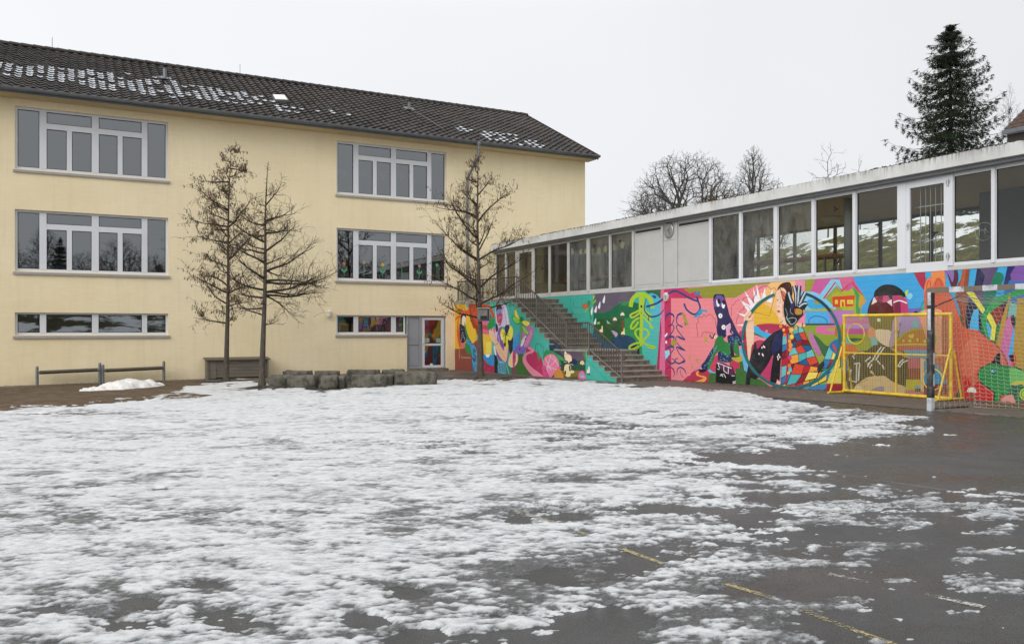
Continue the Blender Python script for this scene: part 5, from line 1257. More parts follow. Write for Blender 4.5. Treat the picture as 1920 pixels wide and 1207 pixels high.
# face, hair, raised claw-like glove
m.P('f2ccb2',(388,180),(430,160),(485,180),(480,300),(478,400),(460,440),(470,480),(430,480),(440,445),(410,432),(398,405),(395,375),(385,350),(392,325),(382,300),(392,262),(386,220))
m.P('d8705a',(432,175),(470,200),(486,300),(470,305),(440,265),(428,215)); m.S('a03038',4,(420,175),(440,240),(470,300)); m.S('3a1c1c',4,(388,262),(402,258),sm=False); m.S('3a1c1c',5,(438,255),(460,262),sm=False); m.S('7a3a30',4,(395,325),(412,322),sm=False); m.P('b04a48',(388,362),(405,360),(420,370),(404,384)); m.S('3a1c1c',4,(420,480),(440,465),(445,450))
m.P('3a1a1c',(392,160),(420,118),(460,98),(510,98),(528,140),(535,200),(510,260),(488,240),(480,190),(450,150),(415,150),(400,172)); m.S('3a1a1c',6,(412,150),(425,170),(445,215),(470,240)); 
m.S('6a3430',3,(430,112),(400,150),(396,170)); m.S('6a3430',3,(470,104),(500,150),(505,215)); m.S('7a4038',3,(500,110),(520,160),(515,230)); m.P('e0a890',(440,300),(470,320),(468,400),(445,430),(438,370)); m.S('c88870',3,(400,190),(420,250),(415,300)); m.O('2a1a1a',396,268,5,4); m.O('2a1a1a',450,268,6,5); m.P('0e0e12',(455,300),(470,230),(485,180),(510,200),(530,300),(620,300),(680,300),(655,340),(640,400),(600,440),(565,490),(520,512),(478,470),(456,380)); 
for q in (((500,190),(520,260),(545,320)),((552,130),(570,210),(575,320)),((602,128),(595,210),(590,320)),((660,190),(630,250),(600,320)),((675,295),(640,300),(600,330))): m.S('0e0e12',38,*q); m.S('9aacb8',17,*q); m.S('dfe6ea',5,*[(x-3,y) for x,y in q])
m.S('7a8894',7,(470,340),(490,400),(480,440),(520,470)); m.S('a8b4c0',6,(500,440),(540,430),(575,445),(560,480)); m.S('8894a0',6,(520,340),(520,380),(545,400)); m.S('a8b4c0',7,(480,420),(520,490),(560,480)); m.P('302860',(520,300),(550,300),(545,350),(525,340)); m.P('b88a30',(560,350),(600,345),(632,365),(620,398),(580,402),(562,385)); m.P('c0402c',(552,350),(575,340),(565,385)); m.P('e0a8b0',(640,350),(655,370),(640,400)); m.P('f0c8a8',(462,455),(480,480),(470,500),(455,490))
# houses
m.P('7cc8e6',(780,230),(900,70),(975,70),(1010,150),(990,170),(950,130),(840,250),sm=False)
m.S('d0401e',16,(828,250),(938,98),(1004,180),(1090,90),(1210,245),sm=False)
m.P('aab030',(905,230),(915,190),(935,205),(960,180),(990,200),(1020,170),(1060,180),(1110,140),(1160,200),(1200,300),(1190,460),(1100,460),(1050,400),(905,240),sm=False)
m.Q('d0401e',(910,232),(1125,218),(1122,322),(915,330)); 
for x in (935,1050,1080): m.Q('d8c84a',(x,262),(x+28,261),(x+28,300),(x,302))
m.Q('d8c84a',(985,262),(1030,260),(1030,330),(1020,330),(1018,280),(1000,280),(1000,330),(985,330))
m.P('d0401e',(915,400),(935,375),(960,362),(990,385),(975,400),(955,392),(940,410),(970,440),(960,455),sm=False); m.P('d0401e',(1020,395),(1070,360),(1110,430),(1095,440),(1065,390),(1035,412),sm=False); 
for q in (((945,530),(945,600),(985,600),(985,530)),): m.S('d0401e',14,*q,sm=False)
m.P('2a68a8',(885,700),(920,650),(980,630),(985,700),(985,800),(930,760)); m.S('d0401e',18,(920,680),(945,735),(975,760),(985,700))
m.P('d8c84c',(860,1060),(890,960),(930,910),(1000,900),(1000,1060),sm=False); m.P('3a80b0',(600,1100),(780,1060),(870,1050),(840,1130),(640,1130),sm=False); m.P('9a1a2c',(868,1050),(1000,1050),(1000,1150),(835,1140),sm=False); m.P('e0cc70',(540,1105),(620,1105),(610,1125),(550,1122)); m.P('48b0a8',(640,1098),(680,1095),(690,1118),(650,1118))
# ---- boy with cap, behind the yellow frame
m.view='E'
m.Q('5c5a2a',(85,480),(850,470),(850,1150),(85,1150))
m.Q('b078b8',(-10,365),(215,368),(235,460),(-10,460)); m.Q('d06aa0',(90,440),(320,440),(320,480),(90,480)); m.Q('b490d0',(100,480),(320,480),(320,520),(100,520)); m.Q('c85a90',(100,518),(320,518),(320,570),(100,570)); m.Q('98a42c',(100,565),(320,565),(320,760),(100,760)); m.P('3a6a3a',(150,600),(210,598),(260,606),(200,625),(150,622))
m.P('3aa2dc',(180,40),(680,20),(800,235),(720,380),(640,405),(300,410),(245,395),(250,330),(285,290),(270,240),(200,140),sm=False); m.Q('d0648e',(60,60),(185,50),(180,120),(120,160),(90,190))
m.P('a8ac30',(165,170),(210,200),(270,250),(288,290),(240,345),(245,420),(190,420),(180,330),(195,245),sm=False); m.P('3f9650',(175,175),(215,205),(240,265),(235,400),(205,385),(200,250)); m.P('c89a34',(235,250),(270,260),(286,290),(240,340),(225,330))
m.P('16181c',(300,405),(305,350),(325,290),(350,250),(362,205),(410,162),(470,148),(535,160),(590,198),(625,248),(600,255),(520,250),(440,245),(350,262),(330,330),(320,405))
m.P('5a1418',(310,405),(312,340),(335,285),(365,255),(440,300),(520,280),(524,405),sm=False); m.P('c04c7a',(365,252),(500,236),(515,270),(500,290),(440,300),(380,280),sm=False); m.P('8a1c40',(380,255),(430,248),(420,295),(385,282)); m.Q('123c3a',(470,236),(508,235),(512,285),(490,275))
m.P('3a2a1a',(312,405),(330,380),(370,375),(378,405)); m.P('c23c72',(510,240),(560,240),(625,268),(640,310),(642,410),(524,410),sm=False); m.P('7a2442',(522,300),(575,285),(582,410),(526,410),sm=False); m.Q('e4d8d0',(355,252),(382,292),(332,320)); m.Q('e4d8d0',(502,272),(462,296),(508,332)); m.S('f4f2f2',9,(518,300),(570,284),(632,306)); m.P('2c8a4c',(555,235),(600,245),(590,255)); m.P('c8d438',(618,205),(638,195),(640,215),(622,250)); m.P('8ccce8',(630,240),(660,220),(680,245),(655,275),(635,262))
m.P('7c62b4',(640,352),(760,345),(715,385),(690,408),(640,408),sm=False); m.P('2a1440',(684,388),(700,372),(718,375),(715,402),(690,402))
m.P('6e6422',(303,410),(525,410),(530,470),(500,545),(440,515),(400,512),(350,500),(318,475),sm=False); m.O('eee4d0',395,446,16,14)
m.P('e89c74',(308,520),(330,500),(368,530),(372,592),(310,592)); m.P('f2dcbc',(368,530),(440,525),(500,545),(510,640),(480,670),(420,645),(375,600)); m.P('b898c4',(500,545),(520,440),(560,420),(600,420),(570,480),(572,520),(552,545),(560,575),(545,600),(550,640),(500,672),(480,650)); m.S(K,4,(385,620),(420,650),(470,680)); m.S('7a2a50',4,(520,600),(552,605)); m.S(K,3,(520,545),(545,555)); m.S('c04a50',3,(318,505),(350,520),(362,545))
m.P('a68ccc',(575,408),(800,408),(800,530),(700,530),(620,575),(565,600),(572,520),(580,470),sm=False); m.P('5abcb4',(670,470),(700,455),(730,480),(710,505),(680,500)); m.P('e8a070',(700,408),(790,408),(790,440),(740,430))
m.P('70c6c8',(312,600),(372,600),(385,650),(345,690),(325,680)); m.P('e0602a',(85,650),(130,612),(180,650),(235,720),(250,755),(85,760)); m.P('4ac0a8',(85,640),(120,590),(150,600),(180,650),(120,640)); m.P('98a42c',(240,640),(320,600),(330,690),(290,720),(250,720))
m.P('98a42c',(535,660),(540,620),(585,568),(650,530),(730,512),(800,520),(860,550),(890,610),(880,650),(860,660)); m.P('b8701c',(550,655),(560,622),(600,580),(655,545),(735,528),(800,535),(850,562),(872,612),(862,650)); m.S('e8d850',7,(545,655),(700,648),(870,655)); 
for x,y in ((603,620),(655,580),(672,590),(655,620),(720,612),(680,575),(800,590),(780,625)): m.O('dccc3c',x,y,11,13)
m.Q('c85058',(545,662),(875,662),(870,700),(560,700)); m.Q('4aa4d0',(600,698),(800,698),(800,768),(640,768)); m.P('d8a060',(500,680),(560,705),(620,735),(645,760),(560,760),(500,720))
m.Q('1e1c1a',(100,900),(640,830),(640,1120),(100,1080)); m.P('1e1c1a',(95,1060),(95,760),(200,715),(300,700),(350,660),(410,648),(480,675),(540,720),(640,770),(645,1010),(560,985),(440,900),(330,860),(230,960),(160,1010),(140,1060),sm=False)
for q in (((445,672),(400,735),(370,785)),((420,668),(375,730),(345,780)),((330,755),(285,790),(295,800)),((360,770),(300,820)),((340,815),(320,850)),((322,805),(302,838)),((385,785),(410,815)),((425,820),(442,858)),((555,838),(575,800),(605,775)),((570,842),(600,800),(640,785)),((190,812),(240,805)),((212,815),(210,960)),((238,812),(225,955)),((125,860),(165,862),(150,950),(215,968)),((165,970),(172,1055)),((180,740),(190,770)),((190,735),(225,720)),((245,720),(270,718)),((150,900),(165,905))): m.S('f0eee8',11,*q,sm=False)
m.P('1f60b0',(90,770),(130,760),(130,880),(95,900)); m.P('c8a860',(90,840),(110,900),(150,1060),(125,1060))
m.P('e8ca98',(325,870),(345,875),(375,915),(440,912),(490,945),(540,975),(640,1020),(640,1110),(240,1080),(205,1040),(195,1005),(240,965),(300,925),(360,912),(330,890)); m.P('a08cb0',(325,1045),(360,1015),(420,1000),(445,1015),(430,1055),(340,1060)); m.O('f2e6bc',222,1028,34,32); m.S('8a6040',3,(230,975),(270,965),(300,945)); m.S('8a6040',3,(265,1010),(300,1000))
m.Q('c85878',(642,766),(748,760),(748,852),(642,852)); m.Q('8a2a34',(642,850),(748,850),(748,945),(642,945)); m.Q('ccc430',(625,943),(750,943),(752,1035),(622,1030)); m.Q('d07890',(620,1030),(785,1040),(785,1120),(620,1110)); m.Q('e8c8a4',(746,765),(795,775),(795,1060),(750,1035)); m.P('8ab0b8',(700,1000),(735,990),(745,1030),(705,1035)); m.Q('3c4a1c',(705,1020),(750,1020),(750,1045),(705,1045)); m.Q('e89878',(785,1060),(900,1060),(900,1120),(785,1120))
m.view='D'
# the hoop
m.S('17686e',27,*[(525+458*math.cos(t),636+452*math.sin(t)) for t in [math.radians(-62+4.5*i) for i in range(0,54)]],sm=False)
m.S('1c3550',24,*[(525+458*math.cos(t),636+452*math.sin(t)) for t in [math.radians(-72+4*i) for i in range(0,10)]],sm=False); m.S('17686e',26,*[(525+458*math.cos(t),636+452*math.sin(t)) for t in [math.radians(180+3.5*i) for i in range(0,21)]],sm=False)
m.P('f2c4a2',(88,420),(140,368),(150,395),(120,430),(160,425),(155,455),(100,455)); m.S('c07a60',3,(95,425),(128,398))
# ---- salmon giant, trunks and lizard, right end
m.view='F'
m.Q('2f7a4c',(230,60),(1600,-40),(1600,1150),(230,1150))
m.Q('3aa8dc',(185,0),(1600,-60),(1600,400),(185,420)); m.P('ac2c4a',(-22,95),(60,95),(60,255),(30,220),(0,170),sm=False); m.Q('3aa8dc',(58,95),(110,95),(105,150),(60,160)); m.P('e88a46',(100,95),(195,90),(205,260),(150,230),(100,200),sm=False)
m.P('e87a50',(50,260),(55,200),(70,165),(90,150),(112,180),(116,240),(105,300),(60,300)); m.P('d8623c',(112,250),(118,195),(135,160),(155,152),(180,172),(195,230),(190,300),(120,300)); m.S('7a2418',3,(68,230),(75,185),(92,180),(98,230)); m.S('7a2418',3,(130,230),(135,180),(155,165),(175,200),(178,240))
m.P('8a6cb4',(198,100),(250,95),(262,180),(240,195),(215,150)); m.P('561626',(215,120),(232,150),(250,185),(262,140),(262,100),(285,98),(290,170),(268,228),(245,222),(228,170))
m.P('944628',(320,80),(372,80),(366,150),(358,225),(358,400),(352,525),(330,490),(300,380),(270,290),(285,210),(310,160),sm=False); m.P('b05a34',(325,90),(345,90),(335,180),(310,260),(300,240))
m.P('1d1b4a',(425,70),(470,95),(480,140),(462,215),(425,265),(405,330),(400,390),(372,450),(355,400),(362,300),(400,240),(415,150),sm=False); m.P('5a4870',(440,70),(565,60),(552,130),(520,225),(462,222),(480,145)); m.P('5a4870',(400,260),(470,240),(460,330),(420,340)); m.P('0f7a58',(556,118),(612,140),(578,225),(520,230)); m.P('1f2060',(640,50),(700,50),(690,115),(650,215),(608,215),sm=False); m.P('7c52a2',(698,50),(1600,-40),(1600,180),(668,180),(660,130),sm=False); m.P('2a6cb4',(655,170),(700,180),(800,175),(1600,170),(1600,360),(640,360),(600,300),sm=False)
m.Q('3aa8dc',(560,238),(620,238),(620,260),(560,262)); m.P('14143c',(360,330),(400,400),(380,520),(345,480)); m.P('14143c',(380,360),(440,360),(450,520),(420,540),(375,510)); m.P('46b0e2',(372,490),(385,430),(402,380),(436,370),(436,535),(400,525),(372,515),sm=False); 
m.P('2c1440',(540,360),(640,300),(660,330),(620,440),(570,470),(540,420)); m.P('8c3420',(520,400),(600,350),(600,440),(560,480),(540,430)); 
m.P('0e7058',(480,250),(560,240),(540,300),(490,380),(470,460),(520,600),(480,580),(450,440),(470,300)); m.P('1f9850',(460,440),(490,380),(540,300),(600,280),(700,240),(800,215),(1000,190),(1000,240),(800,265),(680,295),(600,340),(530,390),(500,450),(500,520),(525,590),(505,590),(470,520)); m.P('44ace0',(490,470),(520,500),(530,590),(512,580))
m.Q('e6dc42',(348,255),(402,255),(482,378),(466,408)); m.P('e6dc42',(493,430),(510,398),(530,420),(562,490),(548,600),(520,590),(528,500),sm=False)
m.P('b88a2c',(550,650),(580,540),(600,440),(640,320),(655,255),(662,300),(640,400),(620,520),(600,660),sm=False); m.P('78b0a4',(655,320),(710,330),(705,430),(640,430),(650,370),sm=False); m.P('c8689c',(585,690),(620,500),(640,440),(668,418),(684,470),(670,600),(650,760),(600,760)); m.P('3ea6e6',(640,740),(655,640),(672,560),(690,490),(696,660),(655,720),sm=False); m.P('b08c28',(680,680),(690,550),(702,440),(710,300),(800,290),(830,600),(820,860),(740,820),(690,760),sm=False); m.P('241020',(664,430),(688,418),(692,470),(680,500),(668,470))
m.P('c83a28',(660,720),(690,680),(702,760),(660,780)); m.P('241020',(650,705),(680,695),(686,740),(670,745)); m.P('c8689c',(630,740),(665,740),(675,780),(640,790))
for i,c in enumerate(['2a8a58','c8b040','3aa0dc','7a4c9a','1f8a50','c86a90','b08c28','2a6cb4','e0d040','1d1b4a','d06848','3aa8dc','1f8a50','c8b040','861e44','2a6cb4','e88a46','5a4870','8aa42c','c86a90','0c6a44','3ea6e6','b08c28','cf5f40','1d1b4a','e6dc42']): m.P(c,(830+i*62,320),(905+i*62,310),(890+i*62,900),(815+i*62,900),sm=False)
m.P('cf5f40',(98,440),(70,400),(60,385),(55,330),(55,255),(110,215),(190,210),(235,260),(270,330),(300,420),(335,500),(400,520),(450,535),(500,580),(560,620),(600,670),(625,720),(645,775),(650,1120),(205,1120),(215,1000),(210,880),(105,740),(98,600))
m.S('5a2018',4,(440,530),(500,580),(560,625),(600,670),(630,730),(648,775)); m.P('d87050',(360,600),(430,590),(440,700),(420,820),(340,860),(300,760)); m.P('f0a482',(20,410),(60,380),(120,372),(175,385),(188,450),(180,560),(175,700),(120,700),(40,500)); m.P('b05040',(180,400),(205,420),(215,600),(200,700),(180,690)); m.S('7a3020',3,(285,765),(300,820),(300,900))
m.P('c06a50',(560,640),(600,690),(630,750),(600,780),(560,760)); 
m.P('c42420',(340,1120),(335,900),(345,840),(372,885),(395,920),(440,880),(480,930),(550,980),(550,1120),sm=False)
m.P('0c0c0c',(515,770),(545,730),(560,700),(588,685),(590,740),(592,790),(530,790)); 
m.P('0f3a20',(428,835),(450,790),(515,755),(600,768),(700,782),(790,820),(1000,880),(1000,1000),(800,1000),(660,930),(650,985),(600,985),(580,1045),(540,1045),(545,965),(448,895),sm=False); m.P('1f8c42',(436,840),(455,798),(517,763),(600,776),(700,790),(780,825),(900,870),(900,960),(700,905),(665,925),(645,975),(600,975),(578,1040),(550,1040),(552,960),(455,890)); m.P('64b85a',(662,790),(720,800),(800,840),(900,880),(900,950),(700,905),(662,915)); m.P('c8c040',(665,905),(730,880),(900,920),(900,960),(700,912))
m.O('0f3a20',543,812,24,18,rot=-.3); m.O('78d0d8',543,811,17,11,rot=-.3); m.O('1c4a60',548,810,6,8); m.S('0f5a30',4,(440,860),(470,872),(500,862)); m.P('0e6a42',(655,960),(668,925),(740,905),(760,930),(730,960),(700,950),(692,985),(680,1012),(665,1000))
m.O('2a5a20',765,975,42,48); m.O('a8cc48',765,975,38,44); m.O('2a5a20',765,975,26,30); m.O('a8cc48',765,975,22,26); m.P('e0948a',(570,1120),(600,1010),(640,982),(680,978),(705,1040),(720,1120),sm=False); m.P('8a4a60',(700,1040),(800,1030),(900,1060),(900,1120),(700,1120))
m.P('ece8dc',(358,958),(365,935),(390,925),(415,938),(422,965),(390,962)); m.P('2c7a34',(380,965),(400,985),(410,1000),(385,995))
m.P('4a9cc4',(50,740),(105,740),(160,780),(210,885),(215,905),(50,905),sm=False); m.P('861e44',(50,903),(215,903),(220,960),(200,1000),(50,990),sm=False); m.Q('d86a3a',(50,985),(220,975),(220,1120),(50,1120)); m.P('1c5a3c',(282,1010),(285,970),(305,945),(318,990),(325,1015)); m.S('5a2018',4,(110,650),(180,760),(215,880)); m.P('8aa42c',(100,505),(125,530),(140,590),(125,640),(100,655))
m.b.build('mural_painting',M['mural'],pav)
print('mural layers',max(l for _,l in m.lay),len(m.lay))
# ---------------------------------------------------------------- pipe benches
def pipe_bench(pa,pb,label):
    a=on_g(*pa); c=on_g(*pb); y0=-.42
    x0=a[0]; x1=c[0]
    t=thing('pipe_bench',((x0+x1)/2,y0,G((x0+x1)/2,y0)),label,'bench','pipe benches along the yellow wall')
    for x,h in ((x0,.60),(x1,.66)):
        z=G(x,y0); b=MB(); b.tube([(x,y0,z-.05),(x,y0,z+h-.05)],.045,12); b.lathe([(.046,0),(.040,.03),(.02,.05),(0,.055)],(x,y0,z+h-.05),12); b.tube([(x,y0,z+.40),(x+(.07 if x==x0 else -.07),y0,z+.40)],.025,8); b.build('post',M['galv'],t)
    z0=G(x0,y0)+.40; z1=G(x1,y0)+.43
    b=MB(); e=.06
    b.add([(x0+e,y0-.16,z0),(x1-e,y0-.16,z1),(x1-e,y0+.16,z1),(x0+e,y0+.16,z0),(x0+e,y0-.16,z0+.055),(x1-e,y0-.16,z1+.055),(x1-e,y0+.16,z1+.055),(x0+e,y0+.16,z0+.055)],[(0,3,2,1),(4,5,6,7),(0,1,5,4),(1,2,6,5),(2,3,7,6),(3,0,4,7)])
    b.build('seat',M['wood'],t)
    b=MB(); b.tube([(x0+e,y0,z0-.03),(x1-e,y0,z1-.03)],.025,8); b.build('seat_tube',M['galv'],t)
pipe_bench((70,722),(186,717),'leftmost pipe bench with a single grey board against the yellow wall')
pipe_bench((192,717),(302,712),'second pipe bench with a single grey board, behind the snow heap')
# ---------------------------------------------------------------- wooden chest bench
xa,_=on_y(388,700,-.5); xb,_=on_y(503,700,-.5); zb_=G((xa+xb)/2,-.3)
t=thing('wooden_chest',((xa+xb)/2,-.3,zb_),'long weathered wooden plank chest with an overhanging lid behind the trees','chest')
b=MB(); H=.66
rng=random.Random(5)
for k in range(5):
    z=zb_+.05+k*.115; b.box(xa+.06,xb-.06,-.50+rng.uniform(-.004,.004),-.46,z,z+.108)
b.build('front_planks',M['boxwood'],t)
b=MB()
for x in (xa,xb-.05): b.prism([(-.54,zb_+.0),(-.54,zb_+H-.03),(-.05,zb_+H+.03),(-.05,zb_)],x,x+.05,'x')
b.build('side_boards',M['boxwood'],t)
b=MB(); b.box(xa-.0,xa+.30,-.515,-.47,zb_+.02,zb_+H-.04); b.build('end_board',M['boxwood'],t)
b=MB(); b.prism([(-.58,zb_+H-.03),(-.58,zb_+H+.00),(-.03,zb_+H+.06),(-.03,zb_+H+.03)],xa-.06,xb+.06,'x'); b.build('lid',M['wood'],t)
b=MB(); b.box(xb+.001,xb+.012,-.45,-.36,zb_+.42,zb_+.58); b.build('paper_notice',M['white'],t)
# ---------------------------------------------------------------- rough stone blocks
def stone(px0,px1,pyb,pyt,depth,label,seed,yaw=0,base_known=True,name='stone_block',slope=0):
    xm=(px0+px1)/2; g0=on_g(xm,pyb); X,Y=s2w(*g0); k=Y/FP; w=(px1-px0)*k; h=(pyb-pyt)*k*.98
    rng=random.Random(seed); nx,ny,nz=max(6,int(w/.07)),max(5,int(depth/.08)),max(5,int(h/.06))
    b=MB(); idx={}
    vs=[]
    def V(i,j,l):
        kk=(i,j,l)
        if kk in idx: return idx[kk]
        u,v,s_=i/nx*2-1,j/ny*2-1,l/nz*2-1
        p=Vector((u,v,s_)); 
        # rounded box
        q=[math.copysign(min(abs(c),1)**1.0,c) for c in p]
        r=.09; L=max(1e-6,(max(0,abs(u)-(1-r))**2+max(0,abs(v)-(1-r))**2+max(0,abs(s_)-(1-r))**2)**.5)
        f=[]
        for c in (u,v,s_):
            e=max(0,abs(c)-(1-r)); f.append(math.copysign((abs(c) if e==0 else (1-r)+e/L*min(r,L)),c) if e else c)
        n=lambda a,b_,s0:float(fbm(np.array(a+seed*3.1),np.array(b_+seed*1.7),s0,4,.6))-.5
        dx=n(v*1.6+s_,s_*1.6,1)*.20+n(v*6,s_*6+v,4)*.10; dy=n(u*w*2.0,s_*1.4,2)*.22+n(u*w*8,s_*5,5)*.16; dz=n(u*w*1.6,v*1.3,3)*.30+n(u*w*8,v*5,6)*.20
        x=f[0]*w/2+dx*depth*.5; y=f[1]*depth/2+dy*depth*.9; z=(f[2]+1)/2*h*(1+slope*u)+ (dz*h*.7 if s_>0 else 0)
        xx=x*math.cos(yaw)-y*math.sin(yaw); yy=x*math.sin(yaw)+y*math.cos(yaw)
        # align the block with the picture row: long side square to the line of sight
        a=-TH*.9; x2=xx*math.cos(a)-yy*math.sin(a); y2=xx*math.sin(a)+yy*math.cos(a)
        bx=g0[0]+math.sin(TH)*depth/2; by=g0[1]+math.cos(TH)*depth/2
        vs.append((bx+x2,by+y2,G(bx,by)-.04+z)); idx[kk]=len(vs)-1; return idx[kk]
    F=[]
    for i in range(nx):
        for j in range(ny): F+=[(V(i,j,nz),V(i+1,j,nz),V(i+1,j+1,nz),V(i,j+1,nz)),(V(i,j,0),V(i,j+1,0),V(i+1,j+1,0),V(i+1,j,0))]
    for i in range(nx):
        for l in range(nz): F+=[(V(i,0,l),V(i+1,0,l),V(i+1,0,l+1),V(i,0,l+1)),(V(i,ny,l),V(i,ny,l+1),V(i+1,ny,l+1),V(i+1,ny,l))]
    for j in range(ny):
        for l in range(nz): F+=[(V(0,j,l),V(0,j,l+1),V(0,j+1,l+1),V(0,j+1,l)),(V(nx,j,l),V(nx,j+1,l),V(nx,j+1,l+1),V(nx,j,l+1))]
    b.add(vs,F); return tag(b.build(name,M['stone'],base=(g0[0],g0[1],G(*g0)),smooth=True),label,'stone','rough stone blocks set out as seats on the snow')
c4=lambda x,y:(320+x/3.556,640+y/3.556)
def st4(x0,x1,yb,yt,d,lab,s,**k):
    a=c4(x0+7,yb); c=c4(x1-7,yt-9); stone(a[0],c[0],a[1],c[1],d,lab,s,**k)
st4(735,935,262,197,.45,'low dark stone block at the left end of the back row',1)
st4(948,1122,272,197,.45,'square dark stone block, second from the left in the back row',2)
st4(1162,1392,272,190,.5,'long dark stone block in the middle of the back row',3)
st4(1398,1558,262,189,.5,'thin dark stone block in the back row, second from the right end',4)
st4(1560,1720,256,197,.45,'rightmost flat stone block of the back row, nearest the entrance door',5)
st4(640,800,298,226,.5,'leftmost stone block of the front row, right beside the thick trunk, tipped with snow',6)
st4(765,972,312,228,.5,'rounded stone block, second from the left in the front row',7)
st4(986,1112,314,228,.55,'square stone block in the middle of the front row',8)
st4(1106,1162,310,227,.5,'narrow upright stone slab closing the middle block of the front row',9)
st4(1196,1434,310,223,.55,'smooth long stone block right of the gap in the front row',10)
st4(1428,1484,298,220,.5,'narrow stone block wedged between the two long ones of the front row',11)
st4(1476,1772,294,204,.6,'longest stone block, at the right end of the front row',12)
# ---------------------------------------------------------------- handball goal
gx,gy=on_g(1743,770); gx+=.03
goal=thing('handball_goal',(gx,gy,G(gx,gy)),'handball goal with striped steel posts and sagging white net before the mural','goal')
zt=2.02; gw=3.08
def striped(p,q,n,w,first,mats):
    P=Vector(p);Q=Vector(q)
    out=[]
    for i in range(n):
        a=P.lerp(Q,i/n); c=P.lerp(Q,(i+1)/n); out.append((mats[(i+first)%2],a,c))
    return out
zg=G(gx,gy)
def joined(name,segs,w,parent):
    parts={}
    for m_,a,c in segs: parts.setdefault(m_,MB()).bar(a,c,w if m_!='goalwhite' else w*1.015)
    r=None
    for m_,b in parts.items():
        o=b.build(name if r is None else 'paint_band',M[m_],parent if r is None else r)
        if r is None: r=o
    return r
seg=[('goalwhite',(gx,gy,zg-.02),(gx,gy,zg+.22)),('goalblack',(gx,gy,zg+.22),(gx,gy,zt))]
joined('goal_post',seg,.085,goal)
for za,zc in ((.42,.62),(.78,.98),(1.36,1.72),(1.78,2.0)):
    b=MB(); b.box(gx+.001,gx+.0440,gy-.0445,gy-.0428,zg+za,zg+zc) if za<1 else b.box(gx-.0440,gx-.0428,gy-.03,gy+.03,zg+za,zg+zc)
    b.build('paint_patch',M['goalwhite'],goal)
seg=[('goalwhite',(gx,gy-gw,zg-.02),(gx,gy-gw,zg+.22)),('goalblack',(gx,gy-gw,zg+.22),(gx,gy-gw,zt))]
joined('goal_post',seg,.085,goal)
ys=[gy+.05,gy-.36,gy-.62,gy-.93,gy-1.17,gy-1.45,gy-1.70,gy-1.98,gy-2.25,gy-2.52,gy-2.8,gy-gw-.05]
b=MB(); b.bar((gx,ys[0],zt+.0425),(gx,ys[-1],zt+.0425),.085); cb=b.build('crossbar',M['goalbrown'],goal)
for i in range(1,len(ys)-1,2):
    b=MB(); b.bar((gx,ys[i],zt+.0425),(gx,ys[i+1],zt+.0425),.0875); b.build('paint_band',M['goalwhite'],cb)
for yy in (gy,gy-gw):
    b=MB(); b.tube([(gx+.02,yy,zt-.25),(gx+.55,yy,zt-.10),(gx+.8,yy,zt-.02)],.014,6); b.build('net_strut',M['goalblack'],goal)
    b=MB(); b.tube([(gx,yy,zg+.03),(gx+1.0,yy,zg+.03)],.014,6); b.build('ground_bar',M['goalblack'],goal)
b=MB(); b.tube([(gx+.8,gy,zt-.05),(gx+.85,gy-1.0,zt-.20),(gx+.85,gy-2.0,zt-.2),(gx+.8,gy-gw,zt-.03)],.006,5); b.build('net_rope',M['goalblack'],goal)
# net: top and back sheet plus two sides, sagging; drawn as knotted cords
b=MB(); rng=random.Random(6)
def sheetpt(u,v):         # u along the width 0..1, v from crossbar over to the ground
    y=gy-.03-u*(gw-.06); s_=v
    sag=.16*math.sin(math.pi*min(1,u))*math.sin(math.pi*v)
    if v<.22: k=v/.22; x=gx+.05+k*.75; z=zt-.02-k*.12
    else: k=(v-.22)/.78; x=gx+.80+k*.35+.10*math.sin(k*3.1); z=zt-.14-(zt-.14-zg-.02)*k
    # gathered towards the tied upper corners
    g_=math.exp(-((v-.22)/.16)**2)
    y+=(-.0+ (0 if u>.5 else 1)*(gy-.05-y)*.35*g_*(1-u*2 if u<.5 else 0)); z-=sag*.8
    return (x+.02*math.sin(9*u+5*v),y,max(z,zg+.01))
NU,NV=28,34
for j in range(NV+1):
    pts=[sheetpt(i/(NU*2),j/NV+(.5/NV if i%2 else 0)*.6 if j<NV else 1) for i in range(NU*2+1)]
    b.tube(pts,.0028,3,False)
for i in range(NU+1):
    b.tube([sheetpt(min(1,max(0,i/NU)),j/(NV)) for j in range(NV+1)],.0028,3,False)
b.build('back_net',M['net'],goal)
for yy,nm in ((gy,'side_net'),(gy-gw,'side_net')):
    b=MB()
    def sp_(u,v):  # u front to back, v top to bottom
        zt_=zt-.05-.1*u; xb=(gx+.05)+u*(.75+.4*v); return (xb,yy-.03+(.06*math.sin(3.1*u)*math.sin(3.1*v)),max(zg+.01,zt_-(zt_-zg)*v-.06*math.sin(3.14*u)*(1-v)))
    for j in range(19): b.tube([sp_(i/14,j/18+(.014 if i%2 else 0)) for i in range(15)],.0028,3,False)
    for i in range(9): b.tube([sp_(i/8,j/18) for j in range(19)],.0028,3,False)
    b.build(nm,M['net'],goal)
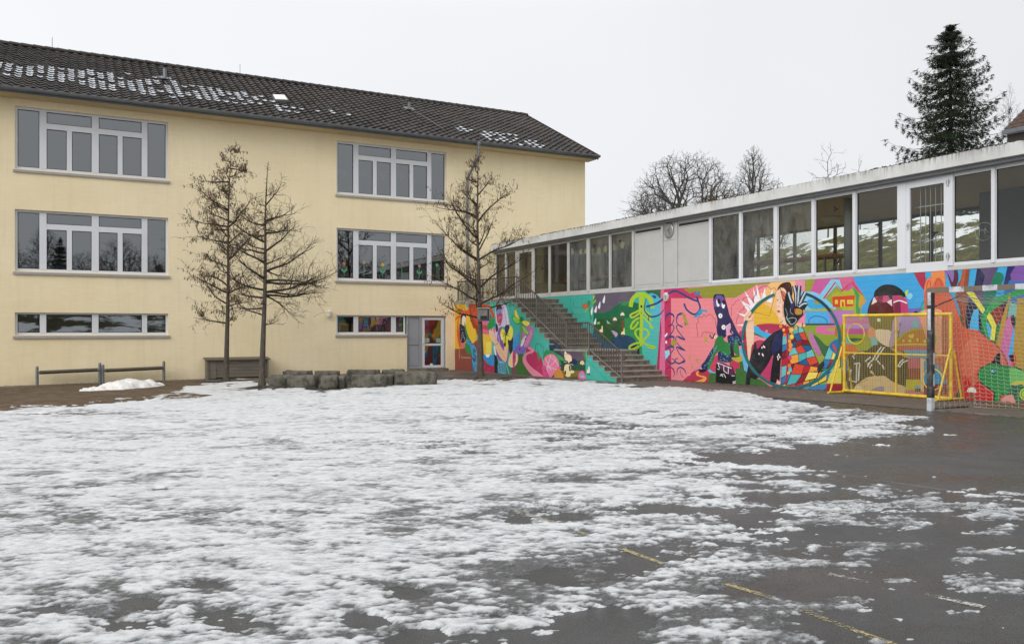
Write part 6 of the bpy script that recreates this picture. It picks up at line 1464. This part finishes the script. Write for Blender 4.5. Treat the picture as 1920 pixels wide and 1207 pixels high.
# ---------------------------------------------------------------- yellow throwing frame
xf=1.42; ya=on_x(1583,735,xf)[0]; yb_=on_x(1783,748,xf)[0]; zf=G(xf,-18.7)
zt_=on_x(1583,592,xf)[1]; zb0=zf+.05
print('frame',ya,yb_,zf,zt_,on_x(1783,590,xf)[1])
fr=thing('throwing_frame',(xf,(ya+yb_)/2,zf),'yellow tubular frame with wire mesh and two round holes leaning near the mural','sports frame')
b=MB(); r=.033
for p,q in (((xf,ya,zb0),(xf,ya,zt_)),((xf,yb_,zb0),(xf,yb_,zt_)),((xf,ya+.03,zt_),(xf,yb_-.03,zt_)),((xf,ya+.03,zb0),(xf,yb_-.03,zb0))): b.tube([p,q],r,10)
b.build('outer_frame',M['yel'],fr)
ym=ya+(yb_-ya)*.517; zm=zb0+(zt_-zb0)*.505
b=MB(); b.tube([(xf,ym,zb0),(xf,ym,zt_)],.018,8); b.tube([(xf,ya,zm),(xf,yb_,zm)],.016,8); b.build('inner_bars',M['yel'],fr)
h1=(on_x(1605.5,625,xf),.30,.36); h2=(on_x(1749,710,xf),.30,.35)
c1=on_x(1605.5,626,xf); c2=on_x(1749.5,711,xf); R1=.215;R2=.205
for c_,R in ((c1,R1),(c2,R2)):
    b=MB(); n=28; b.tube([(xf-.012,c_[0]+R*math.cos(2*math.pi*i/n),c_[1]+R*math.sin(2*math.pi*i/n)) for i in range(n+1)],.012,6,False); b.build('ring',M['yel'],fr)
b=MB(); sp=.040; w_=.0019
def segs(lo,hi,fix,vert):
    out=[(lo,hi)]
    for c_,R in ((c1,R1),(c2,R2)):
        d=abs(fix-(c_[0] if vert else c_[1]))
        if d<R:
            h=math.sqrt(R*R-d*d); m_=c_[1] if vert else c_[0]; n2=[]
            for a,e in out:
                if m_-h>a and m_+h<e: n2+=[(a,m_-h),(m_+h,e)]
                else: n2.append((a,e))
            out=n2
    return out
y=ya-sp
while y>yb_+.03:
    for a,e in segs(zb0,zt_,y,True): b.box(xf-.004,xf+.004,y-w_,y+w_,a,e)
    y-=sp
z=zb0+sp
while z<zt_-.03:
    for a,e in segs(yb_,ya,z,False): b.box(xf-.0075,xf-.0042,a,e,z-w_,z+w_)
    z+=sp
b.build('wire_mesh',M['meshw'],fr)
for yy in (ya+.02,yb_-.02):
    b=MB(); xl=xf-.48; xr_=xf+.34; zz=G(xf,yy)+.03; hh=zf+1.0
    b.tube([(xl,yy,zz),(xr_,yy,zz)],.024,8); b.tube([(xl+.06,yy+.0,zz),(xf-.05,yy,hh),(xf+.05,yy,hh),(xr_-.05,yy,zz)],.019,8); b.build('foot',M['yel'],fr)
# ---------------------------------------------------------------- slim yard trees
def curve_branch(b,p,d,L,r,rng,up=.15,wig=.18,n=7,tw=None,level=0,cat=None):
    P=Vector(p); D=Vector(d).normalized(); pts=[P.copy()]; rad=[r]
    for i in range(n):
        D=(D+Vector((rng.uniform(-wig,wig),rng.uniform(-wig,wig),rng.uniform(-wig,wig)+up/n))).normalized()
        P=P+D*(L/n); pts.append(P.copy()); rad.append(max(.0035,r*(1-(i+1)/n*.86)))
    b.tube(pts,rad,5 if r>.02 else 3,False)
    return pts,rad
def spindle(b,p,rng,s):
    L=rng.uniform(.035,.065)*s; w=L*.22; x,y,z=p; a=rng.random()*6.28; c,s_=math.cos(a)*w,math.sin(a)*w; t=(rng.uniform(-.02,.02),rng.uniform(-.02,.02))
    b.add([(x,y,z),(x+c,y+s_,z-L*.45),(x-s_,y+c,z-L*.5),(x-c,y-s_,z-L*.45),(x+t[0],y+t[1],z-L)],[(0,1,2),(0,2,3),(0,3,1),(4,2,1),(4,3,2),(4,1,3)])
def yard_tree(base_px,top_px,envL,envR,rb,seed,label,up0,ncat,nbr,dead_top=None,tilt=0,bigs=(),twk=1.0):
    x,y=on_g(*base_px); X,Y=s2w(x,y); k=Y/FP; z0=G(x,y); rng=random.Random(seed)
    H=(base_px[1]-top_px[1])*k; ztop=z0+H
    t=thing('yard_tree',(x,y,z0),label,'tree','slim bare trees in front of the school')
    dxp=(top_px[0]-base_px[0])*k
    vx=(math.cos(TH),-math.sin(TH))     # picture-right in site axes
    def axis(h):
        f=h/H; w=.025*math.sin(f*9+seed)*f; return Vector((x+vx[0]*(dxp*f+w),y+vx[1]*(dxp*f+w)+.04*math.sin(f*7+seed*2)*f,z0+h))
    b=MB(); N_=26; pts=[axis(H*i/N_) for i in range(N_+1)]; pts[0].z-=.15
    rad=[max(.008,rb*(1-.93*(i/N_)**.85)*(1.0+.02*rng.uniform(-1,1))) for i in range(N_+1)]; 
    ins=[axis(.06),axis(.18)]; P2=[pts[0],*ins]+pts[1:]; R2=[rb*1.8,rb*1.3,rb*1.06]+rad[1:]
    b.tube(P2,R2,12); b.build('trunk',M['bark2'],t,smooth=True)
    br=MB(); tw=MB(); ct=MB()
    def env(py,side):
        E=envL if side<0 else envR
        ps=[e[0] for e in E]; return float(np.interp(py,ps,[e[1] for e in E]))*k
    pyt=min(e[0] for e in envL); pyb=max(e[0] for e in envL)
    cats=[]
    def twigs(pts,L,nn,lvl):
        for _ in range(nn):
            i=rng.randrange(1,len(pts)-1); f=rng.random(); p=pts[i].lerp(pts[i+1],f); dd=(pts[i+1]-pts[i]).normalized()
            q=Vector((rng.uniform(-1,1),rng.uniform(-1,1),rng.uniform(-.6,1))).normalized(); d=(dd*.7+q*.9).normalized(); l=L*rng.uniform(.35,1)
            pp,_r=curve_branch(tw,p,d,l,.0065 if lvl==1 else .0042,rng,.12 if lvl==1 else -.1,.35,4)
            if lvl==1:
                cats.append(pp)
                twigs(pp,l*.55,3,2)
            else: cats.append(pp)
    lst=list(bigs)
    for i in range(nbr):
        f=(i+rng.random())/nbr; lst.append((pyb+(pyt-pyb)*f**.92,None,None,None))
    for py,side,lenpx,ang in lst:
        h=max(.2,min(H*.985,(base_px[1]-py)*k)); 
        az=rng.uniform(0,2*math.pi) if side is None else (0 if side>0 else math.pi)+rng.uniform(-.35,.35)
        ca=math.cos(az); e=env(py,1 if ca>0 else -1); 
        L=(e*rng.uniform(.5,1.0)*(1 if abs(ca)>.5 else .85)) if lenpx is None else lenpx*k
        if L<.1: continue
        el=(up0+rng.uniform(-.25,.3)) if ang is None else ang
        # az measured in picture frame: right + depth
        dirv=Vector((vx[0]*ca+math.sin(TH)*math.sin(az),vx[1]*ca+math.cos(TH)*math.sin(az),math.tan(el))).normalized()
        p0=axis(max(.1,h-L*math.sin(el)*.35)); r=max(.008,min(.036,.014+.018*L*(.55+.45*(rb/.10))))
        pts_,rad_=curve_branch(br,p0,dirv,L/ max(.6,math.cos(el)),r,rng,.25 if el>.2 else .12,.17,9)
        twigs(pts_,min(.95,.30+.38*L),int((4+7*L)*twk),1)
        for _ in range(int(1+L*1.4)):
            i=rng.randrange(2,7); d=(pts_[i+1]-pts_[i]).normalized(); q=Vector((rng.uniform(-1,1),rng.uniform(-1,1),rng.uniform(-.2,.9))).normalized()
            p2,_=curve_branch(br,pts_[i],(d+q*.75).normalized(),L*rng.uniform(.25,.5),r*.5,rng,.25,.22,6); twigs(p2,.42,int(4*twk),1)
    pool=[p for pp in cats for p in pp[1:]]
    for _ in range(ncat): spindle(ct,rng.choice(pool)+Vector((0,0,-.004)),rng,1.35)
    # stub-studded trunk top
    for _ in range(40):
        h=H*rng.uniform(.55,.99); a=rng.uniform(0,6.28); p=axis(h); q=p+Vector((math.cos(a),math.sin(a),.5))*rng.uniform(.03,.10); br.tube([p,q],[.008,.003],3,False)
    lb=br.build('branches',M['bark'],t); tw.build('twigs',M['twig'],lb)
    if ncat: o=ct.build('catkins',M['catkin'],lb); o['kind']='stuff'
    return t
yard_tree((424,716),(432,276),[(276,9),(300,22),(345,38),(360,42),(400,50),(430,66),(480,52),(520,48),(550,74),(580,52),(600,32),(608,16)],
 [(276,14),(300,22),(345,42),(400,50),(430,52),(480,50),(520,62),(550,60),(580,50),(600,30),(608,16)],.088,11,'slender yard tree with dry catkins, left one of the pair by the wooden chest',.18,3200,32,
 bigs=[(425,-1,68,-.0),(452,-1,64,.12),(545,-1,82,.15),(560,-1,60,.5),(340,-1,55,.05),(470,1,75,.72),(415,1,70,.45),(600,-1,60,.3),(385,-1,66,.45)],twk=1.25)
yard_tree((491,728),(502,303),[(360,6),(400,16),(430,46),(470,72),(500,64),(540,84),(575,70),(600,28),(612,10)],
 [(360,22),(400,52),(430,60),(470,72),(500,92),(540,110),(552,128),(580,92),(600,54),(612,14)],.092,23,'bare yard tree with thicker trunk and bare pointed top, right of the pair',.06,0,22,
 bigs=[(545,1,150,.06),(552,1,110,.02),(520,1,112,.18),(500,1,105,.25),(460,1,72,.45),(432,1,68,.2),(408,1,56,.3),(375,1,34,1.0),(420,-1,66,.12),(445,-1,78,.35),(480,-1,80,.55),(510,-1,70,.7),(540,-1,92,.12),(560,-1,70,-.1),(530,1,120,.0)],twk=1.15)
yard_tree((902,710),(893,264),[(262,4),(300,14),(340,26),(380,62),(400,88),(440,70),(480,84),(520,76),(550,92),(575,60),(592,26)],
 [(262,4),(300,12),(340,50),(380,70),(430,92),(450,80),(500,84),(540,84),(565,60),(585,30),(592,20)],.098,37,'spreading yard tree with raised branches and dry catkins, standing in front of the mural',.55,1900,26,
 bigs=[(520,1,100,.62),(470,1,86,.62),(400,1,70,.75),(555,1,95,.45),(575,1,70,.12),(470,-1,95,.62),(520,-1,100,.5),(555,-1,100,.28),(590,-1,90,.22),(400,-1,50,.7),(430,-1,75,.72),(450,1,40,1.1)],twk=1.0)
# wire-fronted box tied to the third trunk
x,y=on_g(902,710); X,Y=s2w(x,y); k=Y/FP; z0=G(x,y)
bx,by,bz=at_d(907,590,Y-.18)
t=thing('nesting_box',(bx,by,bz),'grey weathered box fixed to the trunk of the tree before the mural','box')
def obox(b,c,sx,sy,sz,dx=0,dy=0,dz=0):   # square to the camera
    ex=Vector((CT,-ST,0)); ey=Vector((ST,CT,0)); C0=Vector(c)+ex*dx+ey*dy+Vector((0,0,dz)); vs=[]
    for z_ in (-sz,sz):
        for a,c_ in ((-1,-1),(1,-1),(1,1),(-1,1)): vs.append(C0+ex*a*sx+ey*c_*sy+Vector((0,0,z_)))
    b.add(vs,[(0,3,2,1),(4,5,6,7),(0,1,5,4),(1,2,6,5),(2,3,7,6),(3,0,4,7)])
b=MB(); obox(b,(bx,by,bz),.19,.012,.19,0,.07,0); obox(b,(bx,by,bz),.012,.08,.19,-.19,0,0); obox(b,(bx,by,bz),.012,.08,.19,.19,0,0); obox(b,(bx,by,bz),.19,.08,.012,0,0,-.19); b.build('box_body',M['boxwood'],t)
b=MB(); obox(b,(bx,by,bz),.205,.10,.014,0,0,.20); b.build('box_lid',M['sill'],t)
b=MB(); obox(b,(bx,by,bz),.18,.004,.16,0,-.07,.0); b.build('box_front',mat('grey_plexi',(.16,.15,.14),.3,.5,8),t)
b=MB(); obox(b,(bx,by,bz),.10,.006,.055,.0,-.08,-.09); obox(b,(bx,by,bz),.02,.006,.16,.14,-.08,0); b.build('box_opening',M['black'],t)
# surface roots around the two thicker trunks
for (px,py),s_ in (((491,728),5),((902,710),6),((424,716),7)):
    x,y=on_g(px,py); rng=random.Random(s_); b=MB()
    for i in range(7):
        a=rng.uniform(0,6.28); L=rng.uniform(.5,1.5); P=[]
        for j in range(7):
            f=j/6; rr=.10+L*f; xx=x+rr*math.cos(a+.25*math.sin(f*5+i)); yy=y+rr*math.sin(a+.25*math.sin(f*5+i)); P.append((xx,yy,G(xx,yy)+.045*(1-f)**.6-.01))
        b.tube(P,[.05*(1-.8*j/6) for j in range(7)],6)
    o=b.build('surface_roots',M['bark2'],base=(x,y,G(x,y)),smooth=True)
    root=[t_ for t_ in bpy.data.objects if t_.name.startswith('yard_tree') and (Vector(t_.location)-Vector((*s2w(x,y),G(x,y)))).length<.5]
    if root: o.parent=root[0]; o.location=(0,0,0); o.rotation_euler=(0,0,0)
# ---------------------------------------------------------------- mossy slope behind the pavilion
def hz(x,y):
    k=(y+20)/16.0     # crest falls away towards the school
    crest=5.50-.045*min(max(y+13,-12),16)+.10*math.sin(y*.55)+.06*math.sin(y*1.7)
    s0=7.6; s1=14.2
    f=min(max((x-s0)/(s1-s0),0),1); f=f**.85
    base=2.2+(crest-2.2)*f
    if x>s1: base=crest+(x-s1)*.012
    return base
b=MB(); xs=np.concatenate([np.linspace(6.3,17,110),np.linspace(18,140,30)]); ys=np.concatenate([np.linspace(-70,-31,14),np.linspace(-30,20,200),np.linspace(24,110,20)])
XX,YY=np.meshgrid(xs,ys); bump=(fbm(XX*2.2,YY*2.2,77,4,.6)-.5)*.26*np.where(XX<20,1,.3)*np.clip((XX-7)/2,0,1)
for j in range(len(ys)):
    for i in range(len(xs)): b.v.append((xs[i],ys[j],hz(xs[i],ys[j])+bump[j,i]))
nx=len(xs)
for j in range(len(ys)-1):
    for i in range(nx-1): a=j*nx+i; b.f.append((a,a+1,a+nx+1,a+nx))
tag(b.build('mossy_bank',M['slope'],smooth=True),kind='structure')
# ---------------------------------------------------------------- bare background trees
def crown_tree(px,pyt,Y,halfpx,crown_low,seed,label,N=1500,m=None,rb=.22,name='bare_tree',group=None,shape=1.0,thick=1.0,narrow_top=0.0,fan=False):
    """branches split again and again towards points spread through a rounded crown"""
    x,y,zt_=at_d(px,pyt,Y); z0=hz(max(x,9),y); H=zt_-z0; R=halfpx*Y/FP; rng=random.Random(seed); nr=np.random.RandomState(seed)
    t=thing(name,(x,y,z0),label,'tree',group); zc=z0+H*(crown_low+(1-crown_low)*.42); Rz_up=zt_-zc; Rz_dn=(zc-z0-H*crown_low)
    T=[]
    while len(T)<N:
        v=nr.uniform(-1,1,3); d=np.linalg.norm(v)
        if d>1 or d<.25 or nr.rand()>(.25+d**2): continue
        lump=.82+.18*math.sin(5*math.atan2(v[1],v[0])+seed)*math.cos(4*v[2]+seed)+.10*nr.rand()
        k=lump*(1-narrow_top*max(0,v[2])) 
        T.append((x+v[0]*R*k,y+v[1]*R*k,zc+v[2]*(Rz_up if v[2]>0 else Rz_dn)*(lump if v[2]<0 else .9+.1*lump)))
    T=np.array(T); br=MB(); tr=MB(); f0=z0+H*crown_low*.75
    tr.tube([(x,y,z0-.6),(x,y,z0+.3),(x+.04,y,f0)],[rb*1.3,rb,rb*.85],8)
    def go(p,d,pts,lvl):
        n=len(pts)
        r=max(.0085*thick,min(rb*.8,.0075*thick*n**.5)); c=pts.mean(0); 
        if n<=1 or lvl>14:
            e=Vector(c); mid=(p+e)/2+Vector((rng.uniform(-.1,.1),rng.uniform(-.1,.1),.05))
            br.tube([p,mid,e],[r,r*.85,r*.6],3,False); L=(e-p).length
            for _ in range(2):
                q=(e-p).normalized()+Vector((rng.uniform(-.7,.7),rng.uniform(-.7,.7),rng.uniform(-.2,.8))); br.tube([mid.lerp(e,rng.random()),mid.lerp(e,.5)+q.normalized()*L*.55],[r*.7,r*.45],3,False)
            return
        fr=.34 if n>60 else .46
        e=p+(Vector(c)-p)*fr; L=(e-p).length
        if L>.03:
            mid=p+d*L*.5*.6+(e-p)*.2+Vector((rng.uniform(-1,1),rng.uniform(-1,1),rng.uniform(-1,1)))*L*.07
            nn=5 if n>80 else 3; br.tube([p,mid,e],[r*1.12,r*1.04,r],nn,False); nd_=(e-mid).normalized()
        else: e=p; nd_=d
        k=3 if n>400 else 2
        C_=pts[nr.choice(n,k,replace=False)].copy()
        for _ in range(3):
            D2=((pts[:,None,:]-C_[None])**2).sum(2); a=D2.argmin(1)
            for i in range(k):
                if (a==i).any(): C_[i]=pts[a==i].mean(0)
        for i in range(k):
            g_=pts[a==i]
            if len(g_)==n: g_=g_[:max(1,n//2)]
            if len(g_): go(e,nd_,g_,lvl+1)
    go(Vector((x+.04,y,f0)),Vector((0,0,1)),T,0)
    tr.build('trunk',m or M['btwig'],t,smooth=True); br.build('crown',m or M['btwig'],t); return t
crown_tree(1286,283,50,122,.12,41,'broad bare tree with a dense rounded crown, widest of the background trees',N=5500,rb=.30,thick=.72)
crown_tree(1222,350,48,60,.05,43,'low bushy bare tree at the left end of the background trees',N=2200,rb=.12,thick=.72)
crown_tree(1345,345,47,60,.04,44,'brownish bare bush filling the right side under the broad tree',N=2200,rb=.10,thick=.72,m=mat('brown_bush_twig',(.085,.060,.035),.9,.3,5,30,0))
crown_tree(1412,270,54,60,.15,45,'upright bare tree with fine fan shaped twigs right of the broad one',N=2800,rb=.18,narrow_top=.45,thick=.75)
crown_tree(1455,330,54,30,.1,46,'small fine twigged bare tree against the right side of the upright one',N=1000,rb=.09,thick=.8)
crown_tree(1552,266,44,46,.35,47,'thin sparse bare tree top standing alone over the pavilion roof',N=75,rb=.05,thick=.9)
crown_tree(1612,293,44,20,.5,48,'tiny sparse twig top just left of the spruce over the roof',N=34,rb=.04,thick=.8)
crown_tree(1893,152,58,42,.2,49,'pale misty birch behind the spruce at the right edge',N=900,rb=.12,m=M['ptwig'],name='birch_tree',thick=.75,narrow_top=.3)
# ---------------------------------------------------------------- spruce
def spruce(px,pyt,Y,pybase_half,seed,label):
    x,y,zt_=at_d(px,pyt,Y); z0=hz(x,y); H=zt_-z0; k=Y/FP; rng=random.Random(seed)
    t=thing('spruce_tree',(x,y,z0),label,'tree'); b=MB(); b.tube([(x,y,z0-.5),(x,y,z0+H*.5),(x,y,zt_-.3)],[.2,.11,.02],8); b.build('trunk',M['bark'],t)
    br=MB(); nd=MB(); envp=[(46,1),(56,14),(66,28),(80,38),(100,48),(142,72),(182,94),(227,104),(300,112),(340,108)]
    env=lambda py: float(np.interp(py,[e[0] for e in envp],[e[1] for e in envp]))*k
    def clump(p,d,s):
        # spray of needle-covered shoots: short broad slivers hanging off the branch
        for _ in range(5):
            q=Vector((rng.uniform(-1,1),rng.uniform(-1,1),rng.uniform(-1.1,.25))).normalized(); v=(d*.5+q).normalized()*s*rng.uniform(.5,1.2); w=v.cross(Vector((rng.uniform(-1,1),rng.uniform(-1,1),rng.uniform(-1,1)))).normalized()*s*.20
            o=p+Vector((rng.uniform(-.3,.3),rng.uniform(-.3,.3),rng.uniform(-.2,.1)))*s
            nd.add([o-w*.5,o+w*.5,o+v+w*.12,o+v-w*.12],[(0,1,2,3)])
    z=zt_-.15; row=0
    while z>z0+1.0:
        py=PY0-(z-CH)/k; R=env(py); n=10 if R>1.2 else 6
        for i in range(n):
            a=2*math.pi*(i+rng.random()*.7)/n+row*.9; L=R*rng.choice((.62,.8,.95,1.05,.9))*rng.uniform(.85,1.05)
            P=[];m_=9
            for j in range(m_+1):
                f=j/m_; rr=L*f; dz=-.30*L*math.sin(f*1.9)*.75+ (f**3)*L*.22
                if R<1.2: dz=L*f*(.15 if R>.5 else .8)-.1*f
                P.append(Vector((x+rr*math.cos(a),y+rr*math.sin(a),z+dz)))
            br.tube(P,[max(.008,.035*(1-f/ (m_+1))) for f in range(m_+1)],3,False)
            for j in range(1 if R<1.2 else 2,m_+1):
                f=j/m_; wdt=L*.24*math.sin(math.pi*min(1,f*.9+.08))+.08
                d=(P[j]-P[j-1]).normalized(); sd=Vector((-math.sin(a),math.cos(a),0))
                for _ in range(int(4+wdt*(21 if R>1.2 else 9))):
                    u=rng.uniform(-1,1); p=P[j]+sd*u*wdt-d*abs(u)*wdt*.4+Vector((0,0,-abs(u)*wdt*.35-rng.random()*.10*(1+L*.3)))
                    clump(p,(d+sd*u*.8-Vector((0,0,.25))).normalized(),.11+.05*rng.random())
            # lifted tip
            clump(P[-1],(P[-1]-P[-2]).normalized(),.22)
        z-=(.50 if R>1.4 else .36) if R>.7 else .25; row+=1
    for j in range(10): clump(Vector((x,y,zt_-.02-j*.05)),Vector((0,0,1)),.16)
    c=br.build('branches',M['bark'],t); nd.build('needles',M['needles'],t); print('spruce',len(nd.f))
spruce(1782,46,42,0,5,'tall dark green spruce rising behind the pavilion roof')
# ---------------------------------------------------------------- house corner at the right edge
def house():
    Y=37; P=lambda px,py,Yd=Y: Vector(at_d(px,py,Yd))
    a=P(1883,246); t=thing('neighbour_house',(a.x+3,a.y-3,5.5),'dark house with brown tiled roof and white eaves, cut off by the right edge','house')
    x0=a.x; ye=a.y; ze=a.z; L=9
    b=MB(); b.box(x0+.12,x0+8,ye-L,ye-.05,3.5,ze-.165); b.build('wall',M['dark'],t)
    sl=math.tan(math.radians(36)); b=MB()
    for r in range(14):
        xa,xb_=x0+r*.33,x0+(r+1)*.33+.04; za=ze+.09+r*.33*sl; zb1=ze+.05+(r+1)*.33*sl+.03*sl
        n=44; vs=[]
        for j in range(n+1):
            w=.03*math.cos(j*math.pi); y=ye-j*L/n; vs+=[(xa,y,za-.05),(xa,y,za+w),(xb_,y,zb1+w)]
        b.add(vs,[q for j in range(n) for q in ((3*j,3*j+3,3*j+4,3*j+1),(3*j+1,3*j+4,3*j+5,3*j+2))])
    xr_=x0+14*.33; b.quad((xr_,ye,ze+.05+14*.33*sl),(xr_,ye-L,ze+.05+14*.33*sl),(x0+9,ye-L,ze),(x0+9,ye,ze))
    r=b.build('roof',M['brownroof'],t)
    b=MB(); b.box(x0-.12,x0+.02,ye-L,ye+.05,ze-.16,ze+.02); b.build('gutter',M['zinc'],r)
    b=MB(); b.prism([(x0,ze-.14),(x0,ze+.04),(xr_,ze+14*.33*sl+.02),(xr_,ze+14*.33*sl-.16)],ye,ye+.03,'y'); b.box(x0+.02,x0+.6,ye-L,ye,ze-.16,ze-.12); b.build('eaves_board',M['pvc'],r)
    q=P(1890,263,30); b=MB(); b.box(q.x,q.x+4,q.y-5,q.y,q.z-.5,q.z); 
    b=MB(); q=on_x(1900,263,8.6); 
house()
# grass bank, hedge and trees on the far side of the yard (they show in the window panes)
b=MB(); nx_,ny_n=60,14; 
for j in range(ny_n):
    for i in range(nx_):
        x=-55+i*1.6; y=-44-j*3.0; b.v.append((x,y,G(x,y)+ .25+4.6*min(1,(j/ (5)))**1.2+.25*math.sin(i*.7+j)))
for j in range(ny_n-1):
    for i in range(nx_-1): a=j*nx_+i; b.f.append((a,a+nx_,a+nx_+1,a+1))
tag(b.build('snowy_bank',M['bank'],smooth=True),kind='structure')
src=[o for o in bpy.data.objects if o.name.startswith('bare_tree') and o.parent is None][:4]
rng=random.Random(77)
spots=[(-40+i*3.6+rng.uniform(-1,1),-62-rng.random()*14) for i in range(18)]+[(-48,-50),(-56,-40),(-60,-30),(-60,-20),(-58,-10)]
for i,(x,y) in enumerate(spots):
    c=copy_tree(src[i%4]); X,Y=s2w(x,y); c.location=(X,Y,2.6 if y<-50 else -.4); c.rotation_euler=(0,0,rng.random()*6); s_=rng.uniform(.95,1.25)*(1.0 if i%4 in(0,3) else 1.5); c.scale=(s_,s_,s_)
    c['label']='bare tree on the far bank, seen only as a reflection in the window panes'; c['group']='trees reflected in the windows'
sps=[o for o in bpy.data.objects if o.name=='spruce_tree'][0]
for x,y in ((-24,-80),(-3,-84),(-34,-78),(9,-80),(-14,-86),(-52,-34),(-62,-16)):
    c=copy_tree(sps); X,Y=s2w(x,y); c.location=(X,Y,1.0); c.scale=(.7,.7,rng.uniform(.75,1.05)); c['label']='spruce on the far bank, seen only as a reflection in the window panes'; c['group']='spruces reflected in the windows'
# ---------------------------------------------------------------- camera, light, render settings
S=bpy.context.scene
cam=bpy.data.cameras.new('camera'); co=bpy.data.objects.new('camera',cam); C.objects.link(co); co.location=(0,0,CH); co.rotation_euler=(math.radians(90),0,0)
cam.sensor_width=36; cam.lens=36*FP/1920; cam.shift_y=(PY0-603.5)/1920; cam.clip_end=3000; cam.clip_start=.05; S.camera=co
SE,SA=math.radians(32),math.radians(215)      # sun elevation / azimuth (clockwise from +Y): behind the camera, to the left
sun=bpy.data.lights.new('sun','SUN'); sun.energy=SUNE; sun.angle=math.radians(40); sun.color=(1,.97,.93); so_=bpy.data.objects.new('sun',sun); C.objects.link(so_)
d=Vector((math.sin(SA)*math.cos(SE),math.cos(SA)*math.cos(SE),math.sin(SE))); so_.rotation_euler=d.to_track_quat('Z','Y').to_euler(); so_.location=(0,0,30)
w=bpy.data.worlds.new('World'); S.world=w; w.use_nodes=True; nt=w.node_tree; nt.nodes.clear()
out=nt.nodes.new('ShaderNodeOutputWorld'); bg=nt.nodes.new('ShaderNodeBackground'); sky=nt.nodes.new('ShaderNodeTexSky'); sky.sky_type='NISHITA'; sky.sun_disc=False
sky.sun_elevation=SE; sky.sun_rotation=SA; sky.air_density=1.0; sky.dust_density=4; sky.ozone_density=1
hs=nt.nodes.new('ShaderNodeHueSaturation'); hs.inputs['Saturation'].default_value=.10; nt.links.new(sky.outputs[0],hs.inputs['Color'])
# closed cloud layer: brighter overhead, slightly brighter to the left of the view, grey-white at the horizon
tc=nt.nodes.new('ShaderNodeTexCoord'); sx=nt.nodes.new('ShaderNodeSeparateXYZ'); nt.links.new(tc.outputs['Generated'],sx.inputs[0])
rp=nt.nodes.new('ShaderNodeValToRGB'); e=rp.color_ramp.elements; e[0].position=0; e[0].color=(*[c*CL for c in (.80,.82,.845)],1); e[1].position=1; e[1].color=(*[c*CL for c in (1.25,1.27,1.30)],1)
e2=rp.color_ramp.elements.new(.35); e2.color=(*[c*CL for c in (.80,.815,.835)],1); nt.links.new(sx.outputs['Z'],rp.inputs[0])
nz=nt.nodes.new('ShaderNodeTexNoise'); nz.inputs['Scale'].default_value=1.6; nz.inputs['Detail'].default_value=4; nt.links.new(tc.outputs['Generated'],nz.inputs['Vector'])
m1=nt.nodes.new('ShaderNodeMath'); m1.operation='MULTIPLY_ADD'; nt.links.new(sx.outputs['X'],m1.inputs[0]); m1.inputs[1].default_value=-.15; m1.inputs[2].default_value=.96
m2=nt.nodes.new('ShaderNodeMath'); m2.operation='MULTIPLY_ADD'; nt.links.new(nz.outputs['Fac'],m2.inputs[0]); m2.inputs[1].default_value=.20; nt.links.new(m1.outputs[0],m2.inputs[2])
mx=nt.nodes.new('ShaderNodeMixRGB'); mx.blend_type='MULTIPLY'; mx.inputs[0].default_value=1; nt.links.new(rp.outputs[0],mx.inputs[1]); nt.links.new(m2.outputs[0],mx.inputs[2])
# 10 parts clouds over 1 part sky
sc=nt.nodes.new('ShaderNodeMixRGB'); sc.blend_type='MIX'; sc.inputs[0].default_value=.93; nt.links.new(hs.outputs[0],sc.inputs[1])
up_=nt.nodes.new('ShaderNodeMixRGB'); up_.blend_type='MULTIPLY'; up_.inputs[0].default_value=1; up_.inputs[2].default_value=(10,10,10,1); nt.links.new(mx.outputs[0],up_.inputs[1]); nt.links.new(up_.outputs[0],sc.inputs[2])
nt.links.new(sc.outputs[0],bg.inputs[0]); bg.inputs[1].default_value=.1; nt.links.new(bg.outputs[0],out.inputs[0])
S.view_settings.view_transform='Standard'; S.view_settings.look='None'; S.view_settings.gamma=1; S.view_settings.exposure=EXPO
S.render.resolution_x=1024; S.render.resolution_y=643
try:
    S.cycles.max_bounces=6; S.cycles.transparent_max_bounces=16; S.cycles.glossy_bounces=3
except Exception as ex: print(ex)
